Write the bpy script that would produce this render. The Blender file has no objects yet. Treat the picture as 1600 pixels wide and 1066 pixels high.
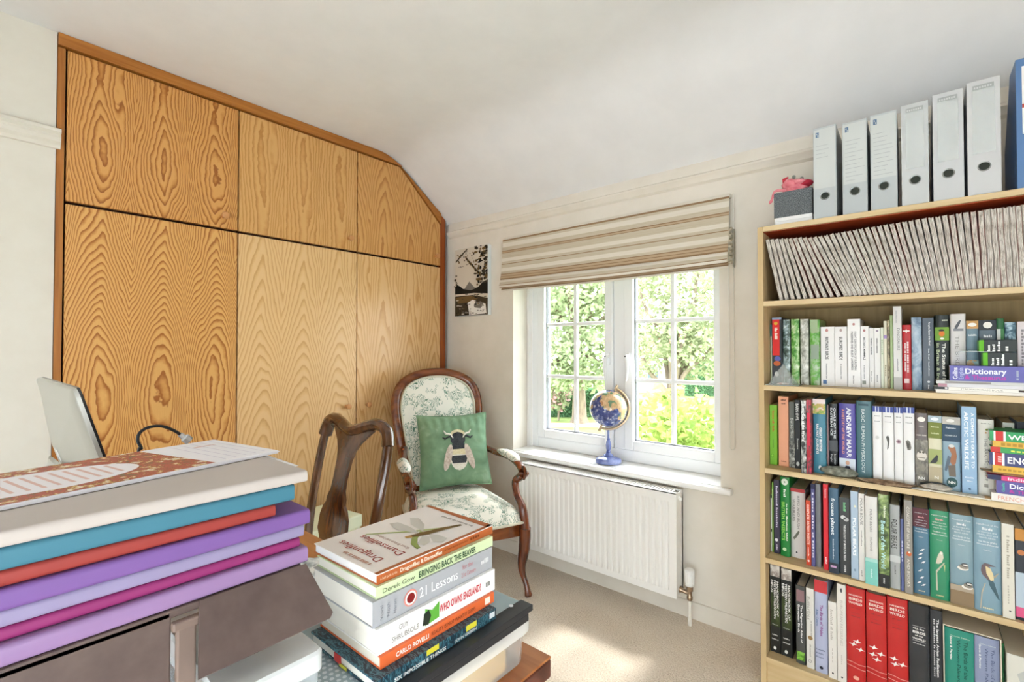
import bpy, bmesh, math, random
from mathutils import Vector, Matrix, Euler, noise as mnoise
SC = bpy.context.scene
COL = SC.collection
PI = math.pi
rnd = random.Random(7)

# ------------------------------------------------------------------ camera
F_PX, YAW, PITCH = 745.0, math.radians(40.2), math.radians(0.92)
CAM = Vector((0.0, 0.0, 1.256))
cam_data = bpy.data.cameras.new('camera')
cam_data.sensor_width = 36.0
cam_data.lens = 36.0 * F_PX / 1600.0
cam_data.clip_start = 0.02
cam = bpy.data.objects.new('camera', cam_data)
COL.objects.link(cam)
cam.location = CAM
cam.rotation_euler = (PI / 2 + PITCH, 0, YAW)
SC.camera = cam
CAMR = Euler((PI / 2 + PITCH, 0, YAW)).to_matrix()

# ------------------------------------------------------------------ world, sun, exposure
SC.view_settings.view_transform = 'Standard'
SC.view_settings.look = 'None'
SC.view_settings.gamma = 1.0
SC.view_settings.use_curve_mapping = False
SC.view_settings.exposure = 0.68
SC.cycles.use_denoising = True
SC.cycles.max_bounces = 7
SC.cycles.diffuse_bounces = 4
SC.cycles.transparent_max_bounces = 16
SC.cycles.sample_clamp_indirect = 8.0
SC.cycles.caustics_reflective = False
SC.cycles.caustics_refractive = False
world = bpy.data.worlds.new('hazy_sky')
SC.world = world
world.use_nodes = True
bg = world.node_tree.nodes['Background']
bg.inputs[0].default_value = (0.87, 0.935, 1.0, 1)
bg.inputs[1].default_value = 8.0


def lamp(name, kind, loc, rot, energy, color=(1, 1, 1), **kw):
    d = bpy.data.lights.new(name, kind)
    d.energy = energy
    d.color = color
    for k, v in kw.items():
        setattr(d, k, v)
    o = bpy.data.objects.new(name, d)
    COL.objects.link(o)
    o.location = loc
    o.rotation_euler = rot
    return o


lamp('sun', 'SUN', (6, 3, 8), (math.radians(30.1), 0, math.radians(174.0)), 2.4, (1, 0.97, 0.92), angle=0.09)
# fill lamps outside glazed openings added to the two unseen walls (openings 1.9 x 1.45 m and 1.5 x 1.25 m)
lamp('fill_rear_opening', 'AREA', (-0.1, -1.93, 0.80), (math.radians(90), 0, 0), 8.0, (0.95, 0.98, 1.0),
     shape='RECTANGLE', size=1.9, size_y=1.45)
lamp('fill_side_opening', 'AREA', (1.43, -0.55, 0.90), (math.radians(90), 0, math.radians(90)), 3.0, (0.95, 0.98, 1.0),
     shape='RECTANGLE', size=1.5, size_y=1.25)


# ------------------------------------------------------------------ helpers
def ray(px, py):
    return CAMR @ Vector(((px - 800.0) / F_PX, -(py - 533.0) / F_PX, -1.0))


def at_x(px, py, X):
    d = ray(px, py)
    return CAM + d * ((X - CAM.x) / d.x)


def at_y(px, py, Y):
    d = ray(px, py)
    return CAM + d * ((Y - CAM.y) / d.y)


def at_z(px, py, Z):
    d = ray(px, py)
    return CAM + d * ((Z - CAM.z) / d.z)


def lin(c):
    if isinstance(c, str):
        c = c.lstrip('#')
        c = [int(c[i:i + 2], 16) / 255.0 for i in (0, 2, 4)]
        c = [x / 12.92 if x <= 0.04045 else ((x + 0.055) / 1.055) ** 2.4 for x in c]
    return (c[0], c[1], c[2], 1.0)


MATS = {}


def newmat(name):
    m = bpy.data.materials.new(name)
    m.use_nodes = True
    nt = m.node_tree
    return m, nt, nt.nodes['Principled BSDF']


def col(c, rough=0.5, spec=0.35, metal=0.0, name=None, coat=0.0, emit=0.0):
    key = (c, rough, spec, metal, coat, emit)
    if key in MATS:
        return MATS[key]
    m, nt, p = newmat(name or 'plain_' + (c.strip('#') if isinstance(c, str) else 'tone'))
    p.inputs['Base Color'].default_value = lin(c)
    p.inputs['Roughness'].default_value = rough
    p.inputs['Specular IOR Level'].default_value = spec
    p.inputs['Metallic'].default_value = metal
    p.inputs['Coat Weight'].default_value = coat
    if emit:
        p.inputs['Emission Color'].default_value = lin(c)
        p.inputs['Emission Strength'].default_value = emit
    MATS[key] = m
    return m


def N(nt, kind, **kw):
    n = nt.nodes.new(kind)
    for k, v in kw.items():
        if k.startswith('i_'):
            n.inputs[k[2:].replace('_', ' ')].default_value = v
        else:
            setattr(n, k, v)
    return n


def math_node(nt, op, a, b=None, c=None):
    n = nt.nodes.new('ShaderNodeMath')
    n.operation = op
    for i, v in enumerate((a, b, c)):
        if v is None:
            continue
        if isinstance(v, (int, float)):
            n.inputs[i].default_value = v
        else:
            nt.links.new(v, n.inputs[i])
    return n.outputs[0]


def ramp(nt, fac, stops, interp='LINEAR'):
    n = nt.nodes.new('ShaderNodeValToRGB')
    n.color_ramp.interpolation = interp
    el = n.color_ramp.elements
    el[0].position, el[0].color = stops[0][0], lin(stops[0][1])
    el[1].position, el[1].color = stops[1][0], lin(stops[1][1])
    for p, c in stops[2:]:
        e = el.new(p)
        e.color = lin(c)
    nt.links.new(fac, n.inputs[0])
    return n.outputs[0]


def mapped(nt, scale=(1, 1, 1), space='Object', rot=(0, 0, 0)):
    t = nt.nodes.new('ShaderNodeTexCoord')
    mp = nt.nodes.new('ShaderNodeMapping')
    mp.inputs['Scale'].default_value = scale
    mp.inputs['Rotation'].default_value = rot
    nt.links.new(t.outputs[space], mp.inputs[0])
    return mp.outputs[0]


def noise_tex(nt, vec, scale, detail=2.0, rough=0.5, dist=0.0):
    n = nt.nodes.new('ShaderNodeTexNoise')
    n.inputs['Scale'].default_value = scale
    n.inputs['Detail'].default_value = detail
    n.inputs['Roughness'].default_value = rough
    n.inputs['Distortion'].default_value = dist
    if vec is not None:
        nt.links.new(vec, n.inputs['Vector'])
    return n.outputs['Fac']


def bump(nt, p, height, strength=0.2, dist=0.01):
    b = nt.nodes.new('ShaderNodeBump')
    b.inputs['Strength'].default_value = strength
    b.inputs['Distance'].default_value = dist
    nt.links.new(height, b.inputs['Height'])
    nt.links.new(b.outputs[0], p.inputs['Normal'])


def mottled(name, stops, scale=(20, 20, 20), detail=4.0, rough=0.5, dist=0.0, spec=0.35, bumpy=0.0, ndetail=0.6, coat=0.0):
    if name in MATS:
        return MATS[name]
    m, nt, p = newmat(name)
    v = mapped(nt, scale)
    f = noise_tex(nt, v, 1.0, detail, ndetail, dist)
    nt.links.new(ramp(nt, f, stops), p.inputs['Base Color'])
    p.inputs['Roughness'].default_value = rough
    p.inputs['Specular IOR Level'].default_value = spec
    p.inputs['Coat Weight'].default_value = coat
    if bumpy:
        bump(nt, p, f, bumpy)
    MATS[name] = m
    return m


def veneer(name, leaf, off, freq, cc, wave_a, wave_k, phase, pale, mid, dark, warp=0.03, rough=0.32, sign=1.0, axes='YZ'):
    """Flat-sawn pine: contour lines of a height field that repeats leaf by leaf."""
    m, nt, p = newmat(name)
    t = nt.nodes.new('ShaderNodeTexCoord')
    s = nt.nodes.new('ShaderNodeSeparateXYZ')
    nt.links.new(t.outputs['Object'], s.inputs[0])
    u, v = s.outputs[axes[0]], s.outputs[axes[1]]
    cmb = nt.nodes.new('ShaderNodeCombineXYZ')
    nt.links.new(math_node(nt, 'MULTIPLY', u, 5.0), cmb.inputs[0])
    nt.links.new(math_node(nt, 'MULTIPLY', v, 1.1), cmb.inputs[1])
    n1 = noise_tex(nt, cmb.outputs[0], 1.6, 2.0)
    cmb2 = nt.nodes.new('ShaderNodeCombineXYZ')
    nt.links.new(math_node(nt, 'MULTIPLY', u, 34.0), cmb2.inputs[0])
    nt.links.new(math_node(nt, 'MULTIPLY', v, 26.0), cmb2.inputs[1])
    n2 = noise_tex(nt, cmb2.outputs[0], 1.0, 2.0)
    wob = math_node(nt, 'MULTIPLY', math_node(nt, 'SUBTRACT', n1, 0.5), 0.11)
    d = math_node(nt, 'PINGPONG', math_node(nt, 'ADD', math_node(nt, 'ADD', u, off), wob), leaf / 2)
    d2 = math_node(nt, 'MULTIPLY', math_node(nt, 'POWER', d, 1.6), cc)
    vv = math_node(nt, 'MULTIPLY', v, sign)
    wv = math_node(nt, 'MULTIPLY', math_node(nt, 'COSINE', math_node(nt, 'MULTIPLY_ADD', v, wave_k, phase)), wave_a)
    f = math_node(nt, 'ADD', math_node(nt, 'ADD', vv, d2), wv)
    f = math_node(nt, 'ADD', f, math_node(nt, 'MULTIPLY', n2, warp))
    f = math_node(nt, 'ADD', f, math_node(nt, 'MULTIPLY', n1, 0.10))
    fr = math_node(nt, 'FRACT', math_node(nt, 'MULTIPLY', f, freq))
    cc_ = ramp(nt, fr, [(0.0, pale), (0.40, pale), (0.62, mid), (0.86, dark), (0.93, dark), (1.0, pale)])
    # fine pores
    cmb3 = nt.nodes.new('ShaderNodeCombineXYZ')
    nt.links.new(math_node(nt, 'MULTIPLY', u, 420.0), cmb3.inputs[0])
    nt.links.new(math_node(nt, 'MULTIPLY', v, 12.0), cmb3.inputs[1])
    n3 = noise_tex(nt, cmb3.outputs[0], 1.0, 1.0)
    mx = nt.nodes.new('ShaderNodeMix')
    mx.data_type = 'RGBA'
    mx.blend_type = 'MULTIPLY'
    nt.links.new(math_node(nt, 'MULTIPLY', n3, 0.22), mx.inputs['Factor'])
    nt.links.new(cc_, mx.inputs[6])
    mx.inputs[7].default_value = (0.55, 0.42, 0.3, 1)
    nt.links.new(mx.outputs[2], p.inputs['Base Color'])
    p.inputs['Roughness'].default_value = rough
    p.inputs['Specular IOR Level'].default_value = 0.45
    return m


def grain(name, pale, dark, axis='Z', scale=60.0, rough=0.4, stretch=0.04, coat=0.0):
    if name in MATS:
        return MATS[name]
    m, nt, p = newmat(name)
    sc = {'X': (stretch, 1, 1), 'Y': (1, stretch, 1), 'Z': (1, 1, stretch)}[axis]
    v = mapped(nt, tuple(scale * k for k in sc))
    f = noise_tex(nt, v, 1.0, 5.0, 0.6, 0.4)
    nt.links.new(ramp(nt, f, [(0.3, dark), (0.68, pale)]), p.inputs['Base Color'])
    p.inputs['Roughness'].default_value = rough
    p.inputs['Coat Weight'].default_value = coat
    p.inputs['Coat Roughness'].default_value = 0.15
    MATS[name] = m
    return m


class MB:
    """Collects verts and faces (with a material slot each); build() links them as one mesh object."""

    def __init__(self):
        self.v, self.f, self.mi, self.mats = [], [], [], []

    def slot(self, m):
        if m not in self.mats:
            self.mats.append(m)
        return self.mats.index(m)

    def add(self, vs, fs, m=None):
        o = len(self.v)
        self.v += [tuple(q) for q in vs]
        k = self.slot(m) if m else 0
        for f in fs:
            self.f.append([o + i for i in f])
            self.mi.append(k)
        return self

    def box(self, x0, x1, y0, y1, z0, z1, m=None, b=0.0):
        if b > 0:
            bm = bmesh.new()
            bmesh.ops.create_cube(bm, size=1.0)
            for q in bm.verts:
                q.co = Vector(((x0 + x1) / 2 + q.co.x * (x1 - x0), (y0 + y1) / 2 + q.co.y * (y1 - y0), (z0 + z1) / 2 + q.co.z * (z1 - z0)))
            bmesh.ops.bevel(bm, geom=list(bm.edges), offset=b, segments=2, profile=0.5, affect='EDGES')
            return self.bm(bm, m)
        vs = [(x, y, z) for x in (x0, x1) for y in (y0, y1) for z in (z0, z1)]
        return self.add(vs, [(0, 1, 3, 2), (4, 6, 7, 5), (0, 4, 5, 1), (2, 3, 7, 6), (0, 2, 6, 4), (1, 5, 7, 3)], m)

    def bm(self, bm, m=None):
        bm.verts.index_update()
        self.add([q.co.copy() for q in bm.verts], [[q.index for q in f.verts] for f in bm.faces], m)
        bm.free()
        return self

    def prism(self, pts, a0, a1, axis='y', m=None):
        """Polygon pts (2D) extruded along axis from a0 to a1."""
        n = len(pts)

        def P(q, a):
            if axis == 'y':
                return (q[0], a, q[1])
            if axis == 'x':
                return (a, q[0], q[1])
            return (q[0], q[1], a)
        vs = [P(q, a0) for q in pts] + [P(q, a1) for q in pts]
        fs = [list(range(n)), list(range(2 * n - 1, n - 1, -1))] + [(i, i + n, (i + 1) % n + n, (i + 1) % n) for i in range(n)]
        return self.add(vs, fs, m)

    def tube(self, path, r, seg=8, m=None, closed=False, flat=None, cap=True, up=None):
        """Tube along path; r a number or a list; flat=(a,b) scales the section across / along."""
        pts = [Vector(q) for q in path]
        n = len(pts)
        rs = r if isinstance(r, (list, tuple)) else [r] * n
        vs, fs = [], []
        ref = Vector(up) if up else Vector((0.12, 0.31, 0.94))
        prev = None
        for i, q in enumerate(pts):
            if closed:
                d = pts[(i + 1) % n] - pts[i - 1]
            else:
                d = pts[min(i + 1, n - 1)] - pts[max(i - 1, 0)]
            d.normalize()
            a = (ref - d * ref.dot(d)) if (prev is None or up) else (prev - d * prev.dot(d))
            if a.length < 1e-5:
                a = Vector((1, 0, 0)) - d * d.x
            a.normalize()
            prev = a
            b = d.cross(a)
            fa, fb = flat if flat else (1, 1)
            for k in range(seg):
                t = 2 * PI * k / seg
                vs.append(q + a * (math.cos(t) * rs[i] * fa) + b * (math.sin(t) * rs[i] * fb))
        rings = n if closed else n - 1
        for i in range(rings):
            j = (i + 1) % n
            for k in range(seg):
                l = (k + 1) % seg
                fs.append((i * seg + k, i * seg + l, j * seg + l, j * seg + k))
        if cap and not closed:
            fs.append(list(range(seg))[::-1])
            fs.append([(n - 1) * seg + k for k in range(seg)])
        return self.add(vs, fs, m)

    def lathe(self, prof, seg=20, m=None, at=(0, 0, 0), axis=None):
        """prof [(r, h)] spun round the z axis at `at` (or round `axis`)."""
        o = Vector(at)
        rot = Vector((0, 0, 1)).rotation_difference(Vector(axis)).to_matrix() if axis else None
        vs, fs = [], []
        for r, h in prof:
            for k in range(seg):
                t = 2 * PI * k / seg
                q = Vector((r * math.cos(t), r * math.sin(t), h))
                vs.append(o + (rot @ q if rot else q))
        for i in range(len(prof) - 1):
            for k in range(seg):
                l = (k + 1) % seg
                fs.append((i * seg + k, i * seg + l, (i + 1) * seg + l, (i + 1) * seg + k))
        fs.append(list(range(seg))[::-1])
        fs.append([(len(prof) - 1) * seg + k for k in range(seg)])
        return self.add(vs, fs, m)

    def grid(self, fn, nu, nv, m=None):
        vs = [fn(i / nu, j / nv) for i in range(nu + 1) for j in range(nv + 1)]
        w = nv + 1
        fs = [(i * w + j, (i + 1) * w + j, (i + 1) * w + j + 1, i * w + j + 1) for i in range(nu) for j in range(nv)]
        return self.add(vs, fs, m)

    def xform(self, mt):
        self.v = [tuple(mt @ Vector(q)) for q in self.v]
        return self

    def build(self, name, mat=None, parent=None, smooth=False, loc=None, rot=None, fix=True):
        me = bpy.data.meshes.new(name)
        me.from_pydata(self.v, [], self.f)
        mats = self.mats or ([mat] if mat else [])
        for q in mats:
            me.materials.append(q)
        if self.mats:
            me.polygons.foreach_set('material_index', self.mi)
        if fix:
            bm = bmesh.new()
            bm.from_mesh(me)
            bmesh.ops.recalc_face_normals(bm, faces=bm.faces)
            bm.to_mesh(me)
            bm.free()
        if smooth:
            me.polygons.foreach_set('use_smooth', [True] * len(me.polygons))
            if smooth != 'all':
                try:
                    me.set_sharp_from_angle(angle=math.radians(smooth if not isinstance(smooth, bool) else 40))
                except Exception:
                    pass
        me.update()
        o = bpy.data.objects.new(name, me)
        COL.objects.link(o)
        if parent:
            o.parent = parent
        if loc:
            o.location = loc
        if rot:
            o.rotation_euler = rot
        if name in ('lettering', 'spine_print', 'cover_print', 'spine_picture', 'calendar_print', 'printed_picture', 'spine_label', 'dot_pattern'):
            o['kind'] = 'stuff'               # flat print
        return o


def tag(o, label, cat, group=None):
    o['label'] = label
    o['category'] = cat
    if group:
        o['group'] = group
    return o


def thing(name, label, cat, loc=(0, 0, 0), rz=0.0, group=None, rot=None):
    o = bpy.data.objects.new(name, None)
    o.empty_display_size = 0.05
    COL.objects.link(o)
    o.location = loc
    o.rotation_euler = rot if rot else (0, 0, rz)
    return tag(o, label, cat, group)


def struct(o):
    o['kind'] = 'structure'
    return o


def bez(p0, p1, p2, p3, n=8):
    out = []
    for i in range(n + 1):
        t = i / n
        a, b, c, d = (1 - t) ** 3, 3 * t * (1 - t) ** 2, 3 * t * t * (1 - t), t ** 3
        out.append(Vector(p0) * a + Vector(p1) * b + Vector(p2) * c + Vector(p3) * d)
    return out


def spline(pts, n=6, closed=False):
    """Catmull-Rom through pts."""
    P = [Vector(q) for q in pts]
    out = []
    m = len(P)
    last = m if closed else m - 1
    for i in range(last):
        p0 = P[(i - 1) % m] if closed or i > 0 else P[0]
        p1, p2 = P[i], P[(i + 1) % m]
        p3 = P[(i + 2) % m] if closed or i + 2 < m else P[-1]
        for k in range(n):
            t = k / n
            out.append(0.5 * ((2 * p1) + (p2 - p0) * t + (2 * p0 - 5 * p1 + 4 * p2 - p3) * t * t + (3 * p1 - p0 - 3 * p2 + p3) * t ** 3))
    if not closed:
        out.append(P[-1])
    return out


# ------------------------------------------------------------------ lettering (glyphs of the built-in font, turned to mesh once)
GLY = {}


def glyph_mesh(s, bold):
    cu = bpy.data.curves.new('lettering', 'FONT')
    cu.body = s
    cu.size = 1.0
    cu.resolution_u = 2
    cu.offset = 0.022 if bold else 0.0
    o = bpy.data.objects.new('lettering', cu)
    me = o.to_mesh()
    vs = [(q.co.x, q.co.y) for q in me.vertices]
    fs = [tuple(f.vertices) for f in me.polygons]
    o.to_mesh_clear()
    bpy.data.objects.remove(o)
    bpy.data.curves.remove(cu)
    return vs, fs


def glyph(ch, bold):
    k = (ch, bold)
    if k not in GLY:
        ref = GLY.get(('ref', bold))
        if ref is None:
            ref = max(q[0] for q in glyph_mesh('I', bold)[0])
            GLY[('ref', bold)] = ref
        adv = max(q[0] for q in glyph_mesh(ch + 'I', bold)[0]) - ref
        vs, fs = ([], []) if ch == ' ' else glyph_mesh(ch, bold)
        GLY[k] = (vs, fs, adv)
    return GLY[k]


def text_flat(s, bold=False):
    """verts (x, y), faces, width; cap height about 0.73."""
    V, Fc, x = [], [], 0.0
    for ch in s:
        vs, fs, adv = glyph(ch, bold)
        o = len(V)
        V += [(x + a, b) for a, b in vs]
        Fc += [[o + i for i in f] for f in fs]
        x += adv
    return V, Fc, x


def scribble(s):
    """Illegible print: bars in the rhythm of words, where the photograph shows lettering too small to read."""
    r = random.Random(s)
    V, Fc, x = [], [], 0.0
    for ch in s:
        if ch != ' ':
            h = 0.73 if ch.isupper() or r.random() < 0.25 else 0.52
            o = len(V)
            V += [(x + 0.05, 0.0), (x + 0.38, 0.0), (x + 0.38, h), (x + 0.05, h)]
            Fc.append([o, o + 1, o + 2, o + 3])
            x += 0.46
        else:
            x += 0.36
    return V, Fc, x


def put_text(mb, s, origin, du, dv, length, height, m, bold=False, center=True):
    """Text s written along du from origin, letters rising along dv, fitted to length and cap height."""
    if s.startswith('~'):
        V, Fc, w = scribble(s[1:])
    else:
        V, Fc, w = text_flat(s, bold)
    if not V:
        return
    sx, sy = length / max(w, 1e-3), height / 0.73
    o, du, dv = Vector(origin), Vector(du), Vector(dv)
    mb.add([o + du * (a * sx) + dv * (b * sy - (height / 2 if center else 0)) for a, b in V], Fc, m)

# ================================================================== the room
XW, YW, XR, YB = -2.484, 2.264, 1.30, -1.80
ZC, YK, ZS = 2.462, 1.80, 2.125           # ceiling height, where it starts to slope, where the slope meets the window wall
OX0, OX1, OZ0, OZ1 = -1.903, -0.677, 0.615, 1.80   # window opening

wall_mat = mottled('warm_white_emulsion', [(0.35, '#e0d8cb'), (0.65, '#e5ddd1')], (9, 9, 9), 3, 0.75, spec=0.2)
ceil_mat = mottled('ceiling_emulsion', [(0.35, '#e4e3e3'), (0.65, '#e8e7e7')], (6, 6, 6), 3, 0.8, spec=0.2)
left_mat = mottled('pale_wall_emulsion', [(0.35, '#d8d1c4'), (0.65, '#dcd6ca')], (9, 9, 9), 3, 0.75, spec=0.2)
gloss_white = col('#f1efec', 0.3, 0.5, name='white_gloss_paint')
upvc = col('#f0f1f3', 0.28, 0.5, name='white_window_plastic')


def carpet_mat():
    m, nt, p = newmat('loop_pile_carpet')
    v = mapped(nt, (1, 1, 1))
    vo = N(nt, 'ShaderNodeTexVoronoi')
    vo.inputs['Scale'].default_value = 135.0
    vo.inputs['Randomness'].default_value = 0.85
    nt.links.new(v, vo.inputs['Vector'])
    n = noise_tex(nt, v, 190.0, 2.0, 0.7)
    n2 = noise_tex(nt, v, 3.0, 2.0)
    f = math_node(nt, 'ADD', math_node(nt, 'MULTIPLY', n, 0.75), math_node(nt, 'MULTIPLY', n2, 0.25))
    nt.links.new(ramp(nt, f, [(0.30, '#a5927f'), (0.43, '#d8c7b4'), (0.56, '#e8dbca'), (0.72, '#f3eadf')]), p.inputs['Base Color'])
    h = math_node(nt, 'SUBTRACT', 1.0, vo.outputs['Distance'])
    bump(nt, p, h, 0.5, 0.005)
    p.inputs['Roughness'].default_value = 0.95
    p.inputs['Specular IOR Level'].default_value = 0.1
    return m


struct(MB().box(XW - 0.7, XR + 0.1, YB - 0.1, YW + 0.3, -0.12, 0.0).build('floor', carpet_mat()))

# ceiling: flat, a rounded bend, then the slope down to the window wall
prof = [(YB - 0.1, ZC), (YK - 0.13, ZC)]
sl = Vector((YW - YK, ZS - ZC)).normalized()
for k in range(1, 8):
    t = k / 8
    a = Vector((YK - 0.13, ZC)) * (1 - t) ** 2 + Vector((YK, ZC)) * 2 * t * (1 - t) + Vector((YK + sl.x * 0.13, ZC + sl.y * 0.13)) * t * t
    prof.append((a.x, a.y))
prof += [(YK + sl.x * 0.13, ZC + sl.y * 0.13), (YW, ZS), (YW + 0.3, ZS - 0.2)]
outer = [(y, z + 0.12) for y, z in prof[::-1]]
mb = MB()
n = len(prof)
x0, x1 = XW - 0.7, XR + 0.1
vs = [(x, y, z) for x in (x0, x1) for y, z in prof + outer]
k2 = 2 * n
fs = [(i, i + 1, k2 + i + 1, k2 + i) for i in range(k2 - 1)] + [(k2 - 1, 0, k2, 2 * k2 - 1)]
fs += [(i, k2 - 1 - i, k2 - 2 - i, i + 1) for i in range(n - 1)] + [(k2 + i, k2 + i + 1, 2 * k2 - 2 - i, 2 * k2 - 1 - i) for i in range(n - 1)]
mb.add(vs, fs)
struct(mb.build('ceiling', ceil_mat, smooth=30))


def wall_with_hole(name, xa, xb, ya, yb, za, zb, ox0, ox1, oz0, oz1, mat):
    m = MB()
    m.box(xa, ox0, ya, yb, za, zb).box(ox1, xb, ya, yb, za, zb).box(ox0, ox1, ya, yb, za, oz0).box(ox0, ox1, ya, yb, oz1, zb)
    return struct(m.build(name, mat))


wall_with_hole('wall_window', XW - 0.7, XR + 0.1, YW, YW + 0.30, 0, ZS + 0.02, OX0, OX1, OZ0, OZ1, wall_mat)
wall_with_hole('wall_rear', XW - 0.7, XR + 0.1, YB - 0.1, YB, 0, ZC + 0.05, -1.05, 0.85, 0.05, 1.55, wall_mat)
mb = MB().box(XR, XR + 0.1, YB, -1.3, 0, ZC + 0.05).box(XR, XR + 0.1, 0.2, YW, 0, ZC + 0.05)
mb.box(XR, XR + 0.1, -1.3, 0.2, 0, 0.25).box(XR, XR + 0.1, -1.3, 0.2, 1.55, ZC + 0.05)
struct(mb.build('wall_right', wall_mat))
Y_WL = at_x(86, 300, XW).y            # where the left wall stops and the wardrobe starts
struct(MB().box(XW - 0.12, XW, YB, Y_WL, 0, ZC + 0.05).build('wall_left', left_mat))
struct(MB().box(XW - 0.72, XW - 0.62, Y_WL - 0.05, YW, 0, ZC + 0.05).build('wall_closet', left_mat))


def sweep_profile(name, pts, axis, a0, a1, mat):
    return struct(MB().prism(pts, a0, a1, axis).build(name, mat, smooth=25))


# cornice strip along the head of the window wall (profile in y, z)
zt = ZS
pr = [(YW, zt + 0.01), (YW - 0.012, zt - 0.02), (YW - 0.014, zt - 0.052), (YW - 0.022, zt - 0.056), (YW - 0.034, zt - 0.064),
      (YW - 0.034, zt - 0.070), (YW - 0.026, zt - 0.077), (YW - 0.018, zt - 0.086), (YW - 0.014, zt - 0.094), (YW - 0.006, zt - 0.098), (YW, zt - 0.102)]
sweep_profile('trim_1', pr, 'x', XW + 0.001, XR, wall_mat)
# picture rail of the left wall, its sawn end standing proud of the wardrobe frame
zr = at_x(60, 212, XW).z
pr = [(XW, zr + 0.042), (XW + 0.020, zr + 0.040), (XW + 0.034, zr + 0.034), (XW + 0.036, zr + 0.022), (XW + 0.026, zr + 0.014), (XW + 0.030, zr + 0.002),
      (XW + 0.026, zr - 0.012), (XW + 0.014, zr - 0.022), (XW + 0.010, zr - 0.034), (XW, zr - 0.036)]
sweep_profile('trim_2', pr, 'y', YB, Y_WL + 0.012, left_mat)
# low skirting
pr = [(YW, 0.075), (YW - 0.008, 0.073), (YW - 0.013, 0.060), (YW - 0.014, 0.0), (YW, 0.0)]
sweep_profile('baseboard_window', pr, 'x', XW + 0.001, XR, wall_mat)
pr = [(XW, 0.10), (XW + 0.012, 0.09), (XW + 0.014, 0.0), (XW, 0.0)]
sweep_profile('baseboard_left', pr, 'y', YB, Y_WL - 0.02, wall_mat)


# ------------------------------------------------------------------ window
def glass_mat():
    m, nt, p = newmat('window_glass')
    out = nt.nodes['Material Output']
    tr = N(nt, 'ShaderNodeBsdfTransparent')
    tr.inputs[0].default_value = (0.97, 0.985, 0.98, 1)
    gl = N(nt, 'ShaderNodeBsdfGlossy')
    gl.inputs['Roughness'].default_value = 0.02
    fr = N(nt, 'ShaderNodeFresnel')
    fr.inputs[0].default_value = 1.45
    mx = N(nt, 'ShaderNodeMixShader')
    ge = N(nt, 'ShaderNodeNewGeometry')
    front = math_node(nt, 'SUBTRACT', 1.0, ge.outputs['Backfacing'])
    nt.links.new(math_node(nt, 'MULTIPLY', fr.outputs[0], front), mx.inputs[0])
    nt.links.new(tr.outputs[0], mx.inputs[1])
    nt.links.new(gl.outputs[0], mx.inputs[2])
    nt.links.new(mx.outputs[0], out.inputs[0])
    return m


GLASS = glass_mat()


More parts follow.
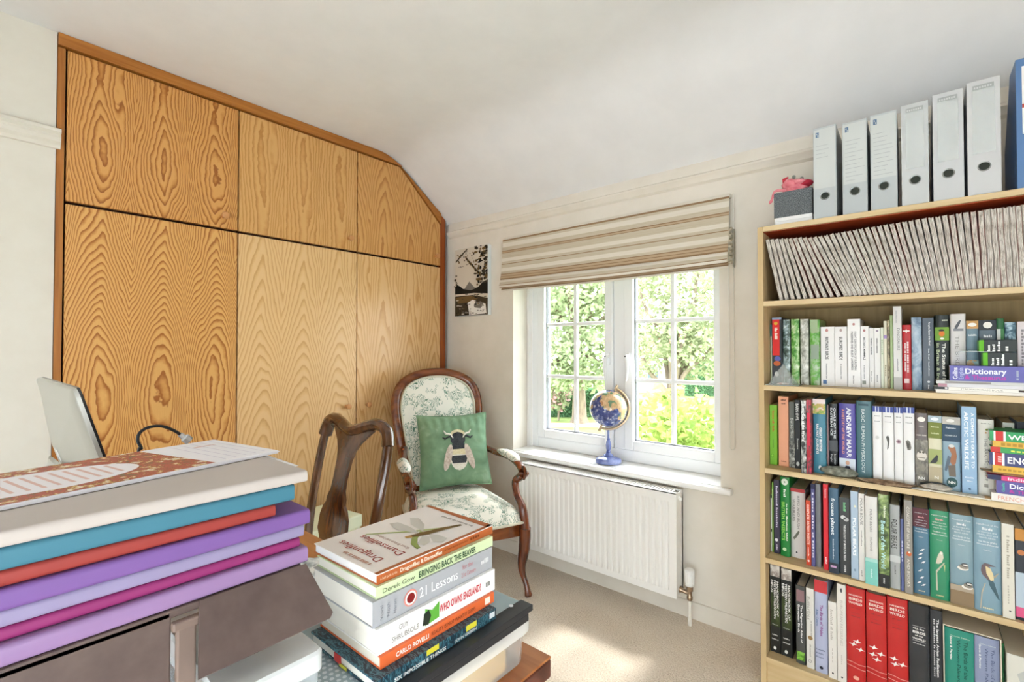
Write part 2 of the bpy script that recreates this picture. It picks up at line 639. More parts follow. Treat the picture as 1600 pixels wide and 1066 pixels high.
def make_window(name, x0, x1, z0, z1, yf, side, muntin_z, glass_w=None, handles=True):
    """Two-sash casement in the plane y = yf; side = -1 when the room lies towards -y."""
    w = struct(bpy.data.objects.new(name, None))
    COL.objects.link(w)
    s = side

    def bx(m, a, b, ya, yb, c, d, bev=0.004):
        m.box(a, b, min(yf + s * ya, yf + s * yb), max(yf + s * ya, yf + s * yb), c, d, b=bev)
    fw = 0.052
    m = MB()
    bx(m, x0, x0 + fw, -0.035, 0.03, z0, z1)
    m.build('frame_jamb', upvc, w)
    m = MB()
    bx(m, x1 - fw, x1, -0.035, 0.03, z0, z1)
    m.build('frame_jamb', upvc, w)
    m = MB()
    bx(m, x0 + fw, x1 - fw, -0.035, 0.03, z0, z0 + fw + 0.012)
    m.build('frame_bottom', upvc, w)
    m = MB()
    bx(m, x0 + fw, x1 - fw, -0.035, 0.03, z1 - fw, z1)
    m.build('frame_head', upvc, w)
    xm = (x0 + x1) / 2
    m = MB()
    bx(m, xm - 0.033, xm + 0.033, -0.035, 0.03, z0 + fw + 0.012, z1 - fw)
    m.build('mullion', upvc, w)
    sw = 0.052
    for a, b, hs in ((x0 + fw + 0.002, xm - 0.033 - 0.002, 1), (xm + 0.035, x1 - fw - 0.002, -1)):
        c, d = z0 + fw + 0.014, z1 - fw - 0.002
        sash = MB()
        for q in ((a, a + sw, c, d), (b - sw, b, c, d), (a + sw, b - sw, c, c + sw), (a + sw, b - sw, d - sw, d)):
            bx(sash, q[0], q[1], -0.03, 0.042, q[2], q[3], 0.006)
        so = sash.build('sash', upvc, w)
        ga, gb, gc, gd = a + sw, b - sw, c + sw, d - sw
        gm = (ga + gb) / 2
        gk = MB()
        gs = 0.005
        for q in ((ga, ga + gs, gc, gd), (gb - gs, gb, gc, gd), (ga, gb, gc, gc + gs), (ga, gb, gd - gs, gd)):
            bx(gk, q[0], q[1], 0.0, 0.018, q[2], q[3], 0)
        gk.build('glazing_gasket', col('#6f6f74', 0.6), so)
        zs = [gc] + list(muntin_z) + [gd]
        v = MB()
        bx(v, gm - 0.012, gm + 0.012, -0.008, 0.016, gc, gd, 0.005)
        v.build('glazing_bar', upvc, so)
        for z in muntin_z:
            h = MB()
            bx(h, ga, gb, -0.008, 0.015, z - 0.011, z + 0.011, 0.005)
            h.build('glazing_bar', upvc, so)
        for i in range(len(zs) - 1):
            for pa, pb in ((ga, gm - 0.012), (gm + 0.012, gb)):
                g = MB()
                bx(g, pa, pb, -0.002, 0.002, zs[i] + (0.011 if i else 0), zs[i + 1] - (0.011 if i < len(zs) - 2 else 0), 0)
                g.build('pane', GLASS, so)
        if handles:
            hx = b - sw / 2 if hs > 0 else a + sw / 2
            hz = z0 + 0.55
            hd = MB()
            bx(hd, hx - 0.012, hx + 0.012, 0.042, 0.052, hz - 0.02, hz + 0.05, 0.004)
            yy = yf + s * 0.062
            hd.tube([(hx, yf + s * 0.05, hz + 0.03), (hx, yy + s * 0.006, hz + 0.03), (hx - hs * 0.004, yy + s * 0.012, hz + 0.015), (hx - hs * 0.008, yy + s * 0.012, hz - 0.04),
                     (hx - hs * 0.004, yy + s * 0.010, hz - 0.08), (hx, yy + s * 0.012, hz - 0.105)], [0.011, 0.012, 0.012, 0.010, 0.009, 0.007], 10)
            hd.build('handle', upvc, so, smooth=True)
            lk = MB().lathe([(0.0045, 0), (0.0045, 0.003)], 10, at=(hx, yy + s * 0.018, hz + 0.03), axis=(0, s, 0))
            lk.build('handle_lock', col('#4d4d50', 0.4), so)
    return w


YF = YW + 0.195
make_window('window_1', OX0 + 0.018, OX1 + 0.03, OZ0 + 0.0185, OZ1, YF, -1, (1.082, 1.405))
make_window('added_window_rear', -1.05, 0.85, 0.05, 1.55, YB - 0.05, 1, (0.55, 1.05), handles=False)  # unseen rear opening, added to let in fill light
make_window('added_window_side', -0.2, 1.3, 0.25, 1.55, XR + 0.05, -1, (0.69, 1.10), handles=False).rotation_euler = (0, 0, -PI / 2)  # unseen side opening, added to light the wardrobe
# plaster stop strip on the left reveal
struct(MB().box(OX0, OX0 + 0.018, YW + 0.135, YW + 0.165, OZ0 + 0.018, OZ1, b=0.002).build('trim_3', gloss_white))
# window board with a rounded nose and horns
mb = MB().box(OX0, OX1, YW - 0.002, YW + 0.24, OZ0, OZ0 + 0.018)
mb.box(OX0 - 0.055, OX1 + 0.055, YW - 0.042, YW - 0.002, OZ0 - 0.008, OZ0 + 0.018, b=0.008)
struct(mb.build('trim_4', gloss_white, smooth=30))
SILL = OZ0 + 0.018

# ------------------------------------------------------------------ wardrobe
trim_wood = grain('orange_pine_trim', '#b87a36', '#99591d', 'Y', 60, 0.35)
trim_wood_z = grain('orange_pine_stile', '#b47633', '#8f5217', 'Z', 70, 0.35)
red_wood = grain('red_pine_filler', '#a4531b', '#7f3208', 'Z', 60, 0.35)
dark_gap = col('#3a1808', 0.8, name='shadow_gap_pine')
knob_wood = col('#c98f58', 0.3, 0.5, name='turned_pine_knob')
Yd = [at_x(p, 330, XW).y for p in (100.5, 372.5, 558.5, 688.5)]
ztop = (at_x(101, 77, XW).z + at_x(559, 238, XW).z) / 2
zspl = (at_x(107, 316, XW).z + at_x(686, 417, XW).z) / 2
kx = at_x(625, 262, XW)
kr = at_x(688, 345, XW)
wd = thing('fitted_wardrobe', 'built-in honey pine veneer wardrobe filling the alcove up to the sloping ceiling', 'wardrobe', (XW, Y_WL, 0))
G = 0.0060


def wp(name, pts, d0, d1, mat, parent=wd, bev=0.0):
    """A board of the wardrobe: polygon in (y, z) between depths d0 and d1 behind or before the front plane; its own origin at its lower corner."""
    yb, zb = min(p[0] for p in pts), min(p[1] for p in pts)
    m = MB().prism([(p[0] - yb, p[1] - zb) for p in pts], d0, d1, 'x')
    o = m.build(name, mat, parent)
    o.location = (0, yb - (Y_WL if parent is wd else 0), zb)
    if bev:
        md = o.modifiers.new('edge', 'BEVEL')
        md.width = bev
        md.segments = 1
        md.limit_method = 'ANGLE'
    return o


def rect(a, b, c, d):
    return [(a, c), (b, c), (b, d), (a, d)]


LF = (Yd[1] - Yd[0]) / 3
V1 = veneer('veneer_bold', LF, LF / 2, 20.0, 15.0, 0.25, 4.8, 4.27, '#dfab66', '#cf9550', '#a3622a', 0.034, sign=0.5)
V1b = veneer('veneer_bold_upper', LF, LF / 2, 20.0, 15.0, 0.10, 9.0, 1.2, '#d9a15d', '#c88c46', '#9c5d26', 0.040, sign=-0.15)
V2 = veneer('veneer_soft', 0.21, 0.105, 20.0, 9.0, 0.06, 4.0, 0.4, '#e8c28c', '#e3b981', '#d3a369', 0.02, sign=0.55)  # doors nearer the window: its sheen painted in as paler, fainter grain
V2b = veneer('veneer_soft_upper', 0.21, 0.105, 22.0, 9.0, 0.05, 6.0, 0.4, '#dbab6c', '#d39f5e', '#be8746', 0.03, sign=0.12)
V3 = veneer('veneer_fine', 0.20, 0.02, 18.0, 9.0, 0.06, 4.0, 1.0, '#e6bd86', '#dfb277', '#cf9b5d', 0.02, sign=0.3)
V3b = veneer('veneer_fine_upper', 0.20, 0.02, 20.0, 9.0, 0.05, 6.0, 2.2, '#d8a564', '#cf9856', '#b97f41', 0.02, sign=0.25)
doors = []
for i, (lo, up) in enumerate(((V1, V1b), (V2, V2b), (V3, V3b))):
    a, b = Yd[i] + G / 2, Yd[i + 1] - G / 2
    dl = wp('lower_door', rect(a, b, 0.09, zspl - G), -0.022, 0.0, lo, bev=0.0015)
    if i < 2:
        pts = rect(a, b, zspl + G, ztop)
    else:
        pts = [(a, zspl + G), (b, zspl + G), (b, kr.z - 0.03), (kx.y, ztop), (a, ztop)]
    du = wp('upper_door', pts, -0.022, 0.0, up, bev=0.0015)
    doors.append((dl, du))


def knob(door, px, py):
    q = at_x(px, py, XW)
    m = MB().lathe([(0.010, 0), (0.008, 0.006), (0.007, 0.014), (0.013, 0.020), (0.0165, 0.027), (0.0155, 0.034), (0.009, 0.038)], 16, at=(0, 0, 0), axis=(1, 0, 0))
    o = m.build('knob', knob_wood, door, smooth=True)
    o.location = (0.0, q.y - Y_WL - door.location.y, q.z - door.location.z)


knob(doors[0][1], 349, 338)
knob(doors[1][1], 545, 373)
knob(doors[2][1], 680, 401)
knob(doors[1][0], 541, 635)
knob(doors[2][0], 573, 632)
# frame: stile at the wall, top board that bends with the ceiling, sloping strip, red filler by the window wall, carcass behind
wp('side_stile', rect(Y_WL + 0.002, Yd[0] - G / 2, 0.0, ztop), -0.04, 0.004, trim_wood_z)
cz = lambda y: ZC if y < YK - 0.13 else (ZC - (y - YK + 0.13) ** 2 / 0.52 * 0.88 if y < YK + 0.105 else ZC + (y - YK) * (ZS - ZC) / (YW - YK))
top_pts = [(Y_WL + 0.002, ztop + G), (kx.y - 0.01, ztop + G)]
ys = [kx.y + 0.012 - k * 0.03 for k in range(0, 12)]
top_pts += [(y, max(cz(y) - 0.002, ztop + G)) for y in ys if y < kx.y + 0.013] + [(Y_WL + 0.002, ZC - 0.002)]
wp('top_board', top_pts, -0.03, 0.012, trim_wood)
sl_n = Vector((-(ZS - ZC), -(YK - YW))).normalized()
A = Vector((kx.y + 0.004, ztop + 0.0))
B = Vector((Yd[3] + 0.0, kr.z - 0.028))
up_a = Vector((kx.y + 0.02, min(cz(kx.y + 0.02) - 0.003, 9)))
up_b = Vector((Yd[3], cz(Yd[3]) - 0.003))
wp('slope_strip', [(A.x, A.y + G), (B.x, B.y + G), (up_b.x, up_b.y), (up_a.x, up_a.y)], -0.03, 0.006, trim_wood)
wp('filler_strip', [(Yd[3] + 0.001, 0.0), (YW - 0.036, 0.0), (YW - 0.036, cz(YW - 0.036) - 0.003), (Yd[3] + 0.001, cz(Yd[3]) - 0.003)], -0.03, -0.006, red_wood)
wp('plinth', rect(Yd[0], Yd[3], 0.0, 0.088), -0.04, -0.012, trim_wood)
wp('carcass', [(YW - 0.04, 0.0), (YW - 0.04, ZS - 0.02), (kx.y, ztop + 0.01), (Y_WL - 0.02, ztop + 0.03), (Y_WL - 0.02, 0.0)], -0.60, -0.045, dark_gap)

# ------------------------------------------------------------------ radiator
def build_radiator():
    x0, x1, z0, z1 = -1.765, -0.838, 0.118, 0.594
    yf, yb = 2.150, 2.235
    t = thing('radiator', 'white ribbed panel radiator on the wall under the window', 'radiator', ((x0 + x1) / 2, yb, 0))
    cx = (x0 + x1) / 2
    wh = col('#f0eeea', 0.35, 0.45, name='radiator_enamel')
    # pressed front sheet: vertical flutes with tapered ends
    nfl = 28
    pitch = (x1 - x0 - 0.05) / nfl
    m = MB()
    xs, dep = [x0, x0 + 0.022], [0, 0]
    for k in range(nfl):
        b = x0 + 0.025 + k * pitch
        for q, d in ((0.04, 0), (0.22, 1), (0.5, 1), (0.68, 0)):
            xs.append(b + q * pitch)
            dep.append(d)
    xs += [x1 - 0.022, x1]
    dep += [0, 0]
    zs = [(z0, 0), (z0 + 0.030, 0), (z0 + 0.052, 1), (z1 - 0.062, 1), (z1 - 0.042, 0), (z1, 0)]
    vs = [(x - cx, yf - yb + 0.007 * d * q, z) for x, d in zip(xs, dep) for z, q in zs]
    w = len(zs)
    fs = [(i * w + j, (i + 1) * w + j, (i + 1) * w + j + 1, i * w + j + 1) for i in range(len(xs) - 1) for j in range(w - 1)]
    m.add(vs, fs)
    m.build('front_panel', wh, t, smooth=25)
    MB().box(x0 - cx, x1 - cx, -0.020, 0.0, z0, z1 - 0.01, b=0.003).build('back_panel', wh, t)
    for a, b in ((x0, x0 + 0.004), (x1 - 0.004, x1)):
        MB().box(a - cx, b - cx, yf - yb + 0.001, -0.004, z0 + 0.008, z1, b=0.001).build('side_panel', wh, t)
    # top grille: frame and cross bars
    m = MB()
    m.box(x0 - cx, x1 - cx, yf - yb, yf - yb + 0.018, z1 - 0.006, z1 + 0.002, b=0.002)
    m.box(x0 - cx, x1 - cx, -0.018, 0.0, z1 - 0.006, z1 + 0.002, b=0.002)
    g = m.build('top_grille', wh, t)
    bar = MB().box(-0.0045, 0.0045, yf - yb + 0.018, -0.018, z1 - 0.004, z1 + 0.001).build('grille_bar', wh, g)
    bar.location.x = x0 + 0.03 - cx
    nb = 62
    for k in range(1, nb):
        c = bar.copy()
        COL.objects.link(c)
        c.location.x = x0 + 0.03 + k * (x1 - x0 - 0.06) / (nb - 1) - cx
    MB().lathe([(0.010, 0), (0.010, 0.006), (0.006, 0.007), (0.006, 0.014)], 12, at=(x1 - cx, -0.05, z1 - 0.03), axis=(1, 0, 0)).build('bleed_valve', wh, t, smooth=True)
    # thermostatic valve
    q = at_y(1077.5, 900, 2.19)
    vx, vy = q.x - cx, 2.19 - yb
    brass = col('#a58f78', 0.3, 0.5, 0.9, name='aged_nickel')
    z_head0, z_head1 = at_y(1077, 915, 2.19).z, at_y(1077, 889, 2.19).z
    hd = MB().lathe([(0.019, z_head0), (0.021, z_head0 + 0.004), (0.021, z_head0 + 0.012), (0.018, z_head0 + 0.014), (0.018, z_head1 - 0.014), (0.021, z_head1 - 0.012), (0.021, z_head1 - 0.004), (0.016, z_head1)], 20, at=(vx, vy, 0)).build('valve_head', wh, t, smooth=True)
    for k in range(14):
        a = 2 * PI * k / 14
        r = MB().box(-0.0018, 0.0018, 0.017, 0.0212, z_head0 + 0.012, z_head1 - 0.012).build('valve_rib', wh, hd)
        r.location = (vx, vy, 0)
        r.rotation_euler = (0, 0, a)
    zb = at_y(1077, 938, 2.19).z
    m = MB().lathe([(0.009, zb), (0.013, zb + 0.006), (0.013, zb + 0.018), (0.010, zb + 0.022), (0.010, zb + 0.04), (0.015, zb + 0.044), (0.015, z_head0)], 14, at=(vx, vy, 0))
    zp = zb + 0.030
    m.tube([(x1 - cx, vy, zp + 0.006), (x1 - cx + 0.012, vy, zp + 0.004), (vx, vy, zp)], [0.016, 0.010, 0.009], 12)
    m.build('valve_body', brass, t, smooth=True)
    pp = col('#e9e3d8', 0.4, name='painted_pipe')
    MB().lathe([(0.0085, 0.0), (0.0085, zb + 0.004)], 12, at=(vx, vy, 0)).build('pipe', pp, t, smooth=True)
    MB().tube([(x0 - cx + 0.01, vy, z0 + 0.04), (x0 - cx - 0.03, vy, z0 + 0.03), (x0 - cx - 0.035, vy, 0.0)], 0.0085, 10).build('pipe', pp, t, smooth=True)


build_radiator()


# ------------------------------------------------------------------ roman blind
def build_blind():
    x0, x1 = -1.957, -0.622
    yb = YW
    zt, zb = 1.945, 1.612
    t = thing('roman_blind', 'half-raised striped beige roman blind over the window', 'blind', ((x0 + x1) / 2, yb, zt))
    cx = (x0 + x1) / 2
    m, nt, p = newmat('blind_weave_base')

    def cloth(name, c1, c2):
        return mottled(name, [(0.3, c1), (0.7, c2)], (6, 6, 420), 2, 0.9, spec=0.1)
    base = cloth('blind_beige', '#bfb29b', '#cbc0ab')
    pale = cloth('blind_pale', '#d9d0c1', '#ded7ca')
    brown = cloth('blind_brown', '#8d7255', '#9c8163')
    tan = cloth('blind_tan', '#b39a7c', '#bfa88c')
    # (z below the top, distance out from the wall, colour of the strip that ends there)
    H = zt - zb
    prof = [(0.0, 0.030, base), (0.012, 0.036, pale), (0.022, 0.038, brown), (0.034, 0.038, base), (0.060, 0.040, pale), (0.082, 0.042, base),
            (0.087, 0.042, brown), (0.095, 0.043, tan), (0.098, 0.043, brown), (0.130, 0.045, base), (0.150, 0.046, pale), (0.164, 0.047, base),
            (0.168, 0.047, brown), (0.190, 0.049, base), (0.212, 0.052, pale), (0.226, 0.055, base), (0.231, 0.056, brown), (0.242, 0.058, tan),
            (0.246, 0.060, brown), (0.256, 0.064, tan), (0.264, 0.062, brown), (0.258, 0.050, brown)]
    m = MB()

    def strip(pr, amp, ph):
        nx = 40
        for a in range(len(pr) - 1):
            (za, ya, _), (zb_, yb_, mm) = pr[a], pr[a + 1]
            vs = []
            for i in range(nx + 1):
                u = i / nx
                x = x0 + (x1 - x0) * u - cx
                for z, y in ((za, ya), (zb_, yb_)):
                    sag = amp * math.sin(u * PI) * (z / H)
                    wv = 0.0035 * math.sin(u * 9 + ph + z * 14) * (z / H)
                    vs.append((x, -(y + wv), -(z + sag)))
            m.add(vs, [(2 * i, 2 * i + 2, 2 * i + 3, 2 * i + 1) for i in range(nx)], mm)
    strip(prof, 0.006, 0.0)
    fo = m.build('upper_cloth', None, t, smooth=60, fix=False)
    m = MB()
    strip([(0.246, 0.050, base), (0.262, 0.058, base), (0.280, 0.068, pale), (0.296, 0.074, base), (0.300, 0.075, brown), (0.312, 0.074, pale), (0.316, 0.070, brown), (0.306, 0.052, brown)], 0.006, 1.0)
    m.build('lower_fold', None, t, smooth=60, fix=False)
    m = MB()
    strip([(0.304, 0.046, base), (0.318, 0.050, tan), (0.324, 0.052, brown), (0.333, 0.052, pale), (0.333, 0.046, pale)], 0.006, 1.6)
    m.build('bottom_hem', None, t, smooth=60, fix=False)
    MB().box(x0 - cx, x1 - cx, -0.030, -0.001, -0.014, 0.002, b=0.002).build('head_rail', col('#d8d2c4', 0.6), t)
    # bunched side of the folds and the bead chain
    m = MB()
    for k in range(7):
        z = 0.15 + 0.025 * k
        m.tube([(x1 - cx - 0.002, -0.012, -z), (x1 - cx + 0.008, -0.030, -z - 0.006), (x1 - cx + 0.004, -0.050, -z - 0.014)], 0.006, 6)
    m.build('gathered_edge', base, t, smooth=True)
    zc = at_y(1144, 703, YW - 0.03).z
    xc = at_y(1144, 600, YW - 0.03).x - cx
    pth = [(xc - 0.010, -0.03, -0.005), (xc - 0.011, -0.03, zc - zt + 0.01), (xc - 0.006, -0.03, zc - zt), (xc + 0.004, -0.03, zc - zt), (xc + 0.009, -0.03, zc - zt + 0.01), (xc + 0.010, -0.03, -0.005)]
    MB().tube(pth, 0.0022, 6).build('pull_chain', col('#d9d4c8', 0.4), t, smooth=True)
    m = MB().tube([(xc + 0.010, -0.028, -0.16), (xc + 0.010, -0.028, -0.33)], 0.0045, 6)
    m.build('cord_sleeve', col('#8c8371', 0.6), t)
    return t


build_blind()


# ------------------------------------------------------------------ canvas print
def build_canvas():
    y0 = YW - 0.032
    a, b = at_y(711, 440, y0), at_y(762.5, 440, y0)
    zt, zb = at_y(736, 386, y0).z, at_y(736, 493.5, y0).z
    w, h = b.x - a.x, zt - zb
    t = thing('canvas_picture', 'small canvas print of lakeside trees in sepia and black beside the wardrobe', 'picture', (a.x, YW, zb))
    MB().box(0, w, -0.032, -0.001, 0, h, b=0.002).build('stretched_canvas', col('#dfe3e2', 0.7), t)
    m = MB()
    y = -0.0326
    lay = [0]

    def poly(pts, c):
        lay[0] += 1
        yy = y - 0.00006 * lay[0]
        m.add([(p[0] * w, yy, p[1] * h) for p in pts], [list(range(len(pts)))], c)

    def blob(cx, cz, rx, rz, c, n=14, jag=0.35, seed=0):
        r = random.Random(seed)
        poly([(min(0.995, max(0.005, cx + rx * math.cos(2 * PI * k / n) * (1 - jag * r.random()))), min(0.995, max(0.005, cz + rz * math.sin(2 * PI * k / n) * (1 - jag * r.random())))) for k in range(n)], c)
    cream, blk, brn, gry, wht, mid = (col(c, 0.7, 0.2) for c in ('#d3c8b8', '#1f1b16', '#6e5634', '#77716a', '#e9e5de', '#443a2b'))
    poly([(0.005, 0.005), (0.995, 0.005), (0.995, 0.995), (0.005, 0.995)], cream)
    poly([(0.005, 0.35), (0.12, 0.42), (0.3, 0.40), (0.45, 0.5), (0.62, 0.40), (0.995, 0.42), (0.995, 0.33), (0.005, 0.33)], gry)
    poly([(0.005, 0.44), (0.08, 0.47), (0.18, 0.44), (0.26, 0.40), (0.5, 0.37), (0.7, 0.40), (0.85, 0.47), (0.995, 0.5), (0.995, 0.30), (0.6, 0.325), (0.005, 0.33)], blk)
    poly([(0.005, 0.30), (0.55, 0.30), (0.995, 0.24), (0.995, 0.005), (0.005, 0.005)], mid)
    poly([(0.03, 0.285), (0.5, 0.29), (0.72, 0.24), (0.45, 0.20), (0.1, 0.19)], brn)
    poly([(0.40, 0.19), (0.55, 0.23), (0.93, 0.16), (0.96, 0.02), (0.45, 0.01)], wht)
    blob(0.72, 0.15, 0.17, 0.06, gry, 12, 0.3, 3)
    for k in range(9):
        x = 0.08 + 0.05 * k + 0.02 * math.sin(k * 5)
        poly([(x, 0.01), (x + 0.016, 0.01), (x + 0.010 + 0.03 * math.sin(k * 3), 0.14 + 0.05 * math.sin(k * 7))], blk)
    poly([(0.02, 0.82), (0.22, 0.92), (0.38, 0.985), (0.40, 0.97), (0.24, 0.90), (0.04, 0.80)], mid)
    r = random.Random(5)
    for k in range(90):
        cx_, cz_ = 0.99 - 0.34 * r.random() ** 1.6, 0.44 + 0.55 * r.random()
        blob(cx_, cz_, 0.03 + 0.05 * r.random(), 0.012 + 0.02 * r.random(), (blk, brn, mid)[k % 3], 8, 0.5, k)
    for k in range(26):
        u = r.random()
        blob(0.05 + 0.55 * u + 0.06 * r.random(), 0.72 + 0.25 * r.random(), 0.016 + 0.03 * r.random(), 0.008 + 0.014 * r.random(), (mid, brn, gry)[k % 3], 7, 0.5, 60 + k)
    for k in range(11):       # striped diagonal foliage
        u = k / 10
        cx_, cz_ = 0.34 + 0.42 * u, 0.84 - 0.26 * u
        poly([(cx_, cz_ + 0.03), (cx_ + 0.03, cz_ + 0.035), (cx_ + 0.07, cz_ - 0.03), (cx_ + 0.045, cz_ - 0.036)], (brn, blk)[k % 2])
    for k in range(60):
        blob(0.02 + 0.96 * r.random(), 0.02 + 0.30 * r.random() ** 1.3, 0.02 + 0.05 * r.random(), 0.005 + 0.008 * r.random(), (brn, gry, mid, blk, cream)[k % 5], 7, 0.5, 300 + k)
    for k in range(12):
        blob(0.03 + 0.08 * r.random(), 0.42 + 0.2 * r.random(), 0.03, 0.012, mid, 7, 0.5, 200 + k)
    m.build('printed_picture', None, t, fix=False)


build_canvas()


# ------------------------------------------------------------------ globe
def build_globe():
    base = Vector((-1.283, 2.333, SILL))
    t = thing('gemstone_globe', 'gemstone world globe on a blue turned stand on the windowsill', 'globe', base)
    lapis = mottled('lapis_blue', [(0.3, '#3f4f93'), (0.55, '#7a86bd'), (0.75, '#a5aed6')], (22, 22, 22), 4, 0.18, coat=0.4)
    k = (base - CAM).length
    rt = Vector((math.cos(YAW), math.sin(YAW), 0))
    MB().lathe([(0.060, 0), (0.068, 0.004), (0.070, 0.014), (0.066, 0.024), (0.058, 0.029), (0.040, 0.033), (0.026, 0.037), (0.026, 0.044), (0.017, 0.050), (0.012, 0.058)], 32, at=(0, 0, 0)).build('stand_foot', lapis, t, smooth=True)
    MB().lathe([(0.010, 0.058), (0.013, 0.062), (0.010, 0.067), (0.013, 0.080), (0.0145, 0.098), (0.011, 0.118), (0.008, 0.126), (0.011, 0.130), (0.006, 0.136), (0.0055, 0.186)], 20).build('stand_stem', lapis, t, smooth=True)
    zc = 0.298
    R = 0.101
    ax = (Vector((0, 0, 1)) * math.cos(math.radians(22)) + rt * math.sin(math.radians(22)))
    m, nt, p = newmat('gemstone_map')
    v = mapped(nt, (1, 1, 1))
    n1 = noise_tex(nt, v, 13.0, 5.0, 0.55, 0.5)
    n2 = noise_tex(nt, v, 34.0, 2.0, 0.5)
    land = ramp(nt, n2, [(0.30, '#6c8a6a'), (0.42, '#c9a77c'), (0.55, '#d8b48c'), (0.66, '#b98a63'), (0.8, '#e3cfae')], 'CONSTANT')
    s = nt.nodes.new('ShaderNodeSeparateXYZ')
    nt.links.new(v, s.inputs[0])
    north = math_node(nt, 'MULTIPLY', s.outputs['Z'], 1.1)
    msk = math_node(nt, 'GREATER_THAN', math_node(nt, 'ADD', n1, north), 0.50)
    sea = ramp(nt, noise_tex(nt, v, 60.0, 3.0), [(0.3, '#26336b'), (0.55, '#4a5893'), (0.72, '#c3c8da')])
    mx = nt.nodes.new('ShaderNodeMix')
    mx.data_type = 'RGBA'
    nt.links.new(msk, mx.inputs['Factor'])
    nt.links.new(sea, mx.inputs[6])
    nt.links.new(land, mx.inputs[7])
    nt.links.new(mx.outputs[2], p.inputs['Base Color'])
    p.inputs['Roughness'].default_value = 0.12
    p.inputs['Coat Weight'].default_value = 0.5
    sp = MB().lathe([(max(0.0005, R * math.sin(PI * i / 24)), -R * math.cos(PI * i / 24)) for i in range(25)], 40, at=(0, 0, 0))
    ball = sp.build('globe_ball', m, t, smooth='all')
    ball.location = (0, 0, zc)
    ball.rotation_euler = Vector((0, 0, 1)).rotation_difference(ax).to_euler()
    brass = col('#b9a184', 0.3, 0.5, 0.75, name='pale_brass')
    # half-ring in the plane that faces into the room, from the top pole round by the right to the bottom pole
    ra = R * 1.13
    side = ax.cross(Vector((-math.sin(YAW), math.cos(YAW), 0)))
    if side.dot(rt) < 0:
        side = -side
    pts = [Vector((0, 0, zc)) + (ax * math.cos(a) + side * math.sin(a)) * ra for a in [math.radians(-4 + 188 * i / 30) for i in range(31)]]
    MB().tube(pts, 0.0075, 8, flat=(1.0, 1.0)).build('meridian_ring', brass, t, smooth=True)
    for sg, nm in ((1, 'top_pin'), (-1, 'bottom_pin')):
        c = Vector((0, 0, zc)) + ax * (sg * R)
        MB().tube([c, c + ax * sg * 0.034], [0.006, 0.0085], 10).build(nm, brass, t, smooth=True)


build_globe()

# ------------------------------------------------------------------ armchair
mahogany = grain('polished_mahogany', '#7c3b17', '#3b1307', 'Z', 40, 0.22, 0.08, coat=0.5)
mahogany_h = grain('polished_mahogany_arch', '#8a4a20', '#4c1d0b', 'X', 34, 0.22, 0.15, coat=0.5)


def toile(name, scale):
    m, nt, p = newmat(name)
    v = mapped(nt, (scale, scale, scale))
    dv = N(nt, 'ShaderNodeTexNoise')
    dv.inputs['Scale'].default_value = 2.2
    dv.inputs['Detail'].default_value = 1.0
    nt.links.new(v, dv.inputs['Vector'])
    vm = N(nt, 'ShaderNodeVectorMath', operation='MULTIPLY_ADD')
    vm.inputs[1].default_value = (1.0, 1.0, 1.0)
    nt.links.new(dv.outputs['Color'], vm.inputs[0])
    nt.links.new(v, vm.inputs[2])
    w = N(nt, 'ShaderNodeTexWave')
    w.inputs['Scale'].default_value = 2.6
    w.inputs['Distortion'].default_value = 11.0
    w.inputs['Detail'].default_value = 2.5
    w.inputs['Detail Scale'].default_value = 1.6
    nt.links.new(vm.outputs[0], w.inputs['Vector'])
    a = noise_tex(nt, v, 1.5, 2.0, 0.5)
    b = noise_tex(nt, v, 7.0, 2.0, 0.6)
    stroke = math_node(nt, 'GREATER_THAN', w.outputs['Fac'], 0.66)
    patch = math_node(nt, 'SMOOTHSTEP', a, 0.47, 0.53) if False else math_node(nt, 'GREATER_THAN', math_node(nt, 'ADD', a, math_node(nt, 'MULTIPLY', b, 0.22)), 0.60)
    f = math_node(nt, 'MULTIPLY', stroke, patch)
    tone = ramp(nt, b, [(0.35, '#55765f'), (0.65, '#8fa696')])
    mx = nt.nodes.new('ShaderNodeMix')
    mx.data_type = 'RGBA'
    nt.links.new(f, mx.inputs['Factor'])
    mx.inputs[6].default_value = lin('#e6e2d6')
    nt.links.new(tone, mx.inputs[7])
    nt.links.new(mx.outputs[2], p.inputs['Base Color'])
    p.inputs['Roughness'].default_value = 0.9
    p.inputs['Specular IOR Level'].default_value = 0.1
    return m


TOILE = toile('green_toile_linen', 10.5)
PIPING = col('#cfc9b6', 0.85, 0.1, name='linen_braid')


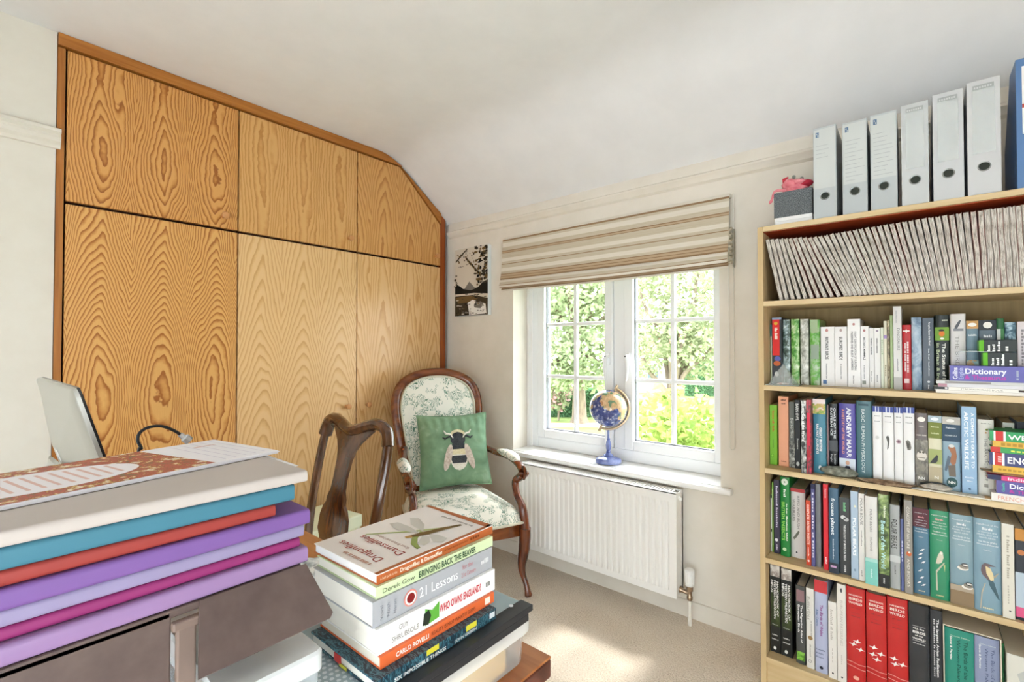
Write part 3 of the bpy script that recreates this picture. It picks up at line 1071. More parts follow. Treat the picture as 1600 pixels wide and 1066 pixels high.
def build_armchair():
    """Local frame: faces -y, seat centre at the origin."""
    a = math.radians(64)
    fx, fy = math.cos(math.radians(-26)), math.sin(math.radians(-26))      # facing direction in the room
    t = thing('armchair', 'mahogany framed open armchair upholstered in white and green leafy linen', 'armchair', (-1.895, 1.770, 0), math.atan2(fy, fx) + PI / 2)
    SZ = 0.365
    # seat frame: serpentine front rail, side rails
    m = MB()
    fr = [(-0.285, -0.24), (-0.2, -0.268), (-0.1, -0.285), (0, -0.29), (0.1, -0.285), (0.2, -0.268), (0.285, -0.24)]
    for i in range(len(fr) - 1):
        (xa, ya), (xb, yb) = fr[i], fr[i + 1]
        ua, ub = i / 6, (i + 1) / 6
        za, zb = SZ - 0.072 + 0.02 * math.sin(ua * PI), SZ - 0.072 + 0.02 * math.sin(ub * PI)
        m.add([(xa, ya, za), (xb, yb, zb), (xb, yb, SZ), (xa, ya, SZ), (xa, ya + 0.03, za), (xb, yb + 0.03, zb), (xb, yb + 0.03, SZ), (xa, ya + 0.03, SZ)],
              [(0, 1, 2, 3), (5, 4, 7, 6), (3, 2, 6, 7), (0, 4, 5, 1)])
    m.build('front_rail', mahogany_h, t, smooth=30)
    for s in (-1, 1):
        m = MB()
        m.add([(s * 0.295, -0.25, SZ - 0.07), (s * 0.235, 0.25, SZ - 0.06), (s * 0.235, 0.25, SZ), (s * 0.295, -0.25, SZ),
               (s * 0.265, -0.25, SZ - 0.07), (s * 0.205, 0.25, SZ - 0.06), (s * 0.205, 0.25, SZ), (s * 0.265, -0.25, SZ)],
              [(0, 1, 2, 3), (5, 4, 7, 6), (3, 2, 6, 7), (0, 4, 5, 1), (0, 3, 7, 4), (1, 5, 6, 2)])
        m.build('side_rail', mahogany, t)
    MB().box(-0.225, 0.225, 0.23, 0.26, SZ - 0.06, SZ).build('back_rail', mahogany, t)
    # cabriole front legs running up into the arm supports
    for s in (-1, 1):
        pth = spline([(s * 0.300, -0.285, 0.0), (s * 0.296, -0.268, 0.05), (s * 0.282, -0.240, 0.13), (s * 0.290, -0.255, 0.24), (s * 0.292, -0.262, 0.34)], 5)
        rr = [0.016, 0.020, 0.018, 0.016, 0.015, 0.0145, 0.0145, 0.015, 0.016, 0.018, 0.020, 0.022, 0.025, 0.027, 0.028, 0.030, 0.030, 0.031, 0.031, 0.030, 0.030]
        MB().tube(pth, rr[:len(pth)], 10).build('front_leg', mahogany, t, smooth=True)
        pth = spline([(s * 0.215, 0.245, SZ - 0.03), (s * 0.22, 0.262, 0.2), (s * 0.225, 0.315, 0.0)], 5)
        MB().tube(pth, [0.022 - 0.0006 * i for i in range(len(pth))], 8).build('back_leg', mahogany, t, smooth=True)
        # arm: support, scroll, rail sweeping back to the frame
        sup = spline([(s * 0.292, -0.255, SZ - 0.03), (s * 0.286, -0.245, 0.43), (s * 0.268, -0.205, 0.50), (s * 0.272, -0.185, 0.56), (s * 0.285, -0.215, 0.588), (s * 0.290, -0.242, 0.611)], 6)
        MB().tube(sup, [0.026 - 0.007 * math.sin(PI * i / (len(sup) - 1)) for i in range(len(sup))], 10).build('arm_support', mahogany, t, smooth=True)
        arm = spline([(s * 0.291, -0.235, 0.624), (s * 0.296, -0.17, 0.645), (s * 0.292, -0.06, 0.660), (s * 0.268, 0.07, 0.660), (s * 0.238, 0.20, 0.672), (s * 0.226, 0.262, 0.690)], 6)
        MB().tube(arm, 0.018, 10, flat=(0.85, 1.25), up=(0, 0, 1)).build('arm_rail', mahogany, t, smooth=True)
        # spiral scroll at the arm end
        c = Vector((s * 0.291, -0.243, 0.611))
        sp = [c + Vector((0, -math.cos(q) * (0.026 - 0.0028 * q), math.sin(q) * (0.026 - 0.0028 * q))) for q in [i * 0.42 for i in range(18)]]
        sc = MB().tube(sp, 0.008, 8, flat=(1.0, 2.6), up=(1, 0, 0))
        sc.lathe([(0.010, -0.026), (0.012, 0.0), (0.010, 0.026)], 12, at=c, axis=(1, 0, 0))
        sc.build('arm_scroll', mahogany, t, smooth=True)
        pad = spline([(s * 0.294, -0.165, 0.660), (s * 0.292, -0.10, 0.672), (s * 0.286, -0.02, 0.674), (s * 0.272, 0.06, 0.673)], 5)
        MB().tube(pad, [0.006, 0.016, 0.021, 0.024, 0.026, 0.026, 0.027, 0.027, 0.026, 0.026, 0.026, 0.024, 0.021, 0.016, 0.013, 0.006][:len(pad)], 12, flat=(0.8, 1.15), up=(0, 0, 1)).build('arm_pad', TOILE, t, smooth=True)
    # stuffed seat
    def seat_fn(u, v):
        x = (u - 0.5) * 2
        y = (v - 0.5) * 2
        hw = 0.282 - 0.05 * v
        front = -0.265 - 0.018 * (1 - x * x)
        Y = front + v * (0.24 - front)
        edge = (1 - abs(x) ** 5) * (1 - abs(y) ** 6)
        return (x * hw, Y, SZ + 0.012 + 0.098 * max(0.0, edge) ** 0.42)
    m = MB().grid(seat_fn, 26, 26)
    m.build('seat_pad', TOILE, t, smooth=True)
    m = MB()
    # boxed side of the pad
    ring = [seat_fn(i / 26, 0) for i in range(27)] + [seat_fn(1, j / 26) for j in range(1, 27)] + [seat_fn(1 - i / 26, 1) for i in range(1, 27)] + [seat_fn(0, 1 - j / 26) for j in range(1, 26)]
    n = len(ring)
    m.add([(p[0], p[1], SZ) for p in ring] + list(ring), [(i, (i + 1) % n, n + (i + 1) % n, n + i) for i in range(n)])
    m.build('seat_edge', TOILE, t, smooth=True)
    br = [(p[0] * 1.012, p[1] * 1.006 - 0.002, SZ + 0.006) for p in ring]
    for i, nm in ((0, 'seat_braid'),):
        MB().tube(br, 0.006, 6, closed=True).build(nm, PIPING, t, smooth=True)
    # back: arched frame that leans, pad inside
    tilt = math.radians(13)
    out = [(0.192, 0.44), (0.210, 0.56), (0.232, 0.70), (0.250, 0.83), (0.256, 0.92), (0.243, 0.995), (0.205, 1.052), (0.14, 1.088), (0.07, 1.106), (0.0, 1.111)]
    full = out + [(-x, z) for x, z in out[-2::-1]]

    def lean(x, z, d=0.0):
        zz = z - 0.40
        bow = 0.020 * (1 - (x / 0.26) ** 2)
        return (x, 0.235 + zz * math.tan(tilt) + d + bow * 0.6, z)
    path = spline([lean(x, z) for x, z in full], 3)
    MB().tube(path, 0.026, 10, flat=(0.82, 1.0)).build('back_frame', mahogany_h, t, smooth=True)
    inner = [(x * 0.875, 0.47 + (z - 0.44) * 0.918) for x, z in full]
    path = spline([lean(x, z, -0.020) for x, z in inner], 3)
    MB().tube(path, 0.0065, 6).build('back_braid', PIPING, t, smooth=True)
    m = MB()
    lift = MB().tube([lean(-0.19, 0.455), lean(0.19, 0.455)], 0.022, 10)
    lift.build('back_crossbar', mahogany, t, smooth=True)
    nr = 8
    rings = []
    cz_ = 0.78
    for k in range(nr + 1):
        f = 1 - k / nr
        rings.append([lean(x * f, cz_ + (z - cz_) * f, -0.018 - 0.030 * (1 - f ** 2.2)) for x, z in inner + [(x, inner[0][1]) for x in (-0.11, -0.06, 0.0, 0.06, 0.11)]])
    w = len(rings[0])
    vs = [p for r in rings for p in r]
    fs = [(k * w + i, k * w + (i + 1) % w, (k + 1) * w + (i + 1) % w, (k + 1) * w + i) for k in range(nr) for i in range(w)]
    m.add(vs, fs)
    m.build('back_pad', TOILE, t, smooth=True)
    m = MB()
    rb = [lean(x, z, 0.012) for x, z in inner]
    m.add(rb, [list(range(len(rb)))])
    m.build('back_lining', col('#b9b3a0', 0.9), t)
    return t


ARM = build_armchair()


# ------------------------------------------------------------------ bee cushion
def build_cushion():
    velvet = mottled('sage_velvet', [(0.3, '#68886a'), (0.6, '#7f9d7d'), (0.8, '#9db599')], (9, 9, 9), 3, 0.75, dist=0.8, spec=0.2, bumpy=0.25)
    # stands on the armchair seat leaning on its back; local x across, y thickness (front -y), z up
    S = 0.205
    am = Matrix.Translation(ARM.location) @ Matrix.Rotation(ARM.rotation_euler.z, 4, 'Z')
    loc = am @ Vector((0.035, 0.085, 0.484))
    t = thing('bee_cushion', 'square green velvet cushion with an embroidered bumblebee on the armchair', 'cushion', loc,
              rot=Euler((math.radians(-17), 0, ARM.rotation_euler.z - math.radians(3))))

    def front(x, z, side=-1, off=0.0):
        """Point of the cushion face at x, z in -1..1."""
        pin = 1 - 0.075 * (1 - z * z) * abs(x) ** 3 - 0.0 * x
        pz = 1 - 0.075 * (1 - x * x) * abs(z) ** 3
        e = max(0.0, (1 - x ** 4) * (1 - z ** 4))
        th = 0.066 * e ** 0.55
        ruck = 0.008 * math.sin(x * 26 + 3 * z) * max(0, z) ** 2 * e ** 0.5 + 0.010 * math.sin(z * 22 + x * 4) * max(0, abs(x) - 0.35) * e ** 0.5
        return (x * S * pin, side * (th + ruck) + side * off, S + z * S * pz)
    m = MB()
    NN = 44
    for sd in (-1, 1):
        m.grid(lambda u, v: front(u * 2 - 1, v * 2 - 1, sd), NN, NN)
    o = m.build('cover', velvet, t, smooth='all')
    rim = [front(-1 + 2 * i / 20, -1) for i in range(21)] + [front(1, -1 + 2 * i / 20) for i in range(1, 21)] + [front(1 - 2 * i / 20, 1) for i in range(1, 21)] + [front(-1, 1 - 2 * i / 20) for i in range(1, 20)]
    MB().tube(rim, 0.0042, 6, closed=True).build('piping', velvet, t, smooth=True)
    # embroidered bee: patches that follow the face
    blk = mottled('bee_black', [(0.35, '#26282c'), (0.7, '#44474b')], (160, 160, 160), 2, 0.8)
    cream = mottled('bee_cream', [(0.35, '#d3c49a'), (0.7, '#e6dcba')], (160, 160, 160), 2, 0.8)
    white = mottled('bee_white', [(0.35, '#dcd6c6'), (0.7, '#efebe0')], (160, 160, 160), 2, 0.8)
    wing = mottled('bee_wing', [(0.35, '#b9a695'), (0.7, '#dccfc3')], (90, 90, 90), 3, 0.6)
    bee = thing('bee_motif', '', '')
    for k in ('label', 'category'):
        del bee[k]
    bee.parent = t

    def patch(name, fn, mat, off, nu=10, nv=6):
        nu, nv = 24, 20
        MB().grid(lambda u, v: front(*fn(u, v), -1, off), nu, nv).build(name, mat, bee, smooth='all', fix=False)

    def ell(cx, cz, rx, rz, a0=0.0, top=1.0, bot=-1.0):
        def fn(u, v):
            z = bot + (top - bot) * v
            hw = math.sqrt(max(0.0, 1 - z * z))
            x = (u * 2 - 1) * hw
            ca, sa = math.cos(a0), math.sin(a0)
            return cx + ca * x * rx - sa * z * rz, cz + sa * x * rx + ca * z * rz
        return fn
    ox = 0.04
    patch('abdomen_tip', ell(ox, -0.22, 0.245, 0.36), white, 0.0025, 12, 10)
    patch('abdomen_band', ell(ox, -0.20, 0.225, 0.30, top=0.05, bot=-0.62), blk, 0.0042, 12, 6)
    patch('abdomen_stripe', ell(ox, -0.17, 0.235, 0.30, top=0.55, bot=0.05), cream, 0.0042, 12, 6)
    patch('waist_band', ell(ox, -0.08, 0.225, 0.30, top=0.80, bot=0.22), blk, 0.0045, 12, 6)
    patch('collar', ell(ox, 0.36, 0.215, 0.165), cream, 0.0040, 12, 8)
    patch('thorax', ell(ox, 0.25, 0.20, 0.20), blk, 0.0055, 12, 8)
    for s in (-1, 1):
        patch('bee_wing', ell(ox + s * 0.30, -0.22, 0.095, 0.36, s * 0.28), wing, 0.0052, 8, 10)
        for k, (x1_, z1_) in enumerate(((0.42, 0.34), (0.38, 0.52))):
            lp = [front(ox + s * (0.15 + (x1_ - 0.15) * q), 0.28 + (z1_ - 0.28) * q + 0.05 * math.sin(q * 6), -1, 0.004) for q in (0, 0.25, 0.5, 0.75, 1)]
            MB().tube(lp, [0.006, 0.007, 0.005, 0.006, 0.003], 6).build('bee_leg', blk if k == 0 else white, bee, smooth=True)


build_cushion()


# ------------------------------------------------------------------ dining chair
def build_dining_chair():
    wood = grain('dark_walnut_polish', '#6d4526', '#341a0c', 'Z', 34, 0.2, 0.1, coat=0.6)
    loc = Vector((-1.550, 0.862, 0))
    t = thing('dining_chair', 'dark polished dining chair with a vase-shaped splat tucked at the desk', 'chair', loc, math.radians(3))
    # local: x across, front (seat) towards -y, z up; back at y = 0
    W = 0.19
    lean = lambda x, z, d=0: (x, 0.10 * ((z - 0.45) / 0.55) ** 1.4 - 0.02 * (1 - (x / W) ** 2) * (1 if z > 0.6 else 0.3) + 0.012 + d if z > 0.45 else 0.012 + d, z)
    half = [(W * 0.88, 0.40), (W * 0.93, 0.50), (W * 0.98, 0.62), (W * 1.01, 0.74), (W * 1.02, 0.86), (W * 1.00, 0.925), (W * 0.91, 0.972), (W * 0.70, 0.992), (W * 0.45, 0.984), (W * 0.2, 0.968), (0, 0.961)]
    for s, nm in ((-1, 'back_stile'), (1, 'back_stile')):
        pth = spline([lean(s * x, z) for x, z in half[:6]], 5)
        MB().tube(pth, [0.021] * len(pth), 10, flat=(0.75, 1.0)).build(nm, wood, t, smooth=True)
    cr = [lean(x, z) for x, z in half[5:]] + [lean(-x, z) for x, z in half[5:-1][::-1]]
    MB().tube(spline(cr, 5), 0.0255, 10, flat=(0.8, 1.0)).build('crest_rail', wood, t, smooth=True)
    # splat outline: half widths by height
    sp = [(0.968, 0.118), (0.948, 0.096), (0.922, 0.068), (0.895, 0.050), (0.86, 0.040), (0.80, 0.035), (0.76, 0.038), (0.735, 0.050), (0.715, 0.052), (0.70, 0.066), (0.67, 0.079), (0.62, 0.083), (0.57, 0.076), (0.51, 0.058), (0.47, 0.045), (0.45, 0.052)]
    m = MB()
    vs, fs = [], []
    ny = 8
    for z, hw in sp:
        for k in range(ny + 1):
            x = -hw + 2 * hw * k / ny
            p = lean(x, z)
            bow = -0.010 * math.sin((z - 0.45) / 0.5 * PI)
            vs.append((p[0], p[1] + bow - 0.006, p[2]))
        for k in range(ny + 1):
            x = -hw + 2 * hw * k / ny
            p = lean(x, z)
            bow = -0.010 * math.sin((z - 0.45) / 0.5 * PI)
            vs.append((p[0], p[1] + bow + 0.006, p[2]))
    w = 2 * (ny + 1)
    for i in range(len(sp) - 1):
        for k in range(w):
            a, b = k, (k + 1) % w
            if k <= ny - 1:
                fs.append((i * w + k, i * w + k + 1, (i + 1) * w + k + 1, (i + 1) * w + k))
                fs.append((i * w + ny + 1 + k, (i + 1) * w + ny + 1 + k, (i + 1) * w + ny + 2 + k, i * w + ny + 2 + k))
        for k, l in ((0, ny + 1), (ny, 2 * ny + 1)):
            fs.append((i * w + k, (i + 1) * w + k, (i + 1) * w + l, i * w + l))
    m.add(vs, fs)
    m.build('back_splat', wood, t, smooth=35)
    MB().box(-W * 0.9, W * 0.9, -0.012, 0.022, 0.405, 0.455, b=0.006).build('shoe_rail', wood, t)
    # seat with a green cover, frame, legs
    m = MB()
    m.prism([(-0.20, 0.0), (0.20, 0.0), (0.24, -0.42), (-0.24, -0.42)], 0.36, 0.425, 'z')
    m.build('seat_frame', wood, t)
    m = MB().grid(lambda u, v: ((u - 0.5) * 2 * (0.19 + 0.035 * (1 - v)), -0.405 + 0.385 * v, 0.425 + 0.03 * (max(0, (1 - (2 * u - 1) ** 4) * (1 - (2 * v - 1) ** 4))) ** 0.5), 12, 12)
    m.build('drop_in_seat', mottled('pale_green_damask', [(0.4, '#cfd6a2'), (0.6, '#e0e2c0')], (40, 40, 40), 3, 0.8), t, smooth=True)
    for s in (-1, 1):
        MB().tube(spline([(s * 0.215, -0.40, 0.37), (s * 0.225, -0.41, 0.28), (s * 0.205, -0.385, 0.12), (s * 0.215, -0.405, 0.0)], 4), [0.034, 0.034, 0.032, 0.03, 0.028, 0.025, 0.022, 0.019, 0.017, 0.016, 0.018, 0.022, 0.026][:13], 10).build('front_leg', wood, t, smooth=True)
        MB().tube([(s * W * 0.86, 0.012, 0.40), (s * W * 0.86, 0.03, 0.2), (s * W * 0.9, 0.09, 0.0)], [0.021, 0.019, 0.017], 8).build('back_leg', wood, t, smooth=True)


build_dining_chair()


# ------------------------------------------------------------------ desk
DZ = 0.765
DX1, DY1 = at_z(861.5, 1025, DZ).x, at_z(861.5, 1025, DZ).y
DX0, DY0 = -1.98, -0.09


def build_desk():
    top = grain('desk_cherry', '#b8743c', '#96531f', 'X', 30, 0.3, 0.06, coat=0.3)
    dk = grain('desk_edge_mahogany', '#6b3423', '#46190f', 'X', 40, 0.3, 0.06, coat=0.3)
    t = thing('desk', 'reddish wooden desk under the folders, boxes and books', 'desk', ((DX0 + DX1) / 2, (DY0 + DY1) / 2, 0))
    cx, cy = t.location.x, t.location.y
    MB().box(DX0 - cx, DX1 - cx, DY0 - cy, DY1 - cy, DZ - 0.004, DZ, b=0.0015).build('desk_top', top, t)
    MB().box(DX0 - cx, DX1 - cx, DY0 - cy, DY1 - cy, DZ - 0.034, DZ - 0.004, b=0.003).build('top_edge', dk, t)
    i = 0.03
    for nm, q in (('apron', (DX0 + i, DX1 - i, DY0 + i, DY0 + i + 0.02)), ('apron', (DX0 + i, DX1 - i, DY1 - i - 0.02, DY1 - i)),
                  ('apron', (DX0 + i, DX0 + i + 0.02, DY0 + i, DY1 - i)), ('apron', (DX1 - i - 0.02, DX1 - i, DY0 + i, DY1 - i))):
        MB().box(q[0] - cx, q[1] - cx, q[2] - cy, q[3] - cy, DZ - 0.13, DZ - 0.034).build(nm, dk, t)
    for x in (DX0 + 0.05, DX1 - 0.05):
        for y in (DY0 + 0.05, DY1 - 0.05):
            MB().add([(x - cx + sx * w, y - cy + sy * w, z) for z, w in ((0, 0.019), (DZ - 0.034, 0.027)) for sx, sy in ((-1, -1), (1, -1), (1, 1), (-1, 1))],
                     [(0, 1, 2, 3), (7, 6, 5, 4), (0, 4, 5, 1), (1, 5, 6, 2), (2, 6, 7, 3), (3, 7, 4, 0)]).build('leg', dk, t)


build_desk()


# ------------------------------------------------------------------ desktop computer seen from behind
def build_computer():
    alu = col('#c3c4bf', 0.32, 0.5, 0.85, name='brushed_aluminium')
    blk = col('#1c1d20', 0.2, 0.5, name='black_screen_glass')
    a = at_z(121, 607, 1.188)
    xr, yt, zt = a.x, a.y, 1.188
    W, H = abs(a.x - at_z(38, 590, 1.188).x), 0.33
    t = thing('desktop_computer', 'silver all-in-one computer seen from behind beside the pale wall', 'computer', (xr - W / 2, yt + 0.10, DZ))
    tl = math.radians(16)
    # panel frame: local u along -x .. +x, v down the panel, n towards the room
    o = Vector((0, yt - t.location.y, zt - DZ))
    dn = Vector((0, math.sin(tl), -math.cos(tl)))
    nb = Vector((0, -math.cos(tl), -math.sin(tl)))

    def P(u, v, n):
        return o + Vector((u, 0, 0)) + dn * v + nb * n
    # rounded panel outline
    r = 0.016
    pts = []
    for cx, cy, a0 in ((W / 2 - r, r, -90), (W / 2 - r, H - r, 0), (-W / 2 + r, H - r, 90), (-W / 2 + r, r, 180)):
        for k in range(6):
            q = math.radians(a0 + 18 * k)
            pts.append((cx + r * math.cos(q), cy + r * math.sin(q)))
    n = len(pts)
    m = MB()
    rows = [(1.0, 0.0), (1.0, 0.006), (0.985, 0.009), (0.80, 0.014), (0.45, 0.028), (0.22, 0.036)]
    vs = [P(x * f, H / 2 + (y - H / 2) * f, d) for f, d in rows for x, y in pts]
    fs = [(i * n + k, i * n + (k + 1) % n, (i + 1) * n + (k + 1) % n, (i + 1) * n + k) for i in range(len(rows) - 1) for k in range(n)]
    fs.append([(len(rows) - 1) * n + k for k in range(n)])
    m.add(vs, fs)
    m.build('back_shell', alu, t, smooth=50)
    m = MB()
    m.add([P(x, y, -0.004) for x, y in pts] + [P(x, y, 0.0) for x, y in pts], [list(range(n))] + [(k, (k + 1) % n, n + (k + 1) % n, n + k) for k in range(n)])
    m.build('screen', blk, t)
    # fruit-shaped emblem, its grazing reflection painted in as white
    m = MB()
    out = [(0.0, 0.018), (0.011, 0.023), (0.021, 0.016), (0.0235, 0.004), (0.019, -0.012), (0.010, -0.024), (0.003, -0.023), (-0.003, -0.023), (-0.010, -0.024), (-0.019, -0.012), (-0.0235, 0.004), (-0.021, 0.016), (-0.011, 0.023)]
    sm = spline([(x, y, 0) for x, y in out], 4, True)
    m.add([P(p.x, H * 0.46 - p.y, 0.0365) for p in sm], [list(range(len(sm)))])
    m.build('emblem', col('#e9e9e6', 0.15, 0.6), t)
    # foot and neck on the room side
    m = MB()
    yf = yt - t.location.y
    nk = [(0.0, -0.02 + yf + 0.02, 0.26), (0, yf - 0.01, 0.16), (0, yf + 0.0, 0.05), (0, yf + 0.04, 0.008)]
    pth = spline(nk, 5)
    m.tube(pth, 0.005, 8, flat=(1.0, 15.0), up=(0, 1, 0.2))
    m.build('neck', alu, t, smooth=True)
    MB().box(-0.095, 0.095, yf - 0.02, yf + 0.16, 0.0, 0.007, b=0.003).build('foot', alu, t)


build_computer()


# ------------------------------------------------------------------ black cable with a silver plug
def build_gooseneck():
    X = -1.0
    q = [at_x(px, py, X) for px, py in ((216, 716), (221, 702), (215, 688), (219, 676), (232, 668), (252, 666), (272, 673), (284, 681))]
    t = thing('usb_cable', 'stiff black cable with a silver plug curving up behind the folders', 'cable', (X, q[0].y, DZ))
    pts = [Vector((0.0, 0.0, 0.004)), Vector((0.0, 0.004, 0.14))] + [p - t.location for p in q]
    MB().tube(spline(pts, 5), 0.0026, 8).build('cable', col('#17171a', 0.45), t, smooth=True)
    e = q[-1] - t.location
    d = (q[-1] - q[-2]).normalized()
    MB().tube([e - d * 0.004, e + d * 0.004, e + d * 0.006, e + d * 0.016], [0.004, 0.005, 0.0075, 0.0075], 8).build('plug', col('#c9cbcd', 0.25, 0.5, 0.6), t, smooth=True)
    MB().lathe([(0.022, 0), (0.024, 0.003), (0.020, 0.008), (0.004, 0.010)], 16).build('cable_weight', col('#17171a', 0.45), t, smooth=True)


build_gooseneck()

# ------------------------------------------------------------------ riser with brown flaps, folders piled on it
BR = mottled('brown_leatherette', [(0.3, '#564642'), (0.7, '#66554f')], (30, 30, 30), 3, 0.42, spec=0.4)
FX = -0.553            # near long side of the folder pile


def build_riser():
    t = thing('letter_riser', 'dark brown desk riser with hanging flaps under the folder pile', 'desk organiser', (-0.67, 0.1, DZ))
    L = lambda x, y, z: (x + 0.67, y - 0.1, z - DZ)
    m = MB()
    a, b = L(-0.80, -0.07, 0.994), L(FX, 0.272, 1.0025)
    m.box(a[0], b[0], a[1], b[1], a[2], b[2], b=0.002).build('shelf', BR, t)
    # slanted flap hinged on the shelf edge
    m = MB()
    top = [(FX, 0.166, 1.001), (FX, 0.2755, 1.001)]
    bot = [(-0.510, 0.2885, 0.950), (-0.510, 0.153, 0.949)]
    quad = [Vector(L(*p)) for p in top + bot]
    quad = [quad[0], quad[1], quad[1].lerp(quad[2], 0.93), quad[2].lerp(quad[3], 0.04), quad[3]]
    nn = (quad[1] - quad[0]).cross(quad[4] - quad[0]).normalized()
    th = 0.003
    m.add([p for p in quad] + [p - nn * th for p in quad], [(0, 1, 2, 3, 4), (9, 8, 7, 6, 5)] + [(i, i + 5, (i + 1) % 5 + 5, (i + 1) % 5) for i in range(5)])
    m.build('slanted_flap', BR, t)
    m = MB()
    a, b = L(FX - 0.004, -0.07, DZ + 0.02), L(FX, 0.143, 1.001)
    m.box(a[0], b[0], a[1], b[1], a[2], b[2], b=0.0015).build('upright_flap', BR, t)
    taupe = col('#7d6a60', 0.35, name='taupe_metal')
    m = MB()
    a, b = L(FX - 0.001, 0.146, 0.915), L(FX + 0.006, 0.163, 0.985)
    m.box(a[0], b[0], a[1], b[1], a[2], b[2], b=0.002)
    a, b = L(FX, 0.142, 0.983), L(FX + 0.009, 0.167, 0.992)
    m.box(a[0], b[0], a[1], b[1], a[2], b[2], b=0.002)
    m.build('hinge_clip', taupe, t)
    a = L(FX - 0.004, 0.1525, DZ)
    MB().box(a[0] - 0.004, a[0] + 0.003, a[1] - 0.004, a[1] + 0.004, 0.0, 0.16, b=0.001).build('post', col('#dcd9d6', 0.3), t)
    for x, y in ((-0.785, -0.055), (-0.785, 0.135), (-0.57, -0.055)):
        a = L(x, y, DZ)
        MB().box(a[0] - 0.008, a[0] + 0.008, a[1] - 0.008, a[1] + 0.008, 0.0, 0.23).build('post', taupe, t)


build_riser()


def folder(label, c, z0, z1, y1, xn=FX, xf=-0.79, y0=-0.065, rz=0.0, rough=0.5, paper='#ece8e4', gloss=0.3, open_=0.0):
    """A document wallet: card folded round a wad of paper, the fold on the side that faces the room."""
    cy = (y0 + y1) / 2
    t = thing('document_folder', label, 'folder', ((xn + xf) / 2, cy, z0), rz, 'folders piled on the desk riser')
    hx, hy, h = (xn - xf) / 2, (y1 - y0) / 2, z1 - z0
    th = 0.0011
    r = min(h / 2, 0.0042)

    def fold(q):
        return [(hx - r + q * math.cos(a), r + q * math.sin(a)) for a in [math.radians(-90 + 90 * k / 4) for k in range(5)]] + \
               [(hx - r + q * math.cos(a), h - r + q * math.sin(a)) for a in [math.radians(90 * k / 4) for k in range(5)]]
    arc = fold(r)
    outer = [(-hx, 0.0)] + arc + [(-hx, h + open_)]
    ri = max(0.0004, r - th)
    arci = fold(ri)
    inner = [(-hx, th)] + arci + [(-hx, h - th + open_)]
    nseg = 6
    m = MB()
    npt = len(outer)
    ys = [-hy + 2 * hy * k / nseg for k in range(nseg + 1)]

    def wave(x, y):
        return 0.0
    vs = [(p[0], y, p[1]) for y in ys for p in outer] + [(p[0], y, p[1]) for y in ys for p in inner]
    off = npt * (nseg + 1)
    fs = []
    for j in range(nseg):
        for i in range(npt - 1):
            fs.append((j * npt + i, j * npt + i + 1, (j + 1) * npt + i + 1, (j + 1) * npt + i))
            fs.append((off + j * npt + i, off + (j + 1) * npt + i, off + (j + 1) * npt + i + 1, off + j * npt + i + 1))
    for j in (0, nseg):
        for i in range(npt - 1):
            fs.append((j * npt + i, j * npt + i + 1, off + j * npt + i + 1, off + j * npt + i))
    for i in (0, npt - 1):
        for j in range(nseg):
            fs.append((j * npt + i, (j + 1) * npt + i, off + (j + 1) * npt + i, off + j * npt + i))
    m.add(vs, fs)
    m.build('card_cover', col(c, rough, gloss), t, smooth=35)
    if h > 0.006:
        MB().box(-hx + 0.006, hx - r - 0.004, -hy + 0.004, hy - 0.005, th + 0.0004, h - th - 0.0004).build('paper_wad', col(paper, 0.8, 0.1), t)
    return t


folder('pale lilac translucent wallet lying at the bottom of the folder pile', '#93759e', 1.003, 1.0205, 0.279, rough=0.3)
folder('thin magenta pink wallet low in the folder pile', '#8c2d66', 1.0210, 1.0325, 0.272, xn=-0.559)
folder('lavender wallet between the magenta and the deep purple folder', '#9085a6', 1.0330, 1.0475, 0.276, xn=-0.557, rough=0.4)
folder('deep purple wallet in the middle of the folder pile', '#775594', 1.0480, 1.0655, 0.280, xn=-0.551)
folder('red card folder under the blue one', '#983a34', 1.0660, 1.0795, 0.242, xn=-0.555)
folder('petrol blue card folder under the grey one', '#407689', 1.0800, 1.0985, 0.262, xn=-0.552)
top_folder = folder('pale grey card folder on top of the folder pile', '#bdb3ac', 1.0990, 1.1120, 0.276, xn=-0.549, rough=0.6)
# sheets that stick out of the open end of the grey folder
for k, (a, b, y, z) in enumerate(((-0.100, 0.072, 0.012, 0.0030), (-0.085, 0.060, 0.018, 0.0055), (-0.095, 0.050, 0.009, 0.0082))):
    MB().box(a, b, 0.1650, 0.1705 + y, z, z + 0.0006).build('loose_sheet', col('#eeecec', 0.8, 0.1), top_folder)


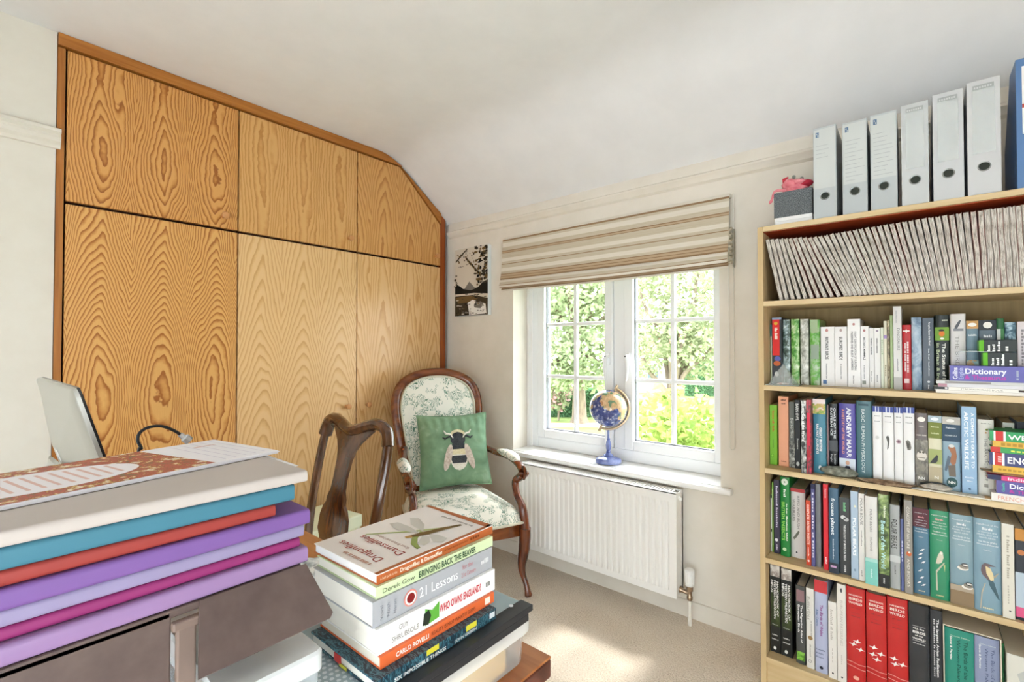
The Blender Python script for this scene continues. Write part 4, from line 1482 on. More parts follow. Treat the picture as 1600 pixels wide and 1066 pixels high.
def build_calendar():
    z = 1.1172
    nr, fr_, nl = at_z(434.5, 703.5, z), at_z(345, 685, z), at_z(0, 791, z)
    t = thing('wall_calendar', 'slim floral calendar with a white oval lying on the folder pile', 'calendar', (nr.x, nr.y, z - 0.0042))
    d = (nl - nr)
    d.z = 0
    d.normalize()                                 # along the length, away from the window
    w = (fr_ - nr)
    w.z = 0
    w = w - d * w.dot(d)
    wd_ = w.length
    w.normalize()
    Ln = 0.42
    P = lambda s, q, h=0.0: d * s + w * q + Vector((0, 0, h))
    for nm, h0, h1, c, e in (('back_page', 0.0, 0.0012, '#dedbe0', 0.0), ('middle_page', 0.0014, 0.0026, '#e9e6ea', 0.002), ('top_page', 0.0028, 0.0040, '#efecef', 0.0)):
        m = MB()
        m.add([P(-e, 0, h0), P(Ln, 0, h0), P(Ln, wd_, h0), P(-e, wd_, h0), P(-e, 0, h1), P(Ln, 0, h1), P(Ln, wd_, h1), P(-e, wd_, h1)],
              [(0, 1, 2, 3), (7, 6, 5, 4), (0, 4, 5, 1), (1, 5, 6, 2), (2, 6, 7, 3), (3, 7, 4, 0)])
        m.build(nm, col(c, 0.6, 0.2), t)
    flo = mottled('calendar_floral', [(0.36, '#7f7358'), (0.42, '#b0584a'), (0.49, '#b96a58'), (0.54, '#8f4a3c'), (0.58, '#d9b96e'), (0.63, '#eadfd2')], (75, 75, 75), 3, 0.5, ndetail=0.7)
    m = MB()
    m.add([P(0.082, 0.001, 0.0042), P(Ln - 0.001, 0.001, 0.0042), P(Ln - 0.001, wd_ - 0.001, 0.0042), P(0.098, wd_ - 0.001, 0.0042)], [(0, 1, 2, 3)], flo)
    ov = [P(0.222 + 0.088 * math.cos(2 * PI * k / 40), wd_ * 0.47 + 0.050 * math.sin(2 * PI * k / 40), 0.0044) for k in range(40)]
    m.add(ov, [list(range(40))], col('#f1edf0', 0.6, 0.2))
    rose = col('#e2c0b8', 0.6, 0.2)
    for k in range(12):
        s = 0.155 + k * 0.0115
        hw = 0.035 * math.sqrt(max(0.05, 1 - ((s - 0.222) / 0.09) ** 2))
        m.add([P(s, wd_ * 0.47 - hw, 0.0046), P(s + 0.0035, wd_ * 0.47 - hw, 0.0046), P(s + 0.0035, wd_ * 0.47 + hw, 0.0046), P(s, wd_ * 0.47 + hw, 0.0046)], [(0, 1, 2, 3)], rose)
    gl = col('#d9d2dd', 0.6, 0.2)
    for k in range(5):
        s = 0.012 + 0.013 * k
        m.add([P(s, 0.01, 0.0043), P(s + 0.0015, 0.01, 0.0043), P(s + 0.0015, wd_ - 0.01, 0.0043), P(s, wd_ - 0.01, 0.0043)], [(0, 1, 2, 3)], gl)
    m.add([P(0.02, wd_ * 0.72, 0.0043), P(0.05, wd_ * 0.72, 0.0043), P(0.05, wd_ * 0.75, 0.0043), P(0.02, wd_ * 0.75, 0.0043)], [(0, 1, 2, 3)], rose)
    m.build('calendar_print', None, t, fix=False)


build_calendar()


# ------------------------------------------------------------------ plastic boxes
def plastic(name, c, alpha, rough=0.25):
    m, nt, p = newmat(name)
    p.inputs['Base Color'].default_value = lin(c)
    p.inputs['Roughness'].default_value = rough
    p.inputs['Alpha'].default_value = alpha
    return m


def rounded_rect(hx, hy, r, n=5):
    out = []
    for cx, cy, a0 in ((hx - r, hy - r, 0), (-hx + r, hy - r, 90), (-hx + r, -hy + r, 180), (hx - r, -hy + r, 270)):
        for k in range(n + 1):
            q = math.radians(a0 + 90 * k / n)
            out.append((cx + r * math.cos(q), cy + r * math.sin(q)))
    return out


def tub(parent, name, hx, hy, r, rows, mat, floor=True, cap=False):
    """Shell from stacked rounded rectangles: rows of (inset, z)."""
    m = MB()
    rings = [rounded_rect(hx - i, hy - i, max(0.004, r - i)) for i, _ in rows]
    n = len(rings[0])
    vs = [(p[0], p[1], z) for rg, (_, z) in zip(rings, rows) for p in rg]
    fs = [(i * n + k, i * n + (k + 1) % n, (i + 1) * n + (k + 1) % n, (i + 1) * n + k) for i in range(len(rows) - 1) for k in range(n)]
    if floor:
        fs.append(list(range(n)))
    if cap:
        fs.append([(len(rows) - 1) * n + k for k in range(n)])
    m.add(vs, fs)
    return m.build(name, mat, parent, smooth=40)


bx1, bx0, by1, by0 = -0.462, -0.765, 0.610, 0.2835
BOXZ = 0.0755
t = thing('storage_box', 'frosted clear plastic storage box under the pile of books', 'storage box', ((bx0 + bx1) / 2, (by0 + by1) / 2, DZ))
hx, hy = (bx1 - bx0) / 2, (by1 - by0) / 2
frost = plastic('frosted_plastic', '#eeece6', 0.34)
tub(t, 'box_body', hx - 0.006, hy - 0.006, 0.03, [(0.010, 0.0), (0.006, 0.002), (0.002, 0.050), (0.0, 0.056)], frost)
tub(t, 'box_lid', hx, hy, 0.034, [(0.004, 0.050), (0.0, 0.052), (0.0, 0.066), (0.005, BOXZ - 0.001), (0.016, BOXZ), (0.020, BOXZ - 0.003)], plastic('frosted_lid', '#f1f0ec', 0.62), floor=False, cap=True)
for s in (-1, 1):
    MB().box(-0.045, 0.045, s * hy - 0.004, s * hy + 0.004, 0.018, 0.064, b=0.003).build('clip', frost, t)
MB().box(-hx + 0.02, hx - 0.014, -hy + 0.03, hy - 0.06, 0.004, 0.046, b=0.003).build('contents', mottled('manila_paper', [(0.3, '#d3a652'), (0.7, '#e2be78')], (12, 12, 12), 3, 0.8), t)

# flat dotted cover with black binding bars on the box lid
SL0 = DZ + BOXZ + 0.0006
SLT = 0.0205
t = thing('display_book', 'blue-grey display book with white dots and black edge bars under the book pile', 'display book', (-0.575, 0.395, SL0))
slate = mottled('slate_cover', [(0.3, '#8fa4ab'), (0.7, '#a9bcc2')], (8, 8, 8), 2, 0.35, spec=0.4)
blk = col('#26272b', 0.4, 0.4, name='black_plastic')
ex = -0.452 + 0.575
MB().box(-0.13, ex - 0.012, -0.1105, 0.187, SLT - 0.004, SLT, b=0.0008).build('top_cover', slate, t)
MB().box(-0.13, ex - 0.012, -0.1105, 0.187, 0.0, 0.004, b=0.0008).build('bottom_cover', slate, t)
MB().box(-0.128, ex - 0.014, -0.107, 0.183, 0.0042, SLT - 0.0042).build('leaf_block', col('#c9d2d6', 0.5), t)
MB().box(ex - 0.024, ex, -0.111, 0.190, SLT - 0.0075, SLT + 0.0016, b=0.001).build('binding_bar', blk, t)
MB().box(ex - 0.024, ex - 0.002, -0.111, 0.182, 0.0, SLT - 0.009, b=0.001).build('binding_bar', blk, t)
for k in range(4):
    MB().lathe([(0.0035, 0), (0.0035, 0.0012)], 10, at=(ex - 0.023, -0.09 + 0.085 * k, SLT + 0.0010)).build('rivet', col('#e6e8ea', 0.3), t)
m = MB()
for i in range(26):
    for j in range(12):
        x, y = -0.02 + j * 0.0085, -0.106 + i * 0.0078
        if x > ex - 0.03 or y > 0.055 - 0.9 * max(0, 0.10 - x):
            continue
        r = 0.0030 - 0.00006 * i
        m.add([(x + r * math.cos(q), y + (0.0039 if j % 2 else 0) + r * math.sin(q), SLT + 0.0003) for q in [PI / 3 * k for k in range(6)]], [list(range(6))])
m.build('dot_pattern', col('#dfe7ea', 0.5), t, fix=False)

# small plastic drawer box under the riser
t = thing('drawer_box', 'clear plastic drawer box of papers under the slanted brown flap', 'storage box', (-0.632, 0.2215, DZ))
clear = plastic('clear_plastic', '#dfe6ea', 0.42, 0.12)
tub(t, 'box_body', 0.128, 0.049, 0.008, [(0.006, 0.0), (0.004, 0.002), (0.0, 0.140)], clear)
tub(t, 'box_lid', 0.131, 0.052, 0.010, [(0.002, 0.137), (0.0, 0.139), (0.0, 0.157), (0.003, 0.160)], plastic('pale_lid', '#dfe1e1', 0.9), floor=False, cap=True)
MB().box(-0.11, 0.11, -0.044, 0.042, 0.004, 0.030).build('papers', col('#e6e4e0', 0.8), t)
for k in range(3):
    MB().box(-0.105, 0.112, -0.043 + 0.004 * k, 0.040, 0.034 + 0.03 * k, 0.054 + 0.03 * k).build('paper_bundle', col(('#b7c0c6', '#7c868c', '#cfd4d6')[k], 0.8), t)

# shallow clear tray standing before the drawer box
t = thing('clear_tray', 'low clear plastic tray at the near end of the storage box', 'tray', (-0.572, 0.105, DZ))

# crumpled grey patterned wrap on the desk behind the books
t.location = (-0.50, 0.125, DZ)
tub(t, 'tray_body', 0.030, 0.045, 0.008, [(0.004, 0.0), (0.002, 0.002), (0.0, 0.060), (0.002, 0.062)], clear)
MB().box(-0.022, 0.022, -0.036, 0.036, 0.003, 0.035).build('cards', col('#9aa3aa', 0.7), t)
t = thing('patterned_wrap', 'crumpled grey and white patterned wrap on the desk behind the books', 'wrapping', (-0.945, 0.455, DZ))
MB().grid(lambda u, v: ((u - 0.5) * 0.24, (v - 0.5) * 0.25, 0.010 + 0.010 * mnoise.noise(Vector((u * 5, v * 5, 1.3))) + 0.006 * mnoise.noise(Vector((u * 13, v * 13, 4.0)))), 26, 26).build(
    'wrap_sheet', mottled('grey_wrap', [(0.35, '#8c9597'), (0.5, '#c2c8c8'), (0.62, '#eef0ee')], (60, 25, 60), 4, 0.35, dist=1.0), t, smooth='all')
MB().box(-0.10, 0.10, -0.105, 0.105, 0.0, 0.004).build('wrap_base', col('#aab1b2', 0.6), t)


# ------------------------------------------------------------------ books in the pile
def flat_book(label, c, spine_x, y0, y1, z0, th, width, texts=(), hard=False, page='#e7e1d6', top=None, band=None, group='books piled on the storage box', rz=0.0, name='paperback_book'):
    """A book lying flat, spine towards +x, its foot towards -y."""
    L = y1 - y0
    t = thing(name, label, 'book', (spine_x, y0, z0), rz, group)
    ct = 0.0012 if not hard else 0.0025
    cm = col(c, 0.35, 0.4) if isinstance(c, str) else c
    m = MB()
    m.box(-width, 0, 0, L, th - ct, th, top if top else cm).box(-width, 0, 0, L, 0, ct, cm).box(-ct, 0, 0, L, ct, th - ct, cm)
    m.build('cover', None, t)
    MB().box(-width + 0.002, -ct - 0.0002, 0.0015, L - 0.0015, ct, th - ct).build('pages', col(page, 0.9, 0.1), t)
    if texts or band:
        m = MB()
        for b in (band or ()):
            y, y_, za, zb, bc = b
            m.add([(0.0003, y * L, za * th), (0.0003, y_ * L, za * th), (0.0003, y_ * L, zb * th), (0.0003, y * L, zb * th)], [(0, 1, 2, 3)], col(bc, 0.4))
        for s, a, b, zc, hh, tc, bd in texts:
            put_text(m, s, (0.0006, a * L, zc * th), (0, 1, 0), (0, 0, 1), (b - a) * L, hh * th, col(tc, 0.5), bd)
        m.build('lettering', None, t, fix=False)
    return t


z = SL0 + SLT + 0.0019
leafy = mottled('navy_leaf_cover', [(0.38, '#12202c'), (0.47, '#1d3644'), (0.53, '#4f8390'), (0.60, '#16293a')], (38, 120, 38), 3, 0.35, dist=2.5)
bk = flat_book('navy book with a teal leaf pattern at the bottom of the pile', leafy, -0.4700, 0.318, 0.520, z, 0.0150, 0.150,
               [('SIX IMPOSSIBLE THINGS', 0.12, 0.52, 0.26, 0.30, '#f0f0ec', True), ('JOHN GRIBBIN', 0.60, 0.80, 0.30, 0.26, '#d8dcdc', True)],
               hard=True, band=[(0.36, 0.46, 0.55, 1.0, '#d9cf3a'), (0.70, 0.80, 0.50, 1.0, '#d9cf3a'), (0.93, 0.985, 0.3, 0.8, '#d9dfe0')])
MB().box(-0.09, -0.075, -0.0008, 0.0, 0.0025, 0.0125).build('index_tab', col('#c63b35', 0.5), bk)
MB().box(-0.078, -0.062, -0.0008, 0.0, 0.0, 0.0040).build('index_tab', col('#d6cf4b', 0.5), bk)
z += 0.0154
flat_book('orange-spined paperback below the thick white one', '#e06a38', -0.4830, 0.332, 0.530, z, 0.0145, 0.140,
          [('CARLO ROVELLI', 0.11, 0.37, 0.5, 0.40, '#f7efe4', True), ('REALITY IS NOT WHAT IT SEEMS', 0.39, 0.80, 0.5, 0.36, '#5b2b1d', False)], page='#ded5c6',
          band=[(0.90, 0.955, 0.2, 0.85, '#f3e4d4')])
z += 0.0148
bk = flat_book('thick white paperback about owning England in the pile', '#eeebe8', -0.4870, 0.330, 0.536, z, 0.0305, 0.145,
               [('WHO OWNS ENGLAND?', 0.47, 0.85, 0.52, 0.34, '#c8202f', True), ('GUY', 0.15, 0.22, 0.68, 0.22, '#77736d', False), ('SHRUBSOLE', 0.10, 0.30, 0.32, 0.22, '#77736d', False), ('~wc', 0.90, 0.95, 0.5, 0.3, '#8c8c86', False)])
m = MB()
m.add([(0.0005, 0.072 + 0.0, 0.004), (0.0005, 0.096, 0.006), (0.0005, 0.096, 0.027), (0.0005, 0.084, 0.020), (0.0005, 0.072, 0.026)], [(0, 1, 2, 3, 4)], col('#5fa83e', 0.5))
m.add([(0.0006, 0.068, 0.006), (0.0006, 0.078, 0.004), (0.0006, 0.082, 0.014), (0.0006, 0.078, 0.023), (0.0006, 0.070, 0.020)], [(0, 1, 2, 3, 4)], col('#1f2a20', 0.5))
m.build('spine_picture', None, bk, fix=False)
z += 0.0308
bk = flat_book('thick grey paperback numbered 21 in the pile', '#a9aaae', -0.4925, 0.328, 0.536, z, 0.0310, 0.142,
               [('21 Lessons', 0.33, 0.66, 0.52, 0.42, '#f3f3f3', False), ('for the', 0.70, 0.80, 0.72, 0.24, '#b5686c', False), ('21st Century', 0.69, 0.83, 0.36, 0.22, '#b5686c', False), ('~vintage', 0.88, 0.96, 0.52, 0.22, '#e6e6e6', False)])
m = MB()
m.add([(0.0007, 0.055 + 0.0105 * math.cos(q), 0.0155 + 0.0105 * math.sin(q)) for q in [2 * PI * k / 24 for k in range(24)]], [list(range(24))], col('#d98b80', 0.5))
m.add([(0.0009, 0.055 + 0.0085 * math.cos(q), 0.0155 + 0.0085 * math.sin(q)) for q in [2 * PI * k / 24 for k in range(24)]], [list(range(24))], col('#e6ded9', 0.5))
m.add([(0.0011, 0.055 + 0.0062 * math.cos(q), 0.0155 + 0.0062 * math.sin(q)) for q in [2 * PI * k / 24 for k in range(24)]], [list(range(24))], col('#7c1616', 0.5))
for k, s in enumerate(('Yuval', 'Noah', 'Harari')):
    put_text(m, s, (0.0007, 0.012 + 0.0095 * k, 0.006), (0, 0, 1), (0, -1, 0), 0.0175, 0.0045, col('#7d7f86', 0.5))
m.build('spine_picture', None, bk, fix=False)
z += 0.0313
flat_book('slim pale green paperback about beavers near the top of the pile', '#cfdcb0', -0.4950, 0.334, 0.540, z, 0.0140, 0.140,
          [('Derek Gow', 0.04, 0.28, 0.5, 0.42, '#4b5a3c', False), ('BRINGING BACK THE BEAVER', 0.31, 0.82, 0.5, 0.60, '#23492c', True)])
z += 0.0143
cream = mottled('dragonfly_cover', [(0.3, '#e6dfda'), (0.7, '#efe9e4')], (6, 6, 6), 2, 0.3, spec=0.4)
bk = flat_book('white field guide with a dragonfly on its cover, topmost of the pile', '#b5602f', -0.4990, 0.338, 0.548, z, 0.0125, 0.148,
               [('Dragonflies & Damselflies', 0.16, 0.50, 0.5, 0.42, '#f3e3d0', True), ('A field guide to the', 0.02, 0.14, 0.5, 0.28, '#e8cdb0', False), ('of Great Britain and Ireland', 0.52, 0.74, 0.5, 0.24, '#7c3a16', False), ('~WILD', 0.76, 0.86, 0.5, 0.30, '#7c3a16', False)], top=cream, page='#f0eded')
# printed cover: title, dragonfly, rusty edge
m = MB()
T = 0.0129


def flat(pts, c, dz=0.0):
    m.add([(p[0], p[1], T + dz) for p in pts], [list(range(len(pts)))], c)


rust, stem, body, wingc, gold = col('#b0663a', 0.5), col('#a9b277', 0.5), col('#6d5426', 0.5), col('#c9c5bc', 0.4), col('#b98f4e', 0.5)
flat([(0, 0.197), (-0.148, 0.203), (-0.148, 0.21), (0, 0.21)], rust)
flat([(-0.006, 0.0), (0, 0.0), (0, 0.21), (-0.006, 0.21)], rust)
put_text(m, 'Dragonflies', (-0.028, 0.025, T + 0.0002), (-1, 0, 0), (0, -1, 0), 0.098, 0.0135, col('#a13b33', 0.5))
put_text(m, 'Damselflies', (-0.022, 0.055, T + 0.0002), (-1, 0, 0), (0, -1, 0), 0.098, 0.0135, col('#a13b33', 0.5))
put_text(m, '~A FIELD GUIDE TO THE', (-0.03, 0.011, T + 0.0002), (-1, 0, 0), (0, -1, 0), 0.06, 0.005, col('#c0907f', 0.5))
put_text(m, 'Great Britain and Ireland', (-0.03, 0.072, T + 0.0002), (-1, 0, 0), (0, -1, 0), 0.075, 0.006, col('#a97c6f', 0.5))
put_text(m, '~Dave Smallshire and Andy Swash', (-0.02, 0.186, T + 0.0002), (-1, 0, 0), (0, -1, 0), 0.07, 0.005, col('#9b9288', 0.5))
flat([(-0.118, 0.062), (-0.120, 0.065), (-0.075, 0.120), (-0.040, 0.172), (-0.036, 0.170), (-0.070, 0.116)], stem, 0.0002)
flat([(-0.020, 0.078), (-0.040, 0.083), (-0.058, 0.100), (-0.066, 0.122), (-0.060, 0.124), (-0.050, 0.104), (-0.034, 0.090), (-0.02, 0.084)], col('#8f9d54', 0.5), 0.0002)
for pts in (((-0.058, 0.116), (-0.100, 0.104), (-0.128, 0.112), (-0.122, 0.124), (-0.092, 0.124)), ((-0.062, 0.124), (-0.098, 0.130), (-0.122, 0.148), (-0.110, 0.156), (-0.082, 0.144)),
            ((-0.050, 0.112), (-0.036, 0.092), (-0.022, 0.092), (-0.024, 0.104), (-0.040, 0.118)), ((-0.048, 0.122), (-0.022, 0.108), (-0.010, 0.116), (-0.016, 0.130), (-0.036, 0.130))):
    flat(pts, wingc, 0.0003)
flat([(-0.066, 0.100), (-0.058, 0.098), (-0.048, 0.122), (-0.042, 0.150), (-0.034, 0.178), (-0.040, 0.180), (-0.052, 0.152), (-0.060, 0.124)], body, 0.0004)
flat([(-0.068, 0.094), (-0.060, 0.092), (-0.056, 0.100), (-0.064, 0.104)], gold, 0.0005)
m.build('cover_print', None, bk, fix=False)
bk.rotation_euler = (0, 0, math.radians(1.0))
MAG_TOP = z

# pale green storage box on the floor behind the dining chair
t = thing('fabric_box', 'pale green patterned storage box on the floor by the wardrobe', 'storage box', (-2.20, 1.13, 0), math.radians(8))
lg = mottled('pale_green_print', [(0.35, '#c3cf8f'), (0.5, '#dfe2b8'), (0.65, '#eceedb')], (34, 34, 34), 3, 0.7)
MB().box(-0.14, 0.14, -0.17, 0.17, 0.0, 0.40, b=0.006).build('box_body', lg, t)
MB().box(-0.146, 0.146, -0.176, 0.176, 0.385, 0.445, b=0.006).build('box_lid', col('#e4e8c9', 0.6), t)

# ================================================================== bookcase
BY = 1.964                                  # front plane of the bookcase
BX0 = at_y(1184.5, 500, BY).x
BX1 = BX0 + 0.865
BYB = YW - 0.018
BT = 0.0185
SH = [at_y(1192, y, BY).z for y in (471.1, 602.0, 730.8, 870.6, 1024.3)]      # shelf tops
BTOP = at_y(1185, 355.5, BY).z
pine = grain('pale_pine', '#d8c096', '#c4a777', 'X', 26, 0.5, 0.08)
pine_z = grain('pale_pine_upright', '#d6bd92', '#c2a574', 'Z', 30, 0.5, 0.05)
pine_back = grain('pine_back_board', '#8f7747', '#7b6336', 'Z', 46, 0.6, 0.03)
shade_red = grain('red_brown_shade', '#b24a1c', '#8e3210', 'X', 30, 0.5, 0.08)  # reddish shade under the top board, painted in as a colour


def build_bookcase():
    t = thing('bookcase', 'tall pale pine bookcase full of books beside the window', 'bookcase', (BX0, BYB, 0))
    w, d = BX1 - BX0, BYB - BY
    MB().box(0, BT, -d, 0, 0, BTOP, b=0.001).build('side_panel', pine_z, t)
    MB().box(w - BT, w, -d, 0, 0, BTOP, b=0.001).build('side_panel', pine_z, t)
    MB().box(BT, w - BT, -d, 0, BTOP - BT, BTOP, b=0.001).build('top_board', pine, t)
    MB().box(BT, w - BT, -d + 0.012, 0, BTOP - BT - 0.002, BTOP - BT).build('shaded_underside', shade_red, t)  # thin panel that carries the painted shade; the board itself is pine
    for z in SH:
        MB().box(BT, w - BT, -d, -0.008, z - BT, z, b=0.001).build('shelf', pine, t)
    MB().box(BT, w - BT, -d + 0.012, -d + 0.028, 0, SH[-1] - BT).build('plinth', pine, t)
    MB().box(BT, w - BT, -0.007, 0, 0, BTOP - BT - 0.002).build('back_board', pine_back, t)


build_bookcase()
INX0 = BX0 + BT + 0.001
GAP = 0.0006


def spine_prints(items, w, h, yoff):
    """Flat print on a spine: bands, discs, outlines, lettering. Spine spans x 0..w, z 0..h, faces -y."""
    pr, lt = MB(), MB()
    k = 0
    for it in items:
        k += 1
        y = yoff - 0.00025 - 0.00012 * k
        kd = it[0]
        if kd == 'b':
            _, a, b, x0, x1, c = it
            pr.add([(x0 * w, y, h * (1 - a)), (x1 * w, y, h * (1 - a)), (x1 * w, y, h * (1 - b)), (x0 * w, y, h * (1 - b))], [(0, 1, 2, 3)], c if not isinstance(c, str) else col(c, 0.5))
        elif kd == 'd':
            _, cx, cz, rx, rz, c = it
            pr.add([(cx * w + rx * w * math.cos(q), y, h * (1 - cz) + rz * w * math.sin(q)) for q in [2 * PI * i / 16 for i in range(16)]], [list(range(16))], c if not isinstance(c, str) else col(c, 0.5))
        elif kd == 'p':
            _, pts, c = it
            pr.add([(p[0] * w, y, h * (1 - p[1])) for p in pts], [list(range(len(pts)))], col(c, 0.5))
        elif kd == 't':
            _, s, a, b, lane, hf, c, bd = it
            put_text(lt, s, (lane * w, y, h * (1 - a)), (0, 0, -1), (1, 0, 0), (b - a) * h, hf * w, col(c, 0.5), bd)
        elif kd == 'H':
            _, s, zc, x0, x1, hh, c, bd = it
            put_text(lt, s, (x0 * w, y, h * (1 - zc)), (1, 0, 0), (0, 0, 1), (x1 - x0) * w, hh * w, col(c, 0.5), bd)
    return pr, lt


def upright_book(label, cov, x0, x1, yf, z0, h, dep, items=(), hard=False, page='#ddd3bf', group=None, name='book', board=None):
    w = x1 - x0
    t = thing(name, label, 'book', (x0, yf, z0), 0.0, group)
    cm = col(cov, 0.38, 0.4) if isinstance(cov, str) else cov
    bm_ = board or cm
    ct = min(0.0025 if hard else 0.001, w * 0.18)
    bul = 0.0
    m = MB()
    if hard and w > 0.008:
        bul = min(0.006, w * 0.16)
        ns = 6
        prof = [(0.0, dep)] + [(0.0, 0.006)] + [(w * (0.5 - 0.5 * math.cos(PI * k / ns)), 0.003 - bul * math.sin(PI * k / ns)) for k in range(ns + 1)] + [(w, 0.006), (w, dep)]
        inn = [(ct, dep)] + [(ct, 0.007)] + [(ct + (w - 2 * ct) * (0.5 - 0.5 * math.cos(PI * k / ns)), 0.0055 - bul * math.sin(PI * k / ns)) for k in range(ns + 1)] + [(w - ct, 0.007), (w - ct, dep)]
    else:
        prof = [(0.0, dep), (0.0, 0.0012), (min(0.0012, w * 0.2), 0.0), (w - min(0.0012, w * 0.2), 0.0), (w, 0.0012), (w, dep)]
        inn = [(ct, dep), (ct, 0.002), (ct + 0.0002, ct + 0.001), (w - ct - 0.0002, ct + 0.001), (w - ct, 0.002), (w - ct, dep)]
    n = len(prof)
    vs = [(p[0], p[1], z) for z in (0, h) for p in prof] + [(p[0], p[1], z) for z in (0, h) for p in inn]
    fs = []
    for i in range(n - 1):
        fs += [(i, i + 1, n + i + 1, n + i), (2 * n + i, 3 * n + i, 3 * n + i + 1, 2 * n + i + 1), (i, 2 * n + i, 2 * n + i + 1, i + 1), (n + i, n + i + 1, 3 * n + i + 1, 3 * n + i)]
    fs += [(0, n, 3 * n, 2 * n), (n - 1, 3 * n - 1, 4 * n - 1, 2 * n - 1)]
    m.add(vs, fs)
    m.build('cover', cm, t, smooth=30)
    ins = 0.003 if hard else 0.0004
    MB().box(ct + 0.0003, w - ct - 0.0003, 0.0075 if hard else 0.003, dep - (0.003 if hard else 0.0005), ins, h - ins).build('pages', col(page, 0.9, 0.1), t)
    if items:
        pr, lt = spine_prints(items, w, h, -bul * 0.6 if not hard else -bul + 0.003 - 0.0008)
        if pr.v:
            pr.build('spine_print', None, t, fix=False)
        if lt.v:
            lt.build('lettering', None, t, fix=False)
    return t


def row(shelf, default_back, group, books):
    z0 = SH[shelf]
    cur = INX0
    for b in books:
        px0, px1, yt, back, cov, hard, label, items = b[:8]
        yf = BY + (default_back if back is None else back) + (0.006 if hard else 0.0)
        x0, x1 = at_y(px0, 600, yf).x, at_y(px1, 600, yf).x
        x0 = max(x0, cur + GAP)
        x1 = max(x1, x0 + 0.005)
        h = at_y((px0 + px1) / 2, yt, yf).z - z0
        dep = min(BYB - 0.012 - yf, max(0.13, h * 0.72))
        upright_book(label, cov, x0, x1, yf, z0 + 0.0004, h, dep, items, hard, group=group, name='hardback_book' if hard else 'paperback_book')
        cur = x1
    return cur


def photo(name, a, b, c, d, sc=(60, 60, 40)):
    return mottled('cover_' + name, [(0.30, a), (0.45, b), (0.56, c), (0.70, d)], sc, 4, 0.35, dist=0.6, spec=0.4)


